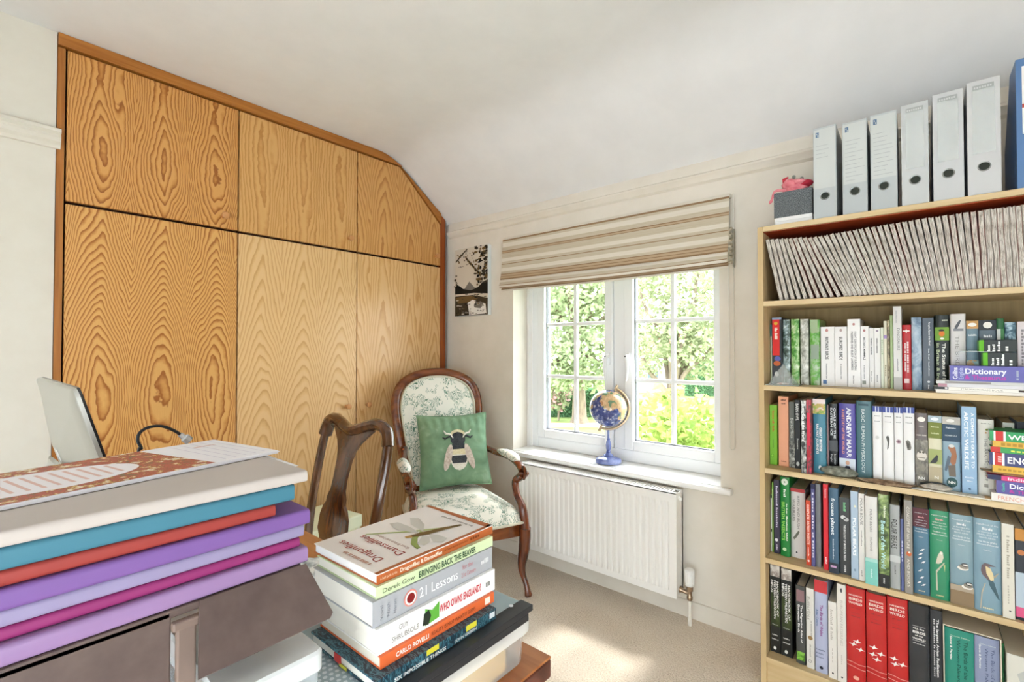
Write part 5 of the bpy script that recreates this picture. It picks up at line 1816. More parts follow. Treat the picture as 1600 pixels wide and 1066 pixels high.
W = '#e6e3e1'
GR1 = 'books on the second shelf'
row(1, 0.105, GR1, [
    (1201.7, 1206.0, 507.6, 0.10, '#dfe3d2', False, 'very thin white book with teal and yellow flashes by the bookcase side', [('b', 0.0, 0.2, 0, 1, '#2f7f86'), ('b', 0.45, 0.9, 0.0, 0.4, '#c9c15b')]),
    (1207.0, 1222.0, 496.4, 0.09, '#2a2c30', False, 'black book with a red spine panel behind the glass pyramid', [('b', 0.0, 0.03, 0, 1, '#8d9cb8'), ('b', 0.03, 0.57, 0.04, 0.78, '#d8261f'), ('d', 0.4, 0.09, 0.2, 0.2, '#d8a52a'), ('t', '~Bird Atlas', 0.15, 0.33, 0.42, 0.3, '#f0e6da', True), ('d', 0.55, 0.62, 0.32, 0.3, '#5a5fa8'), ('d', 0.5, 0.69, 0.36, 0.3, '#d06a33'), ('d', 0.45, 0.85, 0.2, 0.3, '#c9c9c2')]),
    (1223.2, 1235.2, 499.7, None, photo('woodland', '#15201a', '#4d5f52', '#9fb1b2', '#e0e6e0'), True, 'dark mottled natural history book next to the red-panelled one', []),
    (1236.5, 1249.6, 499.0, None, photo('meadow', '#2f6a25', '#5da03c', '#a9c78a', '#dfe8d0'), True, 'bright green mottled book, first of two green spines', []),
    (1251.0, 1264.0, 499.0, None, photo('lichen', '#7a7a70', '#a9a99d', '#cfcfc6', '#ecece6'), True, 'grey lichen-patterned book between two green spines', []),
    (1266.0, 1281.8, 499.7, None, photo('reeds', '#3f7c2c', '#6fb34a', '#9cb88c', '#bfd0b2'), True, 'pale and bright green book next to the white guides', [('b', 0.0, 0.2, 0.1, 0.8, '#a3b78f'), ('b', 0.38, 0.6, 0.1, 0.9, '#93a38f')]),
    (1283.0, 1304.6, 511.0, None, W, False, "white guide lettered BRITAIN'S BIRDS with a blue foot mark", [('t', "BRITAIN'S BIRDS", 0.17, 0.55, 0.45, 0.24, '#3a3a3a', True), ('t', '~An identification guide', 0.62, 0.88, 0.42, 0.1, '#8a8a8a', False), ('d', 0.45, 0.06, 0.11, 0.14, '#c98a86'), ('b', 0.90, 0.965, 0.15, 0.42, '#5f7fae')]),
    (1304.9, 1324.5, 510.8, None, W, False, "white guide lettered EUROPE'S BIRDS", [('t', "EUROPE'S BIRDS", 0.17, 0.56, 0.5, 0.26, '#3a3a3a', True), ('t', '~An identification guide', 0.62, 0.88, 0.5, 0.1, '#8a8a8a', False), ('d', 0.5, 0.06, 0.11, 0.14, '#b8a09c')]),
    (1325.0, 1345.0, 499.0, 0.098, '#eceae8', False, 'taller white flight identification guide among the white guides', [('t', 'FLIGHT IDENTIFICATION OF EUROPEAN', 0.18, 0.75, 0.62, 0.17, '#55565a', True), ('t', 'PASSERINES AND SELECT LANDBIRDS', 0.18, 0.75, 0.36, 0.17, '#55565a', True), ('t', '~Tomasz Cofta', 0.83, 0.95, 0.45, 0.1, '#777777', False), ('d', 0.5, 0.075, 0.1, 0.13, '#c28a86')]),
    (1345.5, 1358.4, 510.0, None, W, False, "white guide lettered BRITAIN'S MAMMALS", [('t', "BRITAIN'S MAMMALS", 0.18, 0.55, 0.45, 0.26, '#444444', True), ('t', '~A field guide', 0.64, 0.86, 0.4, 0.14, '#999999', False), ('d', 0.45, 0.07, 0.16, 0.2, '#b07a76'), ('b', 0.89, 0.95, 0.15, 0.6, '#8c9088')]),
    (1358.8, 1366.4, 512.8, None, '#e0dedc', False, 'slim white hoverfly guide between two white guides', [('t', "~BRITAIN'S HOVERFLIES", 0.17, 0.45, 0.45, 0.3, '#666666', True), ('t', '~field guide', 0.72, 0.9, 0.45, 0.2, '#888888', False)]),
    (1366.7, 1376.3, 512.8, None, '#e4e2df', False, 'slim white butterfly guide beside the cream book', [('t', "~BRITAIN'S BUTTERFLIES", 0.17, 0.42, 0.45, 0.26, '#777777', True), ('t', '~Princeton', 0.78, 0.9, 0.45, 0.2, '#888888', False), ('d', 0.5, 0.05, 0.2, 0.2, '#8c7c90')]),
    (1376.8, 1381.3, 512.0, None, '#d9dcc9', False, 'very slim greenish white guide', [('t', '~Orchids', 0.2, 0.45, 0.5, 0.4, '#8aa27a', False)]),
    (1381.7, 1386.8, 502.0, None, '#ded8c0', False, 'narrow cream book with a purple mark', [('b', 0.21, 0.26, 0, 1, '#a58ac0'), ('t', '~Flora', 0.65, 0.82, 0.5, 0.4, '#8c8668', False)]),
    (1387.0, 1391.2, 500.5, None, photo('bark', '#3f3626', '#7c6b4a', '#b9a983', '#d8ccab'), False, 'narrow brown patterned book beside the pale green one', []),
    (1391.6, 1396.2, 493.0, None, '#b5cc94', False, 'narrow pale green book beside the tall grey one', []),
    (1396.6, 1409.8, 479.0, 0.07, '#d3d0cc', False, 'tallest pale grey book lettered DINOSAURS', [('t', 'DINOSAURS', 0.26, 0.53, 0.62, 0.34, '#6d6d6d', False), ('t', '~National Museum of Nature', 0.05, 0.2, 0.4, 0.18, '#a5a5a5', False), ('t', '~palaeontology', 0.63, 0.78, 0.5, 0.14, '#8a8a8a', False), ('b', 0.85, 1.0, 0, 1, '#b3b1ac')]),
    (1410.2, 1424.4, 508.0, 0.085, '#b8161c', True, 'red hardback beside the tall grey book', [('t', '~COLLINS FIELD GUIDE', 0.26, 0.74, 0.62, 0.2, '#f0dcd8', True), ('t', '~BIRDS OF SOUTH AMERICA', 0.28, 0.72, 0.34, 0.18, '#f0dcd8', True), ('b', 0.085, 0.105, 0.1, 0.85, '#efe3df'), ('b', 0.07, 0.125, 0.42, 0.54, '#efe3df'), ('b', 0.83, 0.9, 0.2, 0.75, '#e5c9c5')]),
    (1425.0, 1441.5, 496.0, 0.085, photo('seascape', '#51677f', '#7f95ab', '#a9b9c6', '#c9cfd3', (30, 30, 20)), True, 'hazy blue photographic hardback beside the red one', []),
    (1442.2, 1460.2, 497.0, 0.085, '#46505c', False, 'slate grey book with white lettering', [('t', 'Peregrine Falcons of the World', 0.06, 0.38, 0.62, 0.16, '#e8eaec', True), ('t', '~Mark Price Introduction', 0.42, 0.80, 0.55, 0.12, '#cfd4d8', True), ('d', 0.5, 0.88, 0.12, 0.13, '#dfe3e6'), ('t', '~Ryan', 0.92, 0.98, 0.5, 0.12, '#dfe3e6', True)]),
    (1461.6, 1484.5, 492.7, 0.085, '#101a14', True, 'black and green book on the status of birds', [('b', 0.16, 0.335, 0.02, 0.98, '#6f9a2c'), ('d', 0.48, 0.245, 0.2, 0.26, '#d97a2a'), ('d', 0.46, 0.2, 0.2, 0.1, '#22241f'), ('d', 0.5, 0.31, 0.14, 0.1, '#e9e5dc'), ('t', 'The Status of Birds', 0.37, 0.99, 0.62, 0.24, '#f2f2ea', True), ('t', 'in Britain & Ireland', 0.37, 0.99, 0.22, 0.22, '#c9d4b0', True), ('H', '~POYSER', 0.07, 0.5, 0.9, 0.12, '#d8dccb', False)]),
    (1486.0, 1510.3, 490.8, 0.085, '#d5d1cf', True, 'off-white book with a bird drawing at its head', [('p', [(0.3, 0.16), (0.55, 0.09), (0.7, 0.08), (0.62, 0.13), (0.5, 0.17), (0.42, 0.2), (0.25, 0.21)], '#5d5f66'), ('b', 0.19, 0.22, 0.2, 0.85, '#8b8d93'), ('t', 'THE BIRD ATLAS', 0.28, 0.98, 0.45, 0.26, '#97948f', False)]),
    (1511.0, 1529.8, 501.7, 0.085, '#6f8a97', True, 'slate blue monograph with orange bands and a white oval', [('b', 0.0, 0.11, 0, 1, '#c8995b'), ('d', 0.5, 0.055, 0.36, 0.22, '#efece4'), ('H', '~Shorelark', 0.2, 0.15, 0.85, 0.18, '#e6ebec', True), ('H', '~ROBIN', 0.42, 0.15, 0.85, 0.12, '#b9d0d4', False), ('b', 0.55, 1.0, 0, 1, photo('dune', '#a9743a', '#c89a58', '#7fa9a5', '#9cc4bf', (60, 60, 60)))]),
    (1530.8, 1558.0, 500.5, 0.085, '#5a6a76', True, 'wide blue-grey monograph with a dark head and white oval', [('b', 0.0, 0.14, 0, 1, '#2b3036'), ('d', 0.5, 0.07, 0.26, 0.26, '#efece4'), ('H', '~Raven', 0.22, 0.25, 0.75, 0.2, '#e6ebec', True), ('H', '~MURPHY', 0.38, 0.25, 0.75, 0.12, '#cfd8dc', False)]),
    (1559.0, 1570.3, 498.0, 0.085, '#17602a', True, 'dark green and white book behind the black boxed courses', [('b', 0.14, 1.0, 0.0, 0.5, '#d9ddd6'), ('b', 0.14, 1.0, 0.5, 1.0, '#3d7a45')]),
    (1571.2, 1589.0, 503.8, 0.085, photo('bluebird', '#1f3338', '#4a6d7c', '#9fbcc8', '#dfe7ea'), True, 'dark blue photographic book behind the black boxed courses', []),
    (1590.6, 1612.0, 502.8, 0.085, '#d9cfd0', False, 'pinkish white book standing at the end of the second shelf', [('t', '~Ornithology', 0.1, 0.6, 0.4, 0.2, '#8b8286', False)]),
])

GR2 = 'books on the third shelf'
BTOPBLUE = '#3b4a94'


def monograph(px0, px1, yt, label, mark, c='#e9e7e6', back=0.05):
    return (px0, px1, yt, back, c, True, label, [('b', 0.0, 0.075, 0, 1, BTOPBLUE), ('b', 0.0, 0.075, 0.3, 0.42, '#cfd6ea'), ('b', 0.0, 0.075, 0.6, 0.7, '#cfd6ea'), ('H', '~BWPB', 0.13, 0.2, 0.8, 0.12, '#9a9a9a', False), ('H', '~wings', 0.2, 0.2, 0.8, 0.1, '#9a9a9a', False)] + mark)


row(2, 0.065, GR2, [
    (1198.0, 1213.6, 633.0, 0.075, '#78b62a', False, 'lime green book standing by the bookcase side', [('t', '~Beyond the Frog', 0.09, 0.45, 0.5, 0.26, '#c4652a', False), ('t', '~collins', 0.58, 0.72, 0.5, 0.14, '#5a8a1e', False), ('d', 0.35, 0.85, 0.2, 0.24, '#5c9422'), ('d', 0.35, 0.85, 0.14, 0.17, '#8fce3e')]),
    (1215.8, 1231.6, 620.0, 0.072, '#e7a37e', False, 'salmon pink book between lime green and grey', [('H', '~birds', 0.05, 0.25, 0.75, 0.2, '#5a2f1f', True), ('H', '~notes', 0.1, 0.3, 0.7, 0.14, '#5a2f1f', True), ('H', '~faber', 0.93, 0.25, 0.75, 0.14, '#8a4a33', False)]),
    (1232.2, 1241.0, 628.5, None, '#5c5e58', False, 'slim grey butterfly book beside the salmon one', [('t', 'Butterflies', 0.24, 0.55, 0.55, 0.5, '#d9dbd2', False), ('b', 0.6, 1.0, 0, 1, photo('moth', '#1d1d1b', '#55554f', '#a5a59c', '#e5e5de', (80, 80, 80)))]),
    (1241.4, 1249.8, 625.5, None, '#10120f', False, 'slim black book lettered BARN OWL', [('t', 'BARN OWL', 0.05, 0.3, 0.45, 0.5, '#e9ebe4', True), ('t', '~Screech', 0.56, 0.72, 0.5, 0.3, '#b9bbb4', False), ('d', 0.5, 0.93, 0.3, 0.45, '#d9d9d4')]),
    (1250.6, 1258.8, 626.0, 0.004, photo('dusk', '#141414', '#3f3f3d', '#a9a9a5', '#e8e8e4', (90, 90, 50)), False, 'black and white butterfly atlas pulled forward on the shelf', [('t', 'Butterflies of the World', 0.05, 0.56, 0.5, 0.6, '#f2f2f0', True)]),
    (1259.2, 1266.8, 625.0, 0.006, photo('redwing', '#241a1a', '#6b2a30', '#c22a44', '#3f5a50', (90, 90, 40)), False, 'dark book with a crimson streak pulled forward', [('b', 0.18, 0.62, 0.15, 0.75, '#d22b49'), ('b', 0.68, 0.78, 0.1, 0.8, '#a8222c')]),
    (1269.0, 1289.5, 624.0, 0.035, '#3d7f93', True, 'teal railway journeys hardback with a landscape at its head', [('b', 0.0, 0.06, 0, 1, '#e3d4d0'), ('b', 0.06, 0.2, 0, 1, photo('valley', '#3a6b2a', '#8aa83a', '#c9a05a', '#dfe6ea', (70, 70, 70))), ('t', 'GREAT BRITISH', 0.38, 0.70, 0.62, 0.2, '#eef3f4', True), ('t', 'RAILWAY JOURNEYS', 0.33, 0.74, 0.36, 0.2, '#eef3f4', True), ('d', 0.55, 0.92, 0.12, 0.2, '#e0ebee')]),
    (1290.4, 1293.6, 633.0, None, '#8e6f70', False, 'thin maroon and white book beside the owl book', []),
    (1294.2, 1308.0, 630.8, None, '#1f2023', True, 'black book lettered OWLS OF THE EASTERN ICE', [('t', 'OWLS OF THE', 0.06, 0.5, 0.68, 0.24, '#d5d7d9', True), ('t', 'EASTERN ICE', 0.06, 0.46, 0.3, 0.24, '#d5d7d9', True), ('b', 0.53, 0.68, 0, 1, '#4c4e52'), ('t', 'Jonathan C', 0.72, 0.92, 0.7, 0.2, '#e2e2e2', False), ('t', 'Slaght', 0.72, 0.84, 0.3, 0.2, '#e2e2e2', False)]),
    (1309.8, 1336.0, 630.8, 0.058, '#574f9b', True, 'purple world history hardback with a portrait at its foot', [('b', 0.76, 1.0, 0.02, 0.98, '#d6dce6'), ('p', [(0.28, 0.995), (0.3, 0.9), (0.42, 0.86), (0.62, 0.86), (0.75, 0.92), (0.8, 0.995)], '#3c4052'), ('d', 0.52, 0.82, 0.12, 0.16, '#c59a82'), ('t', 'ANDREW MARR', 0.06, 0.74, 0.62, 0.27, '#efeef6', True), ('t', 'A HISTORY OF THE WORLD', 0.08, 0.70, 0.28, 0.15, '#e39a86', True)]),
    (1337.0, 1361.4, 627.0, 0.055, '#4e737b', True, 'dull teal physiology textbook beside the purple hardback', [('b', 0.035, 0.06, 0.15, 0.8, '#31505a'), ('t', 'BASIC HUMAN PHYSIOLOGY', 0.1, 0.93, 0.45, 0.21, '#dbe6e6', False)]),
    monograph(1362.4, 1377.2, 635.0, 'white monograph with a blue head, next to the teal textbook', [('d', 0.5, 0.42, 0.2, 0.24, '#cfcfcb')]),
    monograph(1378.0, 1395.6, 636.0, 'white monograph with a blue head and a dark moth', [('p', [(0.3, 0.4), (0.5, 0.38), (0.62, 0.42), (0.6, 0.47), (0.52, 0.55), (0.4, 0.57), (0.46, 0.48)], '#5b5a55')]),
    monograph(1396.3, 1409.8, 636.7, 'slim white monograph with a blue head and a pink moth', [('d', 0.5, 0.45, 0.3, 0.3, '#b79aa2'), ('d', 0.5, 0.45, 0.14, 0.2, '#7c5a66')]),
    monograph(1410.5, 1428.0, 636.7, 'white monograph with a blue head and a hunched grey moth', [('p', [(0.2, 0.44), (0.4, 0.42), (0.62, 0.45), (0.7, 0.52), (0.62, 0.55), (0.35, 0.55)], '#77736c'), ('p', [(0.3, 0.45), (0.55, 0.47), (0.5, 0.53), (0.32, 0.53)], '#4a4742')]),
    (1429.0, 1448.4, 645.7, 0.05, '#6a605e', True, 'grey-brown owl monograph with a white oval', [('d', 0.5, 0.085, 0.32, 0.26, '#ebe6de'), ('H', 'Owls', 0.18, 0.3, 0.7, 0.16, '#d9d2cc', True), ('H', '~MIKE TOMS', 0.3, 0.1, 0.9, 0.13, '#cfc7c0', True), ('b', 0.36, 1.0, 0, 1, photo('barkbrown', '#3d372d', '#5f584a', '#7f7767', '#9d9788', (70, 70, 40))), ('d', 0.5, 0.58, 0.4, 0.55, '#d8d0c4'), ('d', 0.36, 0.53, 0.11, 0.12, '#4a443a'), ('d', 0.64, 0.53, 0.11, 0.12, '#4a443a'), ('b', 0.60, 0.61, 0.2, 0.8, '#7b7162'), ('b', 0.64, 0.65, 0.2, 0.8, '#7b7162'), ('H', 'NN', 0.88, 0.2, 0.75, 0.3, '#e9e6df', True)]),
    (1449.0, 1470.4, 650.0, 0.05, '#d9d3b4', True, 'olive and cream monograph with a wheatear', [('b', 0.0, 0.09, 0, 1, '#a9b9c2'), ('d', 0.5, 0.045, 0.28, 0.17, '#e9eef0'), ('b', 0.09, 0.31, 0, 1, '#737c2e'), ('H', '~Uplands', 0.15, 0.2, 0.8, 0.14, '#dfe2b8', True), ('H', '~Mountains', 0.24, 0.2, 0.8, 0.13, '#dfe2b8', False), ('b', 0.46, 0.66, 0, 1, '#a4ad6d'), ('p', [(0.08, 0.66), (0.3, 0.6), (0.5, 0.56), (0.62, 0.53), (0.72, 0.55), (0.66, 0.62), (0.5, 0.65), (0.3, 0.65)], '#2c2e30'), ('b', 0.7, 1.0, 0, 1, '#b6a98a'), ('H', 'N', 0.84, 0.4, 0.75, 0.3, '#f0ede4', True)]),
    (1471.0, 1499.6, 652.0, 0.05, '#8fa9b8', True, 'navy and pale blue monograph with a perched falcon', [('b', 0.0, 0.1, 0, 1, '#b9b6ad'), ('d', 0.45, 0.05, 0.22, 0.13, '#e6e4de'), ('b', 0.1, 0.33, 0, 1, '#27445a'), ('H', 'Falcons', 0.145, 0.2, 0.75, 0.12, '#e4eaee', True), ('H', 'RICHARD SALE', 0.25, 0.15, 0.8, 0.1, '#e4eaee', False), ('p', [(0.3, 0.42), (0.42, 0.37), (0.6, 0.37), (0.72, 0.42), (0.78, 0.52), (0.72, 0.62), (0.55, 0.66), (0.4, 0.6), (0.5, 0.5), (0.4, 0.45)], '#a06a48'), ('d', 0.5, 0.39, 0.16, 0.12, '#d8d6d0'), ('p', [(0.1, 0.72), (0.3, 0.52), (0.46, 0.55), (0.4, 0.62), (0.2, 0.74)], '#5b6a78'), ('p', [(0.3, 0.66), (0.7, 0.64), (0.72, 0.8), (0.35, 0.8)], '#6d6155'), ('d', 0.5, 0.88, 0.3, 0.36, '#1d4b4a'), ('H', 'NN', 0.88, 0.3, 0.7, 0.2, '#eef0ea', True)]),
    (1501.0, 1524.8, 635.9, 0.045, '#8fb0ce', False, 'pale blue guide to Arctic wildlife', [('t', 'A COMPLETE GUIDE TO', 0.07, 0.7, 0.74, 0.19, '#f3f6f8', True), ('t', 'ARCTIC WILDLIFE', 0.06, 0.72, 0.33, 0.27, '#f3f6f8', True), ('H', '~Richard', 0.81, 0.2, 0.8, 0.13, '#dfe9f2', False), ('H', '~Sale', 0.85, 0.3, 0.7, 0.12, '#dfe9f2', False), ('d', 0.5, 0.94, 0.09, 0.11, '#3a5877')]),
    (1526.2, 1552.0, 656.0, 0.045, '#d9d6cc', True, 'off-white Arctic book behind the stacked dictionaries', [('H', '~Caravan', 0.05, 0.2, 0.8, 0.09, '#9a988f', False), ('d', 0.55, 0.13, 0.08, 0.09, '#7c8a3c'), ('d', 0.5, 0.17, 0.06, 0.07, '#b98a4a'), ('t', 'THE ARCTIC GUIDE', 0.24, 0.8, 0.5, 0.2, '#7d7b74', False), ('b', 0.84, 0.88, 0.35, 0.6, '#8f8d85')]),
    (1565.0, 1584.0, 661.0, 0.12, '#d5d6cd', False, 'pale book with green marks behind the Welsh dictionary', [('b', 0.06, 0.12, 0.2, 0.8, '#3f7a4c')]),
    (1588.0, 1612.0, 660.0, 0.12, '#8fa6c0', False, 'blue and black book behind the Welsh dictionary', [('b', 0.0, 0.1, 0, 1, '#1f2730')]),
])

GR3 = 'books on the fourth shelf'


def handbook(px0, px1, yt, cov, label, pic, back):
    it = [('H', 'Handbook of the', 0.055, 0.1, 0.9, 0.09, '#e6eaec', False), ('H', 'Birds', 0.10, 0.3, 0.7, 0.13, '#e9a6a6' if pic < 2 else '#f2f4f4', True), ('H', 'of Europe the', 0.135, 0.15, 0.85, 0.08, '#e6eaec', False),
          ('H', 'Middle East and', 0.165, 0.12, 0.88, 0.08, '#e6eaec', False), ('H', 'North Africa', 0.195, 0.2, 0.8, 0.09, '#e6eaec', False), ('H', 'The Birds of the', 0.24, 0.15, 0.85, 0.08, '#dfe6e8', True), ('H', 'Western Palearctic', 0.27, 0.1, 0.9, 0.08, '#dfe6e8', True), ('H', 'Volume', 0.33, 0.35, 0.65, 0.07, '#dfe6e8', False), ('H', '~OXFORD', 0.955, 0.3, 0.7, 0.07, '#e6d9a8', False)]
    return (px0, px1, yt, back, cov, True, label, it)


H1, H2, H3, H4 = (handbook(*q) for q in (
    (1423.4, 1448.6, 794.0, mottled('bird_spine_a', [(0.3, '#3f6377'), (0.7, '#5e87a0')], (3, 3, 3), 2, 0.25, coat=0.5), 'blue bird handbook with a maroon head and small flying birds', 0, 0.02),
    (1449.2, 1479.6, 797.6, mottled('bird_spine_b', [(0.3, '#1f7f57'), (0.7, '#3f9d78')], (3, 3, 3), 2, 0.25, coat=0.5), 'green bird handbook with a cream hawk on a branch', 1, 0.018),
    (1480.2, 1516.8, 804.4, mottled('bird_spine_c', [(0.3, '#6f8e9c'), (0.7, '#98b1b9')], (3, 3, 3), 2, 0.25, coat=0.5), 'pale blue bird handbook with two plovers and a brown foot', 2, 0.015),
    (1517.4, 1560.0, 811.6, mottled('bird_spine_d', [(0.3, '#7295a4'), (0.7, '#93adbd')], (3, 3, 3), 2, 0.25, coat=0.5), 'widest blue-grey bird handbook with a bee-eater', 3, 0.012)))
H1[7].insert(0, ('b', 0.0, 0.22, 0, 1, '#54232c'))
for cx, cz in ((0.55, 0.48), (0.45, 0.53), (0.4, 0.58), (0.6, 0.62), (0.42, 0.72), (0.5, 0.8), (0.35, 0.86), (0.6, 0.88)):
    H1[7].append(('p', [(cx - 0.13, cz + 0.012), (cx, cz - 0.012), (cx + 0.16, cz - 0.02), (cx + 0.02, cz + 0.012)], '#dfe6ea'))
    H1[7].append(('p', [(cx - 0.08, cz + 0.012), (cx + 0.0, cz + 0.004), (cx + 0.03, cz + 0.014)], '#26323c'))
H2[7].extend([('p', [(0.42, 0.5), (0.55, 0.45), (0.66, 0.46), (0.7, 0.52), (0.6, 0.58), (0.44, 0.6), (0.3, 0.6), (0.36, 0.54)], '#cfc9b4'), ('d', 0.58, 0.475, 0.07, 0.08, '#ece9dc'), ('p', [(0.3, 0.9), (0.4, 0.9), (0.36, 0.7), (0.75, 0.58), (0.72, 0.57), (0.3, 0.68)], '#b9c0a8'), ('p', [(0.7, 0.6), (0.78, 0.6), (0.74, 0.68)], '#b9c884')])
H3[7].extend([('b', 0.84, 1.0, 0, 1, '#8a7458'), ('b', 0.78, 0.84, 0, 1, '#a99a86')])
for cx, cz in ((0.55, 0.57), (0.72, 0.77)):
    H3[7].extend([('d', cx, cz + 0.012, 0.24, 0.13, '#e3ded4'), ('d', cx + 0.04, cz - 0.005, 0.2, 0.13, '#8b8478'), ('d', cx + 0.08, cz - 0.025, 0.15, 0.1, '#2a2a2a'), ('d', cx + 0.1, cz - 0.025, 0.13, 0.045, '#ece9e2')])
H4[7].extend([('p', [(0.28, 0.5), (0.4, 0.47), (0.56, 0.475), (0.8, 0.49), (0.56, 0.5), (0.66, 0.56), (0.72, 0.63), (0.66, 0.68), (0.5, 0.65), (0.3, 0.6), (0.25, 0.56)], '#6b5a5c'), ('p', [(0.42, 0.5), (0.6, 0.52), (0.7, 0.58), (0.72, 0.64), (0.6, 0.65), (0.45, 0.58)], '#d8c69a'), ('p', [(0.5, 0.64), (0.72, 0.66), (0.92, 0.84), (0.85, 0.83), (0.7, 0.76), (0.55, 0.7)], '#44606a'), ('p', [(0.2, 0.97), (0.24, 0.97), (0.3, 0.8), (0.42, 0.69), (0.38, 0.69), (0.26, 0.79)], '#b9b09a'), ('p', [(0.7, 0.6), (0.88, 0.55), (0.9, 0.555), (0.74, 0.62)], '#a9a08c')])

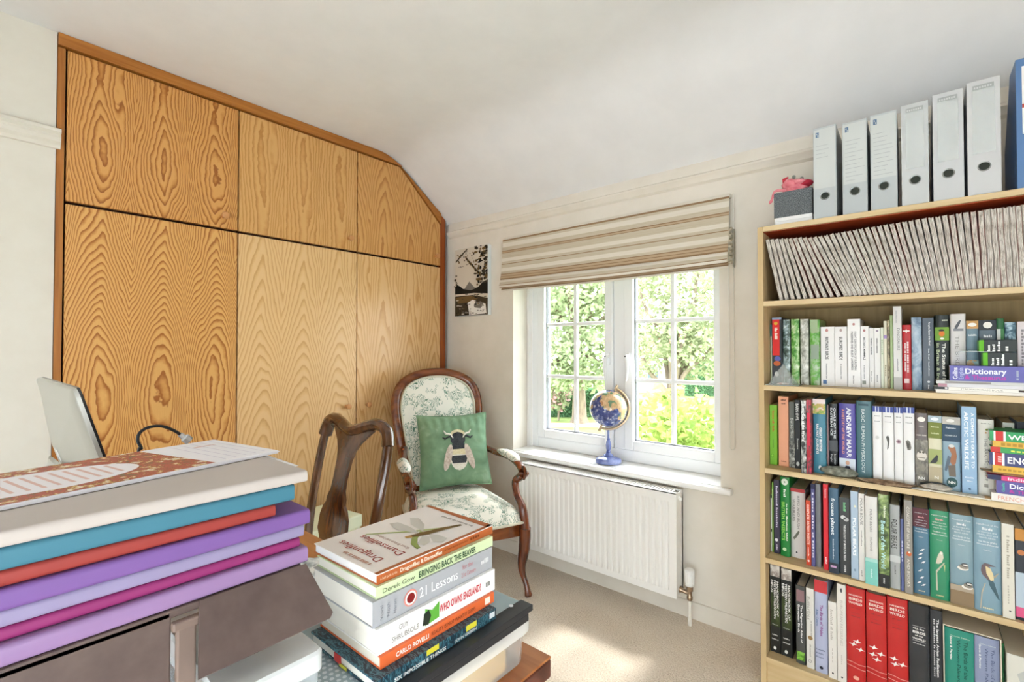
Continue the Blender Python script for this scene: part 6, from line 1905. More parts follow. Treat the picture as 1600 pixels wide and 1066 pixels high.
row(3, 0.045, GR3, [
    (1196.4, 1201.0, 773.0, 0.075, '#2b2b2b', False, 'thin black and white book, outermost on the fourth shelf', [('b', 0.05, 0.6, 0.3, 1.0, '#d9d9d6'), ('b', 0.65, 1.0, 0.2, 1, '#b9b9b5')]),
    (1201.8, 1206.8, 753.0, 0.072, '#6f9a3c', False, 'thin leaf green book next to a violet one', [('b', 0.1, 0.9, 0.35, 0.65, '#c6d69a')]),
    (1207.4, 1216.8, 750.0, 0.07, '#3a3448', False, 'slim dark violet book beside the green insect guide', [('t', '~Dragonflies Damselflies', 0.08, 0.65, 0.5, 0.3, '#d5cfe0', True), ('d', 0.4, 0.82, 0.25, 0.3, '#e6e4ea'), ('t', '~guide', 0.88, 0.96, 0.5, 0.25, '#cfc9da', False)]),
    (1217.2, 1232.4, 745.7, 0.055, '#177a33', True, 'glossy green guide lettered BRITISH INSECTS', [('d', 0.5, 0.06, 0.34, 0.38, '#dfe8d8'), ('d', 0.5, 0.06, 0.08, 0.08, '#4a6a4a'), ('t', '~Brock', 0.15, 0.25, 0.5, 0.24, '#e9f0e4', True), ('t', 'BRITISH INSECTS', 0.31, 0.80, 0.35, 0.32, '#8fd45a', True), ('t', '~The Royal Entomological Society', 0.33, 0.8, 0.7, 0.13, '#e4efdc', False), ('d', 0.45, 0.91, 0.2, 0.2, '#bcd9ae')]),
    (1233.6, 1256.2, 763.5, 0.07, '#d6d1cc', True, 'white warbler monograph with a red head', [('b', 0.0, 0.05, 0, 1, '#b23a3a'), ('t', 'REED AND BUSH', 0.1, 0.58, 0.55, 0.17, '#6f6b66', False), ('t', 'WARBLERS', 0.16, 0.48, 0.22, 0.17, '#6f6b66', False), ('p', [(0.15, 0.72), (0.4, 0.64), (0.55, 0.6), (0.62, 0.62), (0.45, 0.69), (0.25, 0.74)], '#6a675a'), ('d', 0.4, 0.92, 0.06, 0.07, '#333333')]),
    (1257.0, 1264.6, 782.0, 0.03, '#cf4a2c', False, 'slim orange-red insect guide', [('t', 'COMPLETE BRITISH INSECTS', 0.06, 0.68, 0.5, 0.4, '#f3e2da', True), ('t', '~chinery', 0.72, 0.86, 0.5, 0.22, '#f3e2da', False), ('d', 0.5, 0.93, 0.2, 0.25, '#f3e2da')]),
    (1265.0, 1271.2, 756.4, 0.03, '#565486', False, 'slim violet blue book beside a plain grey one', [('t', '~A Field Guide in Colour', 0.1, 0.9, 0.5, 0.36, '#dcdbea', True), ('b', 0.0, 0.06, 0, 1, '#26264a')]),
    (1271.6, 1280.2, 756.4, 0.03, '#76777a', True, 'plain grey cloth-bound book', []),
    (1284.0, 1292.0, 757.0, 0.028, '#d8202e', False, 'slim bright red book beside the frozen planet volume', [('t', '~Larousse', 0.05, 0.16, 0.5, 0.3, '#f2c9c9', False), ('t', '~pocket', 0.85, 0.93, 0.5, 0.3, '#f5dada', False)]),
    (1292.8, 1307.8, 762.6, 0.012, '#3f5f78', True, 'blue-grey book lettered frozen planet', [('t', 'frozen planet', 0.12, 0.55, 0.45, 0.34, '#e6eef2', True), ('t', '~Alastair Fothergill', 0.6, 0.84, 0.45, 0.14, '#c3d2da', False), ('b', 0.88, 1.0, 0, 1, '#2b3340'), ('b', 0.91, 0.935, 0.15, 0.75, '#c9a2c6')]),
    (1309.2, 1325.8, 777.8, 0.03, '#3b3c3d', False, 'charcoal biology book with a silver whorl', [('t', '~Ecology', 0.06, 0.18, 0.5, 0.24, '#7fc48c', True), ('d', 0.36, 0.26, 0.24, 0.24, '#d6d6d4'), ('d', 0.64, 0.28, 0.24, 0.24, '#bcbcba'), ('d', 0.5, 0.27, 0.12, 0.12, '#4a4a4a'), ('t', 'THE BIOLOGY OF MOULT IN BIRDS', 0.35, 0.82, 0.5, 0.2, '#e4e4e2', True), ('t', '~HELM', 0.88, 0.97, 0.5, 0.16, '#d6d6d4', True)]),
    (1326.6, 1338.5, 768.0, 0.015, '#a9bccf', False, 'pale blue book lettered POLAR BEARS', [('t', 'POLAR BEARS', 0.3, 0.74, 0.5, 0.42, '#f4f7f9', True), ('d', 0.6, 0.17, 0.16, 0.18, '#e9e4c8'), ('d', 0.5, 0.9, 0.16, 0.2, '#7d93ab')]),
    (1338.9, 1348.3, 771.5, 0.012, '#dedbd5', False, 'slim white book lettered POLAR BEARS', [('t', 'POLAR BEARS', 0.05, 0.36, 0.5, 0.4, '#5c5a56', False), ('t', '~natural history', 0.42, 0.6, 0.5, 0.2, '#94928c', False), ('t', '~bear', 0.88, 0.95, 0.5, 0.2, '#94928c', False)]),
    (1348.8, 1368.4, 776.0, -0.004, '#dad7d2', True, 'white book with a sea green foot about polar bears', [('t', 'POLAR BEARS', 0.14, 0.4, 0.5, 0.2, '#77756f', False), ('t', 'HUMANS', 0.46, 0.62, 0.5, 0.2, '#8b8983', False), ('b', 0.70, 1.0, 0, 1, '#7cc0b4'), ('b', 0.70, 0.74, 0, 1, '#a9d6cc'), ('t', '~Susan', 0.82, 0.92, 0.5, 0.12, '#d9efe9', False)]),
    (1369.8, 1386.4, 773.0, 0.004, photo('grizzly', '#26301f', '#54693a', '#8aa05c', '#b4bf8e', (45, 45, 30)), False, 'green and black book lettered Bears of the World', [('b', 0.86, 1.0, 0, 1, '#20211f'), ('t', 'Bears of the World', 0.28, 0.80, 0.45, 0.4, '#bfe6e4', True), ('t', '~Lance Craighead', 0.12, 0.25, 0.6, 0.2, '#dfe6cf', False), ('t', '~swan', 0.9, 0.96, 0.5, 0.2, '#cfd0cc', False)]),
    (1387.2, 1403.2, 789.0, 0.01, '#a9aaa8', True, 'silver grey book lettered POLAR BEARS in a tall serif', [('t', 'POLAR BEARS', 0.17, 0.52, 0.45, 0.6, '#34352f', False), ('b', 0.6, 0.68, 0, 1, '#c6c7c5'), ('t', '~Ovsyanikov', 0.72, 0.82, 0.5, 0.14, '#6a6a67', False)]),
    (1404.0, 1409.0, 810.6, 0.012, '#5a6290', False, 'thin dull blue book beside the concepts of nature book', [('t', '~Arctic', 0.3, 0.6, 0.5, 0.4, '#c3c8e0', False)]),
    (1409.5, 1422.6, 781.7, 0.006, '#8d8780', False, 'grey book with a small orange fox', [('t', 'CONCEPTS OF NATURE', 0.07, 0.52, 0.5, 0.34, '#e6e0d6', False), ('d', 0.55, 0.575, 0.32, 0.36, '#c9683a'), ('d', 0.6, 0.56, 0.12, 0.14, '#eadfce'), ('t', 'AND BOOKS', 0.63, 0.93, 0.5, 0.34, '#e6e0d6', False)]),
    H1, H2, H3, H4,
    (1560.6, 1580.4, 818.8, 0.01, '#d9d4c6', False, 'cream field guide beside the widest bird handbook', [('t', '~A Global Field Guide', 0.12, 0.58, 0.5, 0.22, '#a8a293', False), ('t', '~raptors', 0.65, 0.85, 0.5, 0.14, '#b6b0a2', False), ('d', 0.6, 0.92, 0.1, 0.06, '#2a2a28')]),
    (1581.6, 1597.0, 826.0, 0.02, '#2b3038', False, 'dark book with an orange moon and a pink foot', [('b', 0.0, 0.13, 0, 1, '#c98a3c'), ('d', 0.6, 0.26, 0.4, 0.4, '#c87c48'), ('b', 0.48, 0.86, 0, 1, '#b9c6d0'), ('b', 0.86, 0.97, 0, 1, '#dd5a86')]),
    (1598.0, 1612.0, 828.0, 0.01, '#aebdd2', False, 'pale blue book at the end of the fourth shelf', [('b', 0.9, 1.0, 0, 1, '#a83a52')]),
])

GR4 = 'books on the lowest shelf'
BLKH = '#1f211f'


def palearctic(px0, px1, yt, label, c2):
    return (px0, px1, yt, 0.05, BLKH, False, label, [('b', 0.0, 0.13, 0.06, 0.94, photo('plover' + c2.strip('#'), '#6a5c58', '#9c8f88', '#c9c2ba', '#e0dbd4', (40, 40, 40))), ('b', 0.2, 0.7, 0.1, 0.95, photo('hedge', '#17190f', '#252b16', '#34401c', '#48552a', (30, 30, 20))),
            ('t', 'HANDBOOK OF', 0.18, 0.58, 0.74, 0.18, '#e9e9e4', True), ('t', 'WESTERN PALEARCTIC', 0.17, 0.62, 0.48, 0.2, '#e9e9e4', True), ('t', 'BIRDS', 0.17, 0.32, 0.22, 0.2, '#e9e9e4', True), ('H', 'Volume', 0.68, 0.2, 0.75, 0.13, '#d9d9d4', False), ('H', '~Shirihai', 0.8, 0.2, 0.75, 0.13, '#d9d9d4', False), ('H', '~Svensson', 0.85, 0.15, 0.8, 0.11, '#d9d9d4', False), ('d', 0.45, 0.95, 0.14, 0.18, '#ecece8')])


def red_volume(px0, px1, yt, label, marks):
    return (px0, px1, yt, 0.012, mottled('red_handbook', [(0.3, '#b51f22'), (0.7, '#cf2f2e')], (4, 4, 4), 2, 0.25, coat=0.5), True, label,
            [('H', 'HANDBOOK', 0.075, 0.14, 0.86, 0.1, '#f3ddd4', True), ('H', 'BIRDS', 0.112, 0.14, 0.86, 0.17, '#f3ddd4', True), ('H', 'WORLD', 0.152, 0.14, 0.86, 0.15, '#f3ddd4', True), ('H', '~of the', 0.20, 0.25, 0.75, 0.05, '#7f1214', False), ('H', 'Volume', 0.25, 0.25, 0.75, 0.05, '#7f1214', False), ('H', '~passerines', 0.285, 0.25, 0.75, 0.05, '#7f1214', False),
             ('p', [(0.0, 0.74), (0.3, 0.745), (0.65, 0.757), (1.0, 0.752), (1.0, 0.757), (0.65, 0.763), (0.3, 0.751), (0.0, 0.746)], '#e59a8e'), ('p', [(0.0, 0.78), (0.4, 0.79), (0.7, 0.80), (1.0, 0.80), (1.0, 0.806), (0.7, 0.806), (0.4, 0.796), (0.0, 0.786)], '#e59a8e'),
             ('d', 0.5, 0.9, 0.16, 0.13, '#e6a08c')] + [('p', [(cx - 0.22, cz), (cx - 0.02, cz - 0.004), (cx + 0.06, cz - 0.026), (cx + 0.1, cz - 0.003), (cx + 0.26, cz + 0.002), (cx + 0.08, cz + 0.008), (cx - 0.02, cz + 0.024), (cx - 0.06, cz + 0.008)], '#f3e9e4') for cx, cz in marks])


CUR4 = row(4, 0.045, GR4, [
    palearctic(1200.2, 1216.4, 883.0, 'black passerine handbook by the bookcase side, first of the pair', '#a1'),
    palearctic(1217.0, 1234.6, 889.0, 'black passerine handbook of the pair next to the grey atlas', '#a2'),
    (1240.0, 1255.0, 915.0, 0.03, '#4b4d4c', True, 'dark grey migration atlas with a green foot', [('b', 0.05, 0.2, 0.1, 0.9, '#8f6f72'), ('t', 'The Migration Atlas of', 0.24, 0.72, 0.62, 0.2, '#f0f0ee', True), ('t', 'European Birds', 0.24, 0.6, 0.34, 0.2, '#f0f0ee', True), ('b', 0.84, 0.95, 0.1, 0.9, photo('lawn', '#27381c', '#4f8a2c', '#86c24a', '#5a6a55', (60, 60, 60)))]),
    (1256.0, 1268.4, 919.0, 0.03, '#dcd9d2', False, 'cream book lettered Butterflies', [('t', 'Butterflies', 0.1, 0.4, 0.35, 0.42, '#8f8c80', False), ('t', '~and day-flying moths', 0.4, 0.6, 0.65, 0.16, '#9c998e', False), ('d', 0.5, 0.62, 0.3, 0.3, '#9d7b4e'), ('t', '~new naturalist', 0.7, 0.85, 0.5, 0.18, '#a09d94', False), ('d', 0.45, 0.91, 0.2, 0.22, '#4f4f4a'), ('d', 0.45, 0.91, 0.15, 0.17, '#dcd9d2')]),
    (1269.2, 1289.4, 906.4, 0.022, '#b3b8d2', True, 'lilac book lettered The Birds of Wales with a red head', [('b', 0.0, 0.13, 0, 1, '#c93a3f'), ('t', 'The Birds of Wales', 0.26, 0.6, 0.55, 0.22, '#8c3f86', True), ('t', 'Adar Cymru', 0.32, 0.5, 0.22, 0.16, '#5f78a5', True), ('H', '~Pritchard', 0.75, 0.1, 0.8, 0.12, '#6d7390', False), ('H', '~Hughes', 0.79, 0.1, 0.7, 0.12, '#6d7390', False), ('H', '~Spence', 0.83, 0.1, 0.7, 0.12, '#6d7390', False), ('d', 0.5, 0.94, 0.14, 0.14, '#27283a')]),
    (1290.2, 1303.2, 940.0, 0.018, '#e2ddd6', False, 'short cream book beside the lilac one', [('t', '~Paintings of Birds', 0.1, 0.5, 0.4, 0.3, '#bdb6ad', False), ('t', '~helm', 0.6, 0.8, 0.5, 0.12, '#bdb6ad', False), ('d', 0.5, 0.93, 0.12, 0.12, '#2a2a28')]),
    (1303.8, 1317.8, 913.0, 0.016, '#e0dad2', False, 'taller cream book beside the red handbooks', [('d', 0.5, 0.06, 0.12, 0.3, '#55565a'), ('t', 'EUROPEAN PASSERINES', 0.16, 0.63, 0.5, 0.3, '#b3aca3', False), ('t', '~field', 0.72, 0.82, 0.5, 0.14, '#bdb6ad', False), ('d', 0.5, 0.95, 0.12, 0.12, '#2a2a28')]),
    red_volume(1318.6, 1347.6, 918.0, 'red bird handbook volume next to the cream books', ((0.55, 0.53), (0.35, 0.565), (0.72, 0.6))),
    red_volume(1349.0, 1380.4, 927.6, 'red bird handbook volume, middle of three', ((0.35, 0.53), (0.7, 0.575), (0.3, 0.6), (0.5, 0.64))),
    red_volume(1381.6, 1413.6, 934.0, 'red bird handbook volume next to the black one', ((0.3, 0.58), (0.7, 0.615), (0.35, 0.63))),
    (1415.0, 1446.6, 943.7, 0.010, mottled('black_gloss', [(0.3, '#26292d'), (0.7, '#3a3e43')], (5, 5, 5), 2, 0.2, coat=0.6), True, 'glossy black book lettered ALL the BIRDS of the WORLD', [('b', 0.203, 0.206, 0.18, 0.82, '#d5d6d6'), ('H', 'ALL the', 0.225, 0.2, 0.75, 0.11, '#f3f3f1', True), ('H', 'BIRDS', 0.26, 0.18, 0.82, 0.16, '#f3f3f1', True), ('H', 'of the', 0.29, 0.3, 0.7, 0.09, '#f3f3f1', True), ('H', 'WORLD', 0.32, 0.18, 0.82, 0.13, '#f3f3f1', True), ('b', 0.34, 0.343, 0.18, 0.82, '#d5d6d6'), ('H', '~lynx and birdlife', 0.365, 0.2, 0.8, 0.06, '#d5d6d6', False)]),
    (1447.4, 1467.4, 952.7, 0.010, '#34363a', True, 'charcoal book on avian radiation beside the slipcase', [('t', 'The largest Avian Radiation', 0.08, 0.62, 0.62, 0.19, '#f0f0ee', True), ('t', '~The Evolution of Perching Birds', 0.08, 0.62, 0.35, 0.12, '#cfd0d0', False)]),
])


# slipcase with its two volumes
def build_slipcase():
    yf = BY + 0.012
    z0 = SH[4] + 0.0004
    xa, xb = at_y(1468.9, 1000, yf).x, at_y(1564.8, 1000, yf).x
    xa = max(xa, CUR4 + GAP)
    h1 = at_y(1470, 974, yf).z - z0
    hz = at_y(1500, 985, yf).z - z0
    t = thing('book_slipcase', 'cream slipcase holding a green and a lilac volume', 'slipcase', (xa, yf, z0), group=None)
    c = col('#d8cdb8', 0.6)
    e = 0.0028
    w = xb - xa
    d = BYB - 0.014 - yf
    MB().box(0, e, 0, d, 0, h1).build('side_board', c, t)
    MB().box(w - e, w, 0, d, 0, h1).build('side_board', c, t)
    MB().box(e, w - e, 0, d, h1 - e, h1).build('top_board', c, t)
    MB().box(e, w - e, 0, d, 0, e).build('bottom_board', c, t)
    MB().box(e, w - e, d - e, d, e, h1 - e).build('back_board', c, t)
    xm = at_y(1522, 1000, yf).x - xa
    for a, b, cc, lb, tc in ((e + 0.001, xm, '#2f8a78', 'green concise edition volume in the slipcase', '#1c4f45'), (xm + 0.001, w - e - 0.001, '#8f98b4', 'lilac concise edition volume in the slipcase', '#4d5776')):
        bk = upright_book(lb, cc, xa + a, xa + b, yf + 0.006, z0 + e + 0.0006, h1 - 2 * e - 0.006, 0.19,
                          [('H', 'Concise Edition', 0.07, 0.2, 0.85, 0.055, '#e3ecd9', False), ('t', 'The Birds of the', 0.10, 0.5, 0.72, 0.15, tc, False), ('t', 'Western Palearctic', 0.10, 0.62, 0.48, 0.13, tc, False), ('t', 'Snow & Perrins', 0.08, 0.33, 0.22, 0.08, '#eef3ee', True)], True, group=GR4, name='hardback_book')


build_slipcase()
yf = BY + 0.012
x1 = at_y(1565.6, 1000, yf).x
upright_book('thin dark green book between the slipcase and the cream volume', '#1f6a3a', x1, x1 + 0.007, yf + 0.03, SH[4] + 0.0004, 0.272, 0.18, [], False, group=GR4, name='paperback_book')
upright_book('cream volume with grey drawings at the end of the lowest shelf', '#d9d6cb', x1 + 0.0085, x1 + 0.060, yf, SH[4] + 0.0004, 0.262, 0.19,
             [('p', [(0.4, 0.2), (0.8, 0.12), (1.0, 0.3), (1.0, 0.5), (0.7, 0.4)], '#bfc0bb'), ('H', 'Birds', 0.38, 0.15, 0.55, 0.1, '#55584f', True), ('H', 'Scot', 0.44, 0.15, 0.55, 0.1, '#55584f', True)], False, group=GR4)


# ------------------------------------------------------------------ leaning magazines on the top shelf
def build_magazines():
    H_, D_, T_ = 0.236, 0.165, 0.0118
    streak = [mottled('page_edges_%d' % k, [(0.30, c0), (0.42, '#b3a89c'), (0.50, '#d8d0c6'), (0.64, '#e9e3da')], (330, 60, sc), 4, 0.85, spec=0.1, ndetail=0.75) for k, (c0, sc) in enumerate((('#6f655b', 26), ('#7d746a', 44), ('#5f564d', 16), ('#8a8078', 34)))]
    cov = [col(c, 0.5) for c in ('#c9beb3', '#b58478', '#d3cac0', '#b0aa9c')]
    meshes = []
    for k in range(6):
        r = random.Random(40 + k)
        ph, am = r.random() * 6, 0.0010 + 0.0010 * r.random()
        nz = 16
        m = MB()
        # three folded sections side by side, each a wavy slab with a rounded front
        for j in range(3):
            xa, xb = 0.0008 + (T_ - 0.0016) * j / 3 + 0.0002, 0.0008 + (T_ - 0.0016) * (j + 1) / 3 - 0.0002
            ydep = 0.001 + 0.002 * r.random()
            vs = []
            for i in range(nz + 1):
                z = 0.001 + (H_ - 0.002 - 0.003 * r.random()) * i / nz
                wv = am * math.sin(ph + z * 55) * (i / nz) * (1 - i / nz) * 2.2
                for x, y in ((xa, D_), (xa, ydep + 0.001), ((xa + xb) / 2, ydep), (xb, ydep + 0.001), (xb, D_)):
                    vs.append((x + wv, y, z))
            fs = [(i * 5 + q, i * 5 + q + 1, (i + 1) * 5 + q + 1, (i + 1) * 5 + q) for i in range(nz) for q in range(4)]
            fs += [(0, 1, 2, 3, 4), tuple(nz * 5 + q for q in (4, 3, 2, 1, 0))]
            m.add(vs, fs)
        o = m.build('pages', streak[k % 4], None, smooth=30)
        m2 = MB().box(0, 0.0006, 0.004, D_, 0, H_).box(T_ - 0.0006, T_, 0.004, D_, 0, H_)
        c = m2.build('cover', cov[k % 4], None)
        meshes.append((o.data, c.data))
        bpy.data.objects.remove(o)
        bpy.data.objects.remove(c)
    yf = BY + 0.012
    z0 = SH[0]
    x = INX0 + 0.236 * math.sin(math.radians(11)) + 0.003
    xend = BX1 - BT - 0.012
    r = random.Random(3)
    i = 0
    th = math.radians(11)
    while True:
        u = x
        # lean of the pile: near upright at the side, most tilted by a third, upright again by the end
        u0, um, u1 = INX0 + 0.048, at_y(1318, 465, yf).x, at_y(1540, 455, yf).x
        if u < um:
            tgt = 11 + 12 * (u - u0) / (um - u0)
        else:
            tgt = 23 - 21 * min(1.0, (u - um) / (u1 - um))
        new = math.radians(tgt)
        if new > th:
            x += H_ * (math.sin(new) - math.sin(th)) * 1.06 + 0.0016
        th = new
        if x + T_ / math.cos(th) > xend or i > 80:
            break
        t = thing('journal', 'pale wavy-edged journal leaning among the row of journals on the top shelf', 'magazine', (x, yf + 0.003 * r.random(), z0 + 0.0005), 0, 'journals leaning on the top shelf', rot=Euler((0, -th, 0)))
        pm, cm = meshes[r.randrange(6)]
        for nm, me in (('pages', pm), ('cover', cm)):
            o = bpy.data.objects.new(nm, me)
            COL.objects.link(o)
            o.parent = t
        x += T_ / math.cos(th) + 0.0009
        i += 1


build_magazines()


# ------------------------------------------------------------------ lever arch files and the box on top
def lever_file(label, px0, px1, yt, kind, yf=BY + 0.014, tint='#b4b9ba'):
    z0 = BTOP + 0.0006
    x0, x1 = at_y(px0, 330, yf).x, at_y(px1, 330, yf).x
    h = at_y(px0 + 4, yt, yf).z - z0
    w = x1 - x0
    t = thing('lever_arch_file', label, 'file', (x0, yf, z0), 0.0, 'lever arch files on the bookcase')
    bd = 0.0024
    case = col(tint, 0.35, 0.4)
    d = 0.225
    MB().box(0, w, 0, bd, 0, h, b=0.0006).build('spine_board', case, t)
    MB().box(0, bd, bd + 0.0003, d, 0, h, b=0.0006).build('side_board', case, t)
    MB().box(w - bd, w, bd + 0.0003, d, 0, h, b=0.0006).build('side_board', case, t)
    MB().box(bd + 0.004, w - bd - 0.004, 0.02, d - 0.02, 0.004, h * 0.90).build('paper_wad', col('#d9d6cf', 0.9, 0.1), t)
    # finger ring
    cz = h * (0.245 if kind == 'a' else 0.245)
    cx = w * 0.5
    MB().lathe([(0.0125, 0), (0.0150, 0.0012), (0.0135, 0.0024), (0.0115, 0.0012)], 20, at=(cx, -0.0001, cz), axis=(0, -1, 0)).build('finger_ring', col('#bfc3c4', 0.25, 0.5, 0.7), t, smooth=True)
    MB().lathe([(0.0116, 0.0), (0.0116, 0.0027)], 20, at=(cx, -0.0001, cz), axis=(0, -1, 0)).build('finger_hole', col('#20261d', 0.5), t)
    m = MB()
    pale = col('#c9ccc9', 0.25, 0.5)
    ink = col('#9da0a3', 0.6)

    def q(x0_, x1_, a, b, c, y):
        m.add([(x0_ * w, y, h * (1 - a)), (x1_ * w, y, h * (1 - a)), (x1_ * w, y, h * (1 - b)), (x0_ * w, y, h * (1 - b))], [(0, 1, 2, 3)], c)
    r = random.Random(px0)
    if kind == 'a':
        q(0.04, 0.96, 0.02, 0.67, pale, -0.0005)
        q(0.12, 0.26, 0.05, 0.105, col('#5a7390', 0.5), -0.0008)
        q(0.15, 0.19, 0.06, 0.075, pale, -0.0010)
        q(0.20, 0.235, 0.08, 0.10, pale, -0.0010)
        n = 4 if px0 < 1300 else 11
        for k in range(n):
            a = 0.2 + k * 0.043
            q(0.12, 0.5 + 0.4 * r.random(), a, a + 0.004, ink, -0.0008)
    else:
        q(0.16, 0.84, 0.075, 0.64, pale, -0.0005)
        q(0.18, 0.82, 0.04, 0.085, col('#a3a5a4', 0.5), -0.0008)
        for k in range(7):
            q(0.22 + 0.08 * k, 0.27 + 0.08 * k, 0.055, 0.072, col('#d3d4d3', 0.5), -0.0010)
        if px0 < 1500:
            for k in range(2):
                a = 0.15 + k * 0.05
                q(0.26, 0.45 + 0.2 * r.random(), a, a + 0.004, ink, -0.0008)
        # shiny loose pocket
        g = MB().grid(lambda u, v: ((0.16 + 0.68 * u) * w, -0.0012 - 0.0012 * (0.5 + 0.5 * math.sin(u * 7 + v * 17 + px0)) * (1.0 if px0 > 1500 else 0.3), h * (0.36 + 0.555 * v)), 10, 24)
        g.build('label_pocket', plastic('pocket_film', '#e9ebec', 0.35, 0.08), t, smooth='all')
    m.build('spine_label', None, t, fix=False)


lever_file('grey-white lever arch file next to the dark box', 1271.5, 1307.5, 201, 'a')
lever_file('grey-white lever arch file, second from the dark box', 1317.0, 1356.0, 192.5, 'a')
lever_file('grey-white lever arch file with long handwriting beside the plain white files', 1361.0, 1403.0, 180, 'a')
lever_file('white lever arch file next to the handwritten grey ones', 1409.5, 1452.5, 165, 'w', tint='#c3c5c5')
lever_file('white lever arch file, middle of the three white ones', 1459.0, 1507.5, 148, 'w', tint='#c6c7c8')
lever_file('white lever arch file with a creased shiny label pocket', 1513.0, 1566.0, 129, 'w', tint='#cacaca')


def build_magazine_file():
    yf = BY + 0.014
    x0 = at_y(1590, 300, yf).x
    z0 = BTOP + 0.0006
    h = at_y(1595, 92, yf).z - z0
    t = thing('magazine_file', 'blue cut-away magazine file at the end of the bookcase top', 'file', (x0, yf, z0))
    blue = col('#5b7fae', 0.4, 0.4)
    w, d = 0.085, 0.235
    side = [(0.0, 0.0), (d, 0.0), (d, h * 0.46), (0.11, h), (0.0, h)]
    for a in (0.0, w - 0.003):
        MB().prism(side, a, a + 0.003, 'x').build('side_board', blue, t)
    MB().box(0.003, w - 0.003, 0.0, 0.003, 0, h).build('spine_board', blue, t)
    MB().box(0.003, w - 0.003, 0.003, d, 0, 0.003).build('base_board', blue, t)
    MB().box(0.008, w - 0.008, 0.02, d - 0.01, 0.004, h * 0.8).build('magazines', col('#d5d2cb', 0.8), t)
    m = MB()
    m.add([(0.012, -0.0004, h * 0.42), (0.075, -0.0004, h * 0.42), (0.075, -0.0004, h * 0.94), (0.012, -0.0004, h * 0.94)], [(0, 1, 2, 3)], col('#e9e8e4', 0.5))
    m.add([(0.012, -0.0006, h * 0.62), (0.075, -0.0006, h * 0.62), (0.075, -0.0006, h * 0.65), (0.012, -0.0006, h * 0.65)], [(0, 1, 2, 3)], col('#b9483c', 0.5))
    m.build('spine_label', None, t, fix=False)


build_magazine_file()
yf = BY + 0.03
xa, xb = at_y(1209.5, 330, yf).x, at_y(1269.5, 330, yf).x
zb0, zb1, zb2 = BTOP + 0.0006, at_y(1225, 339.5, yf).z, at_y(1225, 300.5, yf).z
t = thing('white_box', 'low white box under the dark speckled box on the bookcase', 'box', ((xa + xb) / 2, yf, zb0))
w = xb - xa
MB().box(-w / 2 + 0.003, w / 2, 0, 0.16, 0, (zb1 - zb0) * 0.55, b=0.001).build('box_base', col('#e4e3e2', 0.5), t)
MB().box(-w / 2 + 0.002, w / 2, -0.001, 0.161, (zb1 - zb0) * 0.56, zb1 - zb0, b=0.001).build('box_lid', col('#ebeae9', 0.5), t)
t = thing('speckled_box', 'dark grey speckled open box on the bookcase next to the files', 'box', ((xa + xb) / 2, yf - 0.002, zb1 + 0.0005))
hb = zb2 - zb1
sp = mottled('speckled_felt', [(0.38, '#2f3336'), (0.5, '#5a5f62'), (0.62, '#8b9092')], (420, 420, 420), 2, 0.8)
for nm, q in (('front_panel', (-w / 2, w / 2, 0, 0.004)), ('rear_panel', (-w / 2, w / 2, 0.156, 0.16)), ('side_panel', (-w / 2, -w / 2 + 0.004, 0.004, 0.156)), ('side_panel', (w / 2 - 0.004, w / 2, 0.004, 0.156))):
    MB().box(q[0], q[1], q[2], q[3], 0, hb).build(nm, sp, t)
MB().box(-w / 2 + 0.004, w / 2 - 0.004, 0.004, 0.156, 0, 0.004).build('bottom_panel', sp, t)


def build_toy():
    """Pink soft toy slumped in the box, a tail hanging over the side."""
    t = thing('pink_soft_toy', 'pink soft toy slumped in the dark speckled box', 'soft toy', ((xa + xb) / 2, yf + 0.07, zb1 + 0.006))
    pk = mottled('pink_plush', [(0.3, '#dd6c7a'), (0.6, '#f0989f'), (0.8, '#f8bcc0')], (50, 50, 50), 3, 0.9)
    rd = col('#c22f42', 0.8)
    gy = col('#7e8078', 0.6)

    def blob(nm, c, r, mt, seed):
        m = MB().lathe([(max(0.001, math.sin(PI * i / 12)), -math.cos(PI * i / 12)) for i in range(13)], 18)
        m.v = [tuple(Vector(c) + Vector((v[0] * r[0], v[1] * r[1], v[2] * r[2])) * (1 + 0.13 * mnoise.noise(Vector(v) * 1.8 + Vector((seed, 0, 0))))) for v in m.v]
        return m.build(nm, mt, t, smooth='all')
    b = blob('body', (0, 0, hb * 0.95), (w * 0.38, 0.048, hb * 0.62), pk, 1)
    blob('head', (-w * 0.12, -0.012, hb * 1.36), (w * 0.24, 0.040, hb * 0.24), pk, 5)
    blob('snout', (w * 0.12, -0.026, hb * 1.36), (w * 0.20, 0.026, hb * 0.12), pk, 8)
    blob('arm', (w * 0.27, -0.015, hb * 1.30), (w * 0.20, 0.024, hb * 0.14), rd, 11)
    blob('eye', (0.0, -0.045, hb * 1.55), (0.006, 0.006, 0.007), gy, 2)
    blob('eye', (w * 0.20, -0.04, hb * 1.45), (0.007, 0.006, 0.006), gy, 3)
    MB().tube([(-w * 0.30, -0.02, hb * 1.36), (-w * 0.28, -0.035, hb * 1.56), (-w * 0.16, -0.04, hb * 1.60)], [0.004, 0.006, 0.003], 8).build('ear', rd, t, smooth=True)
    tail = spline([(-w * 0.2, -0.03, hb * 1.12), (-w * 0.42, -0.040, hb * 1.14), (-w * 0.53, -0.042, hb * 1.10), (-w * 0.58, -0.052, hb * 0.80), (-w * 0.66, -0.050, hb * 0.62)], 4)
    MB().tube(tail, [0.007, 0.007, 0.006, 0.006, 0.006, 0.006, 0.0055, 0.005, 0.005, 0.005, 0.005, 0.0045, 0.004, 0.005, 0.006, 0.004, 0.002][:len(tail)], 8, flat=(1.0, 0.5)).build('tail', pk, t, smooth=True)


build_toy()


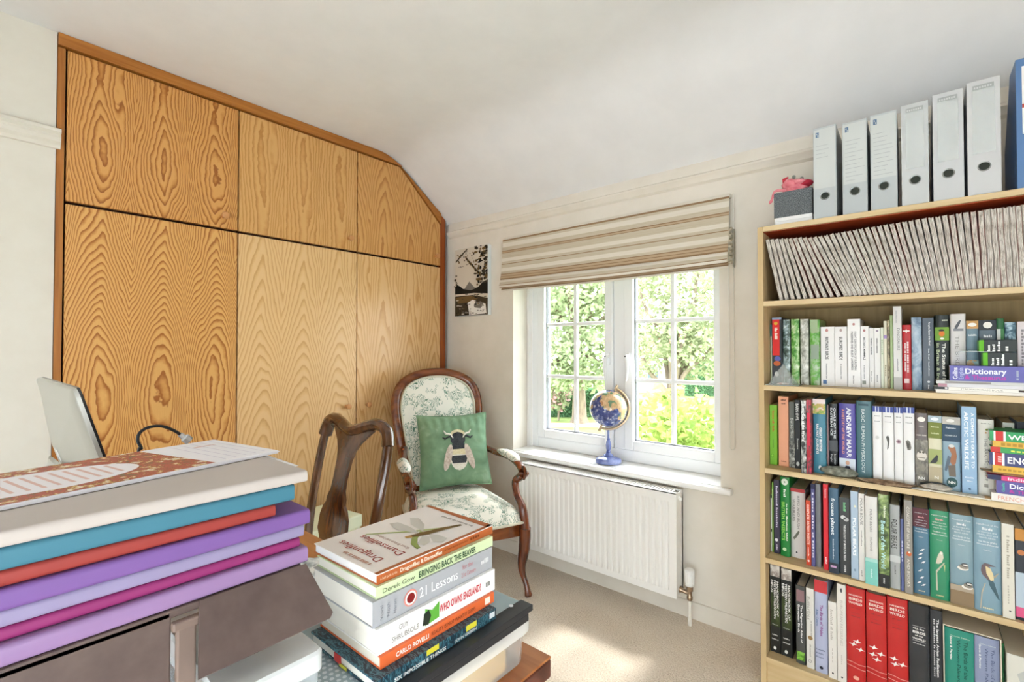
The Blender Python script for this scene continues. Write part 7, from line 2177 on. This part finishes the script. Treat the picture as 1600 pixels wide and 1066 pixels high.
# ------------------------------------------------------------------ things standing before the books
def lying_book(label, c, px0, y0_, y1_, zr, length, items=(), depth=0.13, yf=BY + 0.006, page='#e3ddd0', rz=0.0, group='language books lying in stacks', hard=False, name='paperback_book'):
    """A book lying flat with its spine to the room: z between pixel rows measured at px0."""
    x0 = at_y(px0, y0_, yf).x
    zb, zt = zr
    t = thing(name, label, 'book', (x0, yf, zb), rz, group)
    h = zt - zb
    cm = col(c, 0.4, 0.4) if isinstance(c, str) else c
    ct = min(0.0012, h * 0.12)
    m = MB().box(0, length, 0, depth, 0, ct).box(0, length, 0, depth, h - ct, h).box(0, length, 0, ct, ct, h - ct)
    m.build('cover', cm, t)
    MB().box(0.0015, length - 0.0015, ct + 0.0002, depth - 0.001, ct, h - ct).build('pages', col(page, 0.9, 0.1), t)
    if items:
        pr, lt = MB(), MB()
        for k, it in enumerate(items):
            y = -0.0003 - 0.0001 * k
            if it[0] == 'b':
                _, a, b, c_, d_, cc = it
                pr.add([(a * length, y, c_ * h), (b * length, y, c_ * h), (b * length, y, d_ * h), (a * length, y, d_ * h)], [(0, 1, 2, 3)], col(cc, 0.5))
            elif it[0] == 'd':
                _, cx, cz, r_, cc = it
                pr.add([(cx * length + r_ * h * math.cos(q), y, cz * h + r_ * h * math.sin(q)) for q in [2 * PI * i / 16 for i in range(16)]], [list(range(16))], col(cc, 0.5))
            elif it[0] == 'v':
                _, s, a, c_, ln, hh, tc, bd = it
                put_text(lt, s, (a * length, y, c_ * h), (0, 0, 1), (-1, 0, 0), ln * h, hh * h, col(tc, 0.5), bd)
            else:
                _, s, a, b, zc, hh, tc, bd = it
                put_text(lt, s, (a * length, y, zc * h), (1, 0, 0), (0, 0, 1), (b - a) * length, hh * h, col(tc, 0.5), bd)
        if pr.v:
            pr.build('spine_print', None, t, fix=False)
        if lt.v:
            lt.build('lettering', None, t, fix=False)
    return t


# second shelf, stack of course boxes and dictionary
yS = BY + 0.008
zed = lambda px, py: at_y(px, py, yS).z
z = SH[1] + 0.0005
GS = 'language books lying on the second shelf'
lens = 0.20
seq = [(1462, 616, 611.5, '#e4ded4', 'lowest white booklet of the stack on the second shelf', [], 0.012),
       (1460, 611, 606.0, '#e9e5dd', 'white phrase book under the purple dictionary', [('b', 0.0, 0.16, 0.2, 1.0, '#3a3a3c'), ('b', 0.12, 0.15, 0.3, 0.9, '#d9d9d9'), ('T', 'ITALIAN PHRASE BOOK', 0.3, 0.75, 0.5, 0.55, '#a09a92', False), ('b', 0.9, 1.0, 0.2, 0.8, '#3a2a26')], 0.0),
       (1466, 605.5, 600.5, '#d5d3d6', 'pale grey magazine under the purple dictionary', [('b', 0.0, 0.1, 0.0, 1.0, '#b88a96')], 0.0),
       (1463, 600, 595.5, '#c9c9c6', 'thin grey magazine directly under the purple dictionary', [('b', 0.1, 0.6, 0.2, 0.8, '#8a8583')], 0.0)]
for i, (px, ya, yb, c, lb, it, _) in enumerate(seq):
    hgt = max(0.004, (ya - yb) / 520.0)
    lying_book(lb, c, px, ya, yb, (z, z + hgt), lens, it, 0.075, yS, group=GS)
    z += hgt + 0.0004
zd = z
hd_ = zed(1485, 571.5) - zd
lying_book('purple dictionary and thesaurus lying on the magazines of the second shelf', '#5d5aa8', 1484, 590, 571, (zd, zd + hd_), 0.215,
           [('v', 'Collins', 0.055, 0.12, 0.76, 0.24, '#f0f0f8', True), ('v', 'English', 0.115, 0.12, 0.76, 0.24, '#c9cdf0', False), ('T', 'Dictionary', 0.155, 0.56, 0.67, 0.36, '#f4f4fa', True), ('T', '& Thesaurus', 0.155, 0.56, 0.27, 0.28, '#c235a8', True), ('v', '~in colour', 0.66, 0.15, 0.6, 0.14, '#b9c0d0', False), ('d', 0.8, 0.5, 0.26, '#f0f0f8'), ('d', 0.83, 0.55, 0.22, '#5d5aa8')], 0.08, yS, group=GS)
z = zd + hd_ + 0.0006
for px, yt, lb, wv in ((1536, 551, 'black boxed language course with a lime end, lower of two', 0.075), (1530, 531.5, 'black boxed language course with a lime end, upper of two', 0.085)):
    x0 = at_y(px, yt, yS + 0.01).x
    hh = at_y(px, yt, yS + 0.01).z - z
    t = thing('course_box', lb, 'box', (x0, yS + 0.012, z), 0, 'boxed language courses')
    L_ = at_y(1589, yt, yS + 0.01).x - x0
    MB().box(0.010, L_, 0, 0.06, 0, hh, b=0.0006).build('box_sleeve', col('#16201c', 0.4), t)
    MB().add([(0, 0.004, 0.001), (0.010, 0.0, 0.0), (0.010, 0.06, 0.0), (0, 0.06, 0.001), (0.0, 0.004, hh - 0.001), (0.010, 0.0, hh), (0.010, 0.06, hh), (0, 0.06, hh - 0.001)],
             [(0, 1, 2, 3), (7, 6, 5, 4), (0, 4, 5, 1), (1, 5, 6, 2), (2, 6, 7, 3), (3, 7, 4, 0)]).build('lime_end', col('#6fc03a', 0.4), t)
    m = MB()
    for k, s in enumerate(('~Peter', '~Easy', '~German', '~Cd')):
        put_text(m, s, (0.020 + 0.0105 * k + (0.006 if k == 3 else 0), -0.0004, 0.0015), (0, 0, 1), (-1, 0, 0), hh * (0.55, 0.6, 0.85, 0.45)[k], 0.0058, col('#f0f2ee', 0.5), True)
    m.build('lettering', None, t, fix=False)
    z += hh + 0.0022
t = thing('glass_sheet', 'thin clear plastic sleeve jutting between the two black course boxes', 'sleeve', (at_y(1500, 551, yS).x, yS + 0.010, z - hh - 0.0022 - 0.0004))
MB().box(0, 0.075, 0, 0.06, 0, 0.0012).build('clear_sheet', plastic('sleeve_film', '#e6eaea', 0.5, 0.1), t)

# third shelf, stack of dictionaries
yT = BY + 0.006
z = SH[2] + 0.0005
GT = 'dictionaries lying on the third shelf'
stack = [(1549.5, 790.5, 778.0, '#e7e1da', 'white French phrase book at the bottom of the dictionary stack', [('T', 'FRENCH', 0.06, 0.34, 0.5, 0.5, '#d98a70', False), ('T', 'Phrase', 0.40, 0.75, 0.5, 0.5, '#6d6b68', False)], 0.0),
         (1557, 778, 758, '#584f98', 'purple dictionary low in the stack on the third shelf', [('v', 'Gaelic', 0.07, 0.15, 0.7, 0.16, '#46b89a', True), ('T', 'Dictionary', 0.13, 0.55, 0.66, 0.36, '#f2f2f8', True), ('T', '& Thesaurus', 0.13, 0.55, 0.26, 0.26, '#b8309c', True)], 0.0),
         (1543.5, 757, 749.5, '#d8357f', 'thin magenta phrase book in the dictionary stack', [('b', 0.0, 0.14, 0.0, 1.0, '#2a2f52'), ('T', 'Indian English', 0.2, 0.75, 0.5, 0.6, '#f2d9e6', True)], 0.0)]
for px, ya, yb, c, lb, it, _ in stack:
    hgt = zed(px, yb) - zed(px, ya)
    lying_book(lb, c, px, ya, yb, (z, z + hgt), 0.20, it, 0.10, yT, group=GT)
    z += hgt + 0.0005
t = thing('driftwood_stone', 'flat green-grey and rusty slate wedged in the dictionary stack', 'stone', (at_y(1533, 740, yT).x, yT + 0.005, z))
zz = zed(1550, 737) - z
wood = mottled('rusty_slate', [(0.32, '#4f5f55'), (0.45, '#7f8a78'), (0.55, '#b07a4e'), (0.68, '#6a4a32')], (40, 40, 160), 4, 0.8)
m = MB()
prof = [(0.0, 0.95), (0.02, 0.70), (0.035, 0.35), (0.05, 0.05), (0.21, 0.0), (0.215, 0.5), (0.21, 0.98), (0.10, 1.0), (0.04, 0.99)]
m.prism([(p[0], p[1] * zz) for p in prof], 0.0, 0.085, 'y')
m.build('slate_body', wood, t)
MB().prism([(0.012, 0.62 * zz), (0.04, 0.50 * zz), (0.21, 0.40 * zz), (0.21, 0.62 * zz), (0.06, 0.72 * zz)], -0.003, 0.001, 'y').build('rust_seam', col('#b5763f', 0.8), t)
z += zz + 0.0006
stack = [(1551, 737, 726.5, '#dfb032', 'golden yellow phrase book above the slate', [('T', '~norwegian', 0.05, 0.5, 0.5, 0.4, '#b88a1c', False)]),
         (1546, 726, 706.5, '#31386f', 'navy dictionary lettered ENGLISH', [('b', 0.035, 0.055, 0, 1, '#eceaf0'), ('b', 0.055, 0.13, 0, 1, '#d2352f'), ('b', 0.13, 0.155, 0, 1, '#eceaf0'), ('v', '~GEM', 0.105, 0.25, 0.5, 0.2, '#f0c9c4', True), ('T', 'ENGLISH', 0.18, 0.62, 0.5, 0.52, '#f4f4f8', True)]),
         (1548, 706, 697.5, '#2f9a4a', 'thin green phrase book with a red corner', [('b', 0.0, 0.1, 0.0, 1.0, '#cf3a34'), ('T', '~esperanto', 0.2, 0.7, 0.5, 0.4, '#d6e25a', False)]),
         (1551, 697, 688.0, '#d9ab30', 'yellow phrase book under the Welsh dictionary', [('T', '~NORWEGIAN', 0.08, 0.6, 0.5, 0.5, '#b3871e', False)]),
         (1546.5, 687.5, 672.5, '#149a52', 'green dictionary lettered WELSH on top of the stack', [('b', 0.04, 0.06, 0, 1, '#e6ecea'), ('b', 0.06, 0.14, 0, 1, '#d2352f'), ('b', 0.14, 0.165, 0, 1, '#e6ecea'), ('T', 'WELSH', 0.19, 0.58, 0.48, 0.5, '#f4f8f4', True)])]
for px, ya, yb, c, lb, it in stack:
    hgt = zed(px, yb) - zed(px, ya)
    lying_book(lb, c, px, ya, yb, (z, z + hgt), 0.20, it, 0.095, yT, group=GT)
    z += hgt + 0.0005


def stone(label, px, py, hw, hh, dp, zs, mt, seed, yf, flat=0.0, name='stone'):
    q = at_y(px, py, yf)
    t = thing(name, label, 'stone', (q.x, yf, zs))
    m = MB().lathe([(max(0.001, math.sin(PI * i / 14)), -math.cos(PI * i / 14)) for i in range(15)], 26)
    m.v = [((v[0] * hw) * (1 + 0.16 * mnoise.noise(Vector(v) * 1.5 + Vector((seed, 1, 2)))), v[1] * dp * (1 + 0.16 * mnoise.noise(Vector(v) * 1.6 + Vector((seed, 5, 2)))),
            hh * max(-0.92, v[2] * (1 + 0.22 * mnoise.noise(Vector(v) * 2.6 + Vector((seed, 9, 2))))) + hh * 0.92) for v in m.v]
    m.build('stone_body', mt, t, smooth='all')
    return t


z3 = SH[2]
grey = mottled('lumpy_grey_stone', [(0.3, '#4f5148'), (0.5, '#7d7f72'), (0.7, '#a9aa9c')], (70, 70, 70), 5, 0.85, bumpy=0.4)
o = stone('lumpy grey-green stone before the purple hardback on the third shelf', 1310, 738, 0.052, 0.0165, 0.026, z3 + 0.0035, grey, 3, BY + 0.026)
t = thing('paper_card', 'small card under the grey-green stone', 'card', (o.location.x, BY + 0.026, z3 + 0.0005))
MB().box(-0.045, 0.052, -0.022, 0.022, 0, 0.002).build('card_sheet', col('#c9b48e', 0.7), t)
bark = mottled('brown_bark', [(0.3, '#4a3626'), (0.5, '#8a6d54'), (0.7, '#b9a083')], (40, 40, 90), 5, 0.85, bumpy=0.4)
t = thing('bark_slice', 'curved slice of brown bark before the white monographs', 'driftwood', (at_y(1384, 752, BY + 0.018).x, BY + 0.018, z3 + 0.0005))
MB().grid(lambda u, v: ((u - 0.5) * 0.165 * (1 - 0.15 * (v - 0.5) ** 2), (v - 0.5) * 0.05 * math.sin(PI * min(0.985, max(0.015, u))) ** 0.5, 0.001 + 0.020 * (4 * (u - 0.5) ** 2) * 0.35 + 0.012 * (1 - (2 * v - 1) ** 2) * math.sin(PI * u) + 0.002 * mnoise.noise(Vector((u * 12, v * 5, 0)))), 30, 8).build('bark_top', bark, t, smooth='all')
MB().grid(lambda u, v: ((u - 0.5) * 0.163, (v - 0.5) * 0.048 * math.sin(PI * min(0.985, max(0.015, u))) ** 0.5, 0.0 + 0.020 * (4 * (u - 0.5) ** 2) * 0.35), 30, 4).build('bark_underside', col('#5a412c', 0.9), t, smooth='all')
t = thing('note_card', 'white folded note before the owl monograph', 'card', (at_y(1440, 764, BY + 0.012).x, BY + 0.018, z3 + 0.0005), math.radians(-12))
MB().box(-0.022, 0.022, -0.014, 0.014, 0, 0.0012).build('card_sheet', col('#e4dfd4', 0.7), t)
MB().box(-0.020, 0.016, -0.010, 0.010, 0.0014, 0.0026).build('card_flap', col('#ece8df', 0.7), t)
t = thing('paper_booklet', 'long cream booklet lying at the shelf edge under the pale shell', 'booklet', (at_y(1494, 775, BY + 0.016).x, BY + 0.020, z3 + 0.0005), math.radians(-3))
MB().box(-0.075, 0.075, -0.016, 0.018, 0, 0.0035, b=0.0005).build('booklet_pages', mottled('cream_print', [(0.4, '#ddd6c6'), (0.6, '#e9e3d6'), (0.72, '#b9ad90')], (60, 60, 60), 2, 0.7), t)
MB().box(0.062, 0.0748, -0.0165, 0.018, 0.0036, 0.0050).build('booklet_tab', col('#b99a6a', 0.7), t)
shell = mottled('pale_shell', [(0.3, '#8d8478'), (0.5, '#b9b0a3'), (0.7, '#d8d1c6')], (60, 60, 130), 4, 0.8, bumpy=0.3)
stone('pale ridged shell lying on the cream booklet', 1464, 762, 0.036, 0.0095, 0.015, z3 + 0.0046, shell, 8, BY + 0.020, name='shell')
dark = mottled('black_flint', [(0.3, '#26282a'), (0.6, '#4a4d4e'), (0.8, '#7b7e7c')], (50, 50, 50), 4, 0.5)
stone('black flint behind the pale shell on the third shelf', 1460, 752, 0.034, 0.012, 0.006, z3 + 0.0006, dark, 12, BY + 0.0435, name='flint')

# glass pyramid and tray on the second shelf
t = thing('glass_pyramid', 'clear glass pyramid paperweight on the second shelf', 'paperweight', (at_y(1224, 590, BY + 0.05).x, BY + 0.050, SH[1] + 0.0036))
gm = plastic('clear_crystal', '#e9eeea', 0.28, 0.02)
hz = at_y(1224, 568, BY + 0.05).z - SH[1] - 0.0036
b_ = 0.043
MB().add([(-b_, -b_, 0), (b_, -b_, 0), (b_, b_, 0), (-b_, b_, 0), (0, 0, hz)], [(3, 2, 1, 0), (0, 1, 4), (1, 2, 4), (2, 3, 4), (3, 0, 4)]).build('crystal', gm, t)
MB().box(-0.018, 0.016, -0.018, 0.018, 0.0006, 0.004).build('printed_base', mottled('base_print', [(0.4, '#c98f8a'), (0.6, '#dfe0d8')], (50, 50, 50), 2, 0.6), t)
t2 = thing('glass_tray', 'thin glass tile under the pyramid', 'tile', (t.location.x, BY + 0.050, SH[1] + 0.0005))
MB().box(-0.050, 0.056, -0.0475, 0.046, 0, 0.003, b=0.0008).build('tile_plate', plastic('tile_glass', '#c9cfc8', 0.6, 0.08), t2)

# ================================================================== garden seen through the window
GZ = -2.7


def gp(px, depth, z):
    """Point of the garden at a pixel column and a distance along the view axis."""
    lat = (px - 800.0) / F_PX * depth
    f = Vector((-math.sin(YAW), math.cos(YAW), 0))
    r = Vector((math.cos(YAW), math.sin(YAW), 0))
    p = f * depth + r * lat
    return Vector((p.x, p.y, z))


def leaf_mat(name, a, b, c, scale=2.0):
    m, nt, p = newmat(name)
    v = mapped(nt, (scale, scale, scale))
    f = noise_tex(nt, v, 1.0, 4.0, 0.7)
    cr = ramp(nt, f, [(0.3, a), (0.5, b), (0.7, c)])
    out = nt.nodes['Material Output']
    d = N(nt, 'ShaderNodeBsdfDiffuse')
    tr = N(nt, 'ShaderNodeBsdfTranslucent')
    nt.links.new(cr, d.inputs[0])
    nt.links.new(cr, tr.inputs[0])
    mx = N(nt, 'ShaderNodeMixShader')
    mx.inputs[0].default_value = 0.4
    nt.links.new(d.outputs[0], mx.inputs[1])
    nt.links.new(tr.outputs[0], mx.inputs[2])
    nt.links.new(mx.outputs[0], out.inputs[0])
    return m


def leaves(n, sampler, size, seed, name, mat, parent, droop=0.3):
    r = random.Random(seed)
    m = MB()
    V, Fc = [], []
    for i in range(n):
        c = sampler(r)
        s = size * (0.6 + 0.8 * r.random())
        d = Vector((r.uniform(-1, 1), r.uniform(-1, 1), r.uniform(-1, 0.6))).normalized()
        u = d.cross(Vector((r.uniform(-1, 1), r.uniform(-1, 1), r.uniform(-1, 1)))).normalized()
        w = d.cross(u) * (s * 0.12)
        o = len(V)
        V += [c, c + d * s * 0.5 + u * s * 0.3 + w, c + d * s, c + d * s * 0.5 - u * s * 0.3 + w]
        Fc += [(o, o + 1, o + 2), (o, o + 2, o + 3)]
    m.add(V, Fc)
    return m.build(name, mat, parent, fix=False)


def crown_sampler(blobs, base):
    """Points near the shells of several overlapping balls."""
    def f(r):
        c, rad = blobs[r.randrange(len(blobs))]
        d = Vector((r.gauss(0, 1), r.gauss(0, 1), r.gauss(0, 1))).normalized()
        return Vector(c) - base + d * rad * (0.55 + 0.5 * r.random() ** 0.6)
    return f


lawn = mottled('sunlit_grass', [(0.35, '#5f6f3a'), (0.65, '#808c50')], (0.8, 0.8, 0.8), 5, 0.9)
struct(MB().box(-70, 40, 2.8, 90, GZ - 0.2, GZ).build('lawn', lawn))
a, b = gp(830, 24, GZ), gp(985, 24, GZ)
dv = (b - a).normalized()
nv = Vector((-dv.y, dv.x, 0))
struct(MB().add([a - dv * 6, b + dv * 2, b + dv * 2 + nv * 1.4, a - dv * 6 + nv * 1.4], [(0, 1, 2, 3)]).xform(Matrix.Translation((0, 0, 0.01))).build('path', col('#c9b79a', 0.9)))

bark_g = mottled('garden_bark', [(0.35, '#5d5044'), (0.65, '#857764')], (6, 6, 1.5), 4, 0.9)


def tree(name, label, base, blobs, n, size, mat, seed, trunk_r, branches=()):
    t = thing(name, label, 'tree', base, group='trees in the garden')
    top = sum((Vector(c) for c, _ in blobs), Vector()) / len(blobs) - base
    MB().tube(spline([(0, 0, 0), (top.x * 0.1, top.y * 0.1, top.z * 0.3), (top.x * 0.5, top.y * 0.5, top.z * 0.65), (top.x, top.y, top.z)], 4), [trunk_r * (1.25 if i == 0 else max(0.3, 1 - i * 0.06)) for i in range(13)], 10).build('trunk', bark_g, t, smooth=True)
    fork = Vector((top.x * 0.5, top.y * 0.5, top.z * 0.62))
    rr = random.Random(seed)
    for c, rad in blobs:
        e = Vector(c) - base
        k = fork.lerp(e, 0.5) + Vector((rr.uniform(-0.2, 0.2), rr.uniform(-0.2, 0.2), rr.uniform(-0.1, 0.3))) * rad
        br = spline([fork, k, e, e + (e - fork).normalized() * rad * 0.6], 3)
        MB().tube(br, [trunk_r * 0.5 * (1 - 0.085 * i) for i in range(len(br))], 7).build('branch', bark_g, t, smooth=True)
    leaves(n, crown_sampler(blobs, base), size, seed, 'crown', mat, t)
    return t


lm1 = leaf_mat('lime_tree_leaf', '#7a8660', '#9ba680', '#bcc4a0', 0.8)
lm2 = leaf_mat('apple_leaf', '#757d5c', '#969d78', '#b5bb98', 1.6)
lm3 = leaf_mat('shrub_leaf', '#6a8a4a', '#9aac5c', '#c0c880', 3.0)
lm4 = leaf_mat('hedge_leaf', '#4b7050', '#648a62', '#7c9e74', 1.2)
b0 = gp(905, 25.6, GZ)
tree('lime_tree', 'tall pale green tree with a flared trunk on the lawn', b0,
     [(gp(860, 25, 2.6), 2.6), (gp(900, 26, 3.6), 2.8), (gp(940, 25, 2.8), 2.6), (gp(880, 24, 5.6), 2.6), (gp(925, 26, 6.0), 2.6), (gp(955, 26, 4.6), 2.2), (gp(845, 26, 4.8), 2.2), (gp(925, 23, 0.8), 1.4), (gp(868, 23, 0.6), 1.3)], 9000, 0.34, lm1, 11, 0.42)
b1 = gp(1040, 9.5, GZ)
tree('apple_tree', 'spreading old apple tree close to the window', b1,
     [(gp(1010, 9.2, 2.0), 0.75), (gp(1045, 9.6, 2.5), 0.8), (gp(1085, 9.3, 2.3), 0.8), (gp(1110, 9.8, 1.7), 0.7), (gp(1000, 9.6, 1.2), 0.55), (gp(1070, 9.0, 1.5), 0.5), (gp(1100, 9.3, 1.1), 0.5), (gp(1025, 9.9, 3.0), 0.7), (gp(1090, 9.9, 3.0), 0.8)], 6500, 0.11, lm2, 23, 0.13)
b2 = gp(1055, 4.7, GZ)
t = thing('garden_shrub', 'large-leaved yellow-green shrub below the window', 'shrub', b2)
bl = [(gp(1005, 4.6, 0.25), 0.42), (gp(1050, 4.8, 0.42), 0.45), (gp(1095, 4.6, 0.30), 0.45), (gp(1030, 4.5, -0.25), 0.5), (gp(1080, 4.6, -0.3), 0.55), (gp(1120, 4.8, 0.0), 0.5), (gp(990, 4.9, -0.2), 0.45)]
leaves(4200, crown_sampler(bl, b2), 0.10, 31, 'foliage', lm3, t)
rr = random.Random(4)
for c, rad in bl:
    e = Vector(c) - b2
    MB().tube(spline([(rr.uniform(-0.1, 0.1), rr.uniform(-0.1, 0.1), 0), e * 0.5 + Vector((0, 0, 0.1)), e], 4), [0.035 * (1 - 0.08 * i) for i in range(9)], 6).build('stem', bark_g, t, smooth=True)


def hedge(label, pa, pb, depth_, z1, seed, n):
    a, b = gp(pa, depth_, GZ), gp(pb, depth_, GZ)
    t = thing('clipped_hedge', label, 'hedge', (a + b) / 2, math.atan2((b - a).y, (b - a).x), 'clipped hedges')
    L, H, D = (b - a).length, z1 - GZ, 0.8
    MB().box(-L / 2 + 0.1, L / 2 - 0.1, -D / 2 + 0.08, D / 2 - 0.08, 0, H - 0.08).build('hedge_core', col('#3c5638', 0.9), t)

    def smp(r):
        q = r.random()
        x, z, y = r.uniform(-L / 2, L / 2), r.uniform(0, H), r.uniform(-D / 2, D / 2)
        if q < 0.6:
            return Vector((x, -D / 2, z))
        if q < 0.9:
            return Vector((x, y, H))
        return Vector((L / 2 if r.random() < 0.5 else -L / 2, y, z))
    leaves(n, smp, 0.16, seed, 'foliage', lm4, t)


hedge('long clipped hedge behind the lawn seen through the left sash', 820, 985, 28.0, -1.12, 51, 5000)
hedge('clipped hedge far off seen through the right sash', 1070, 1180, 40.0, 0.1, 52, 3500)

# flowering bush before the long hedge
b3 = gp(872, 26.3, GZ)
t = thing('flowering_bush', 'pink flowering bush rising above the hedge', 'shrub', b3)
bl = [(gp(862, 26.3, -1.2), 0.5), (gp(880, 26.3, -1.0), 0.5), (gp(872, 26.3, -1.6), 0.5)]
leaves(420, crown_sampler(bl, b3), 0.26, 61, 'foliage', lm1, t)
leaves(260, crown_sampler(bl, b3), 0.22, 62, 'blossom', leaf_mat('pink_petal', '#c78f96', '#d9a9ad', '#e6c3c4', 2.0), t)
MB().tube([(0, 0, 0), (0.1, 0, 1.2)], 0.06, 6).build('stem', bark_g, t)

# neighbour's house
hb_ = gp(1045, 46, GZ)
t = thing('neighbour_house', 'white rendered house with a red tiled roof beyond the apple tree', 'house', hb_, YAW)
MB().box(-4.5, 4.5, -3, 3, 0, 3.6).build('wall', col('#b5a79a', 0.9), t)
MB().prism([(-3.4, 3.6), (3.4, 3.6), (0, 5.6)], -4.8, 4.8, 'x').build('roof', mottled('clay_tiles', [(0.35, '#8f5a4c'), (0.65, '#a8705f')], (3, 3, 12), 3, 0.9), t)
for x in (-3.0, -0.6, 1.8):
    w_ = MB().box(x, x + 1.1, -3.06, -2.98, 1.2, 2.4).build('window_frame', col('#e8e8e6', 0.5), t)
    MB().box(x + 0.08, x + 1.02, -3.09, -3.05, 1.28, 2.32).build('window_pane', col('#5b6670', 0.15), w_)
MB().box(2.6, 3.4, -0.5, 0.5, 4.0, 6.6).build('chimney', col('#9a6a58', 0.9), t)
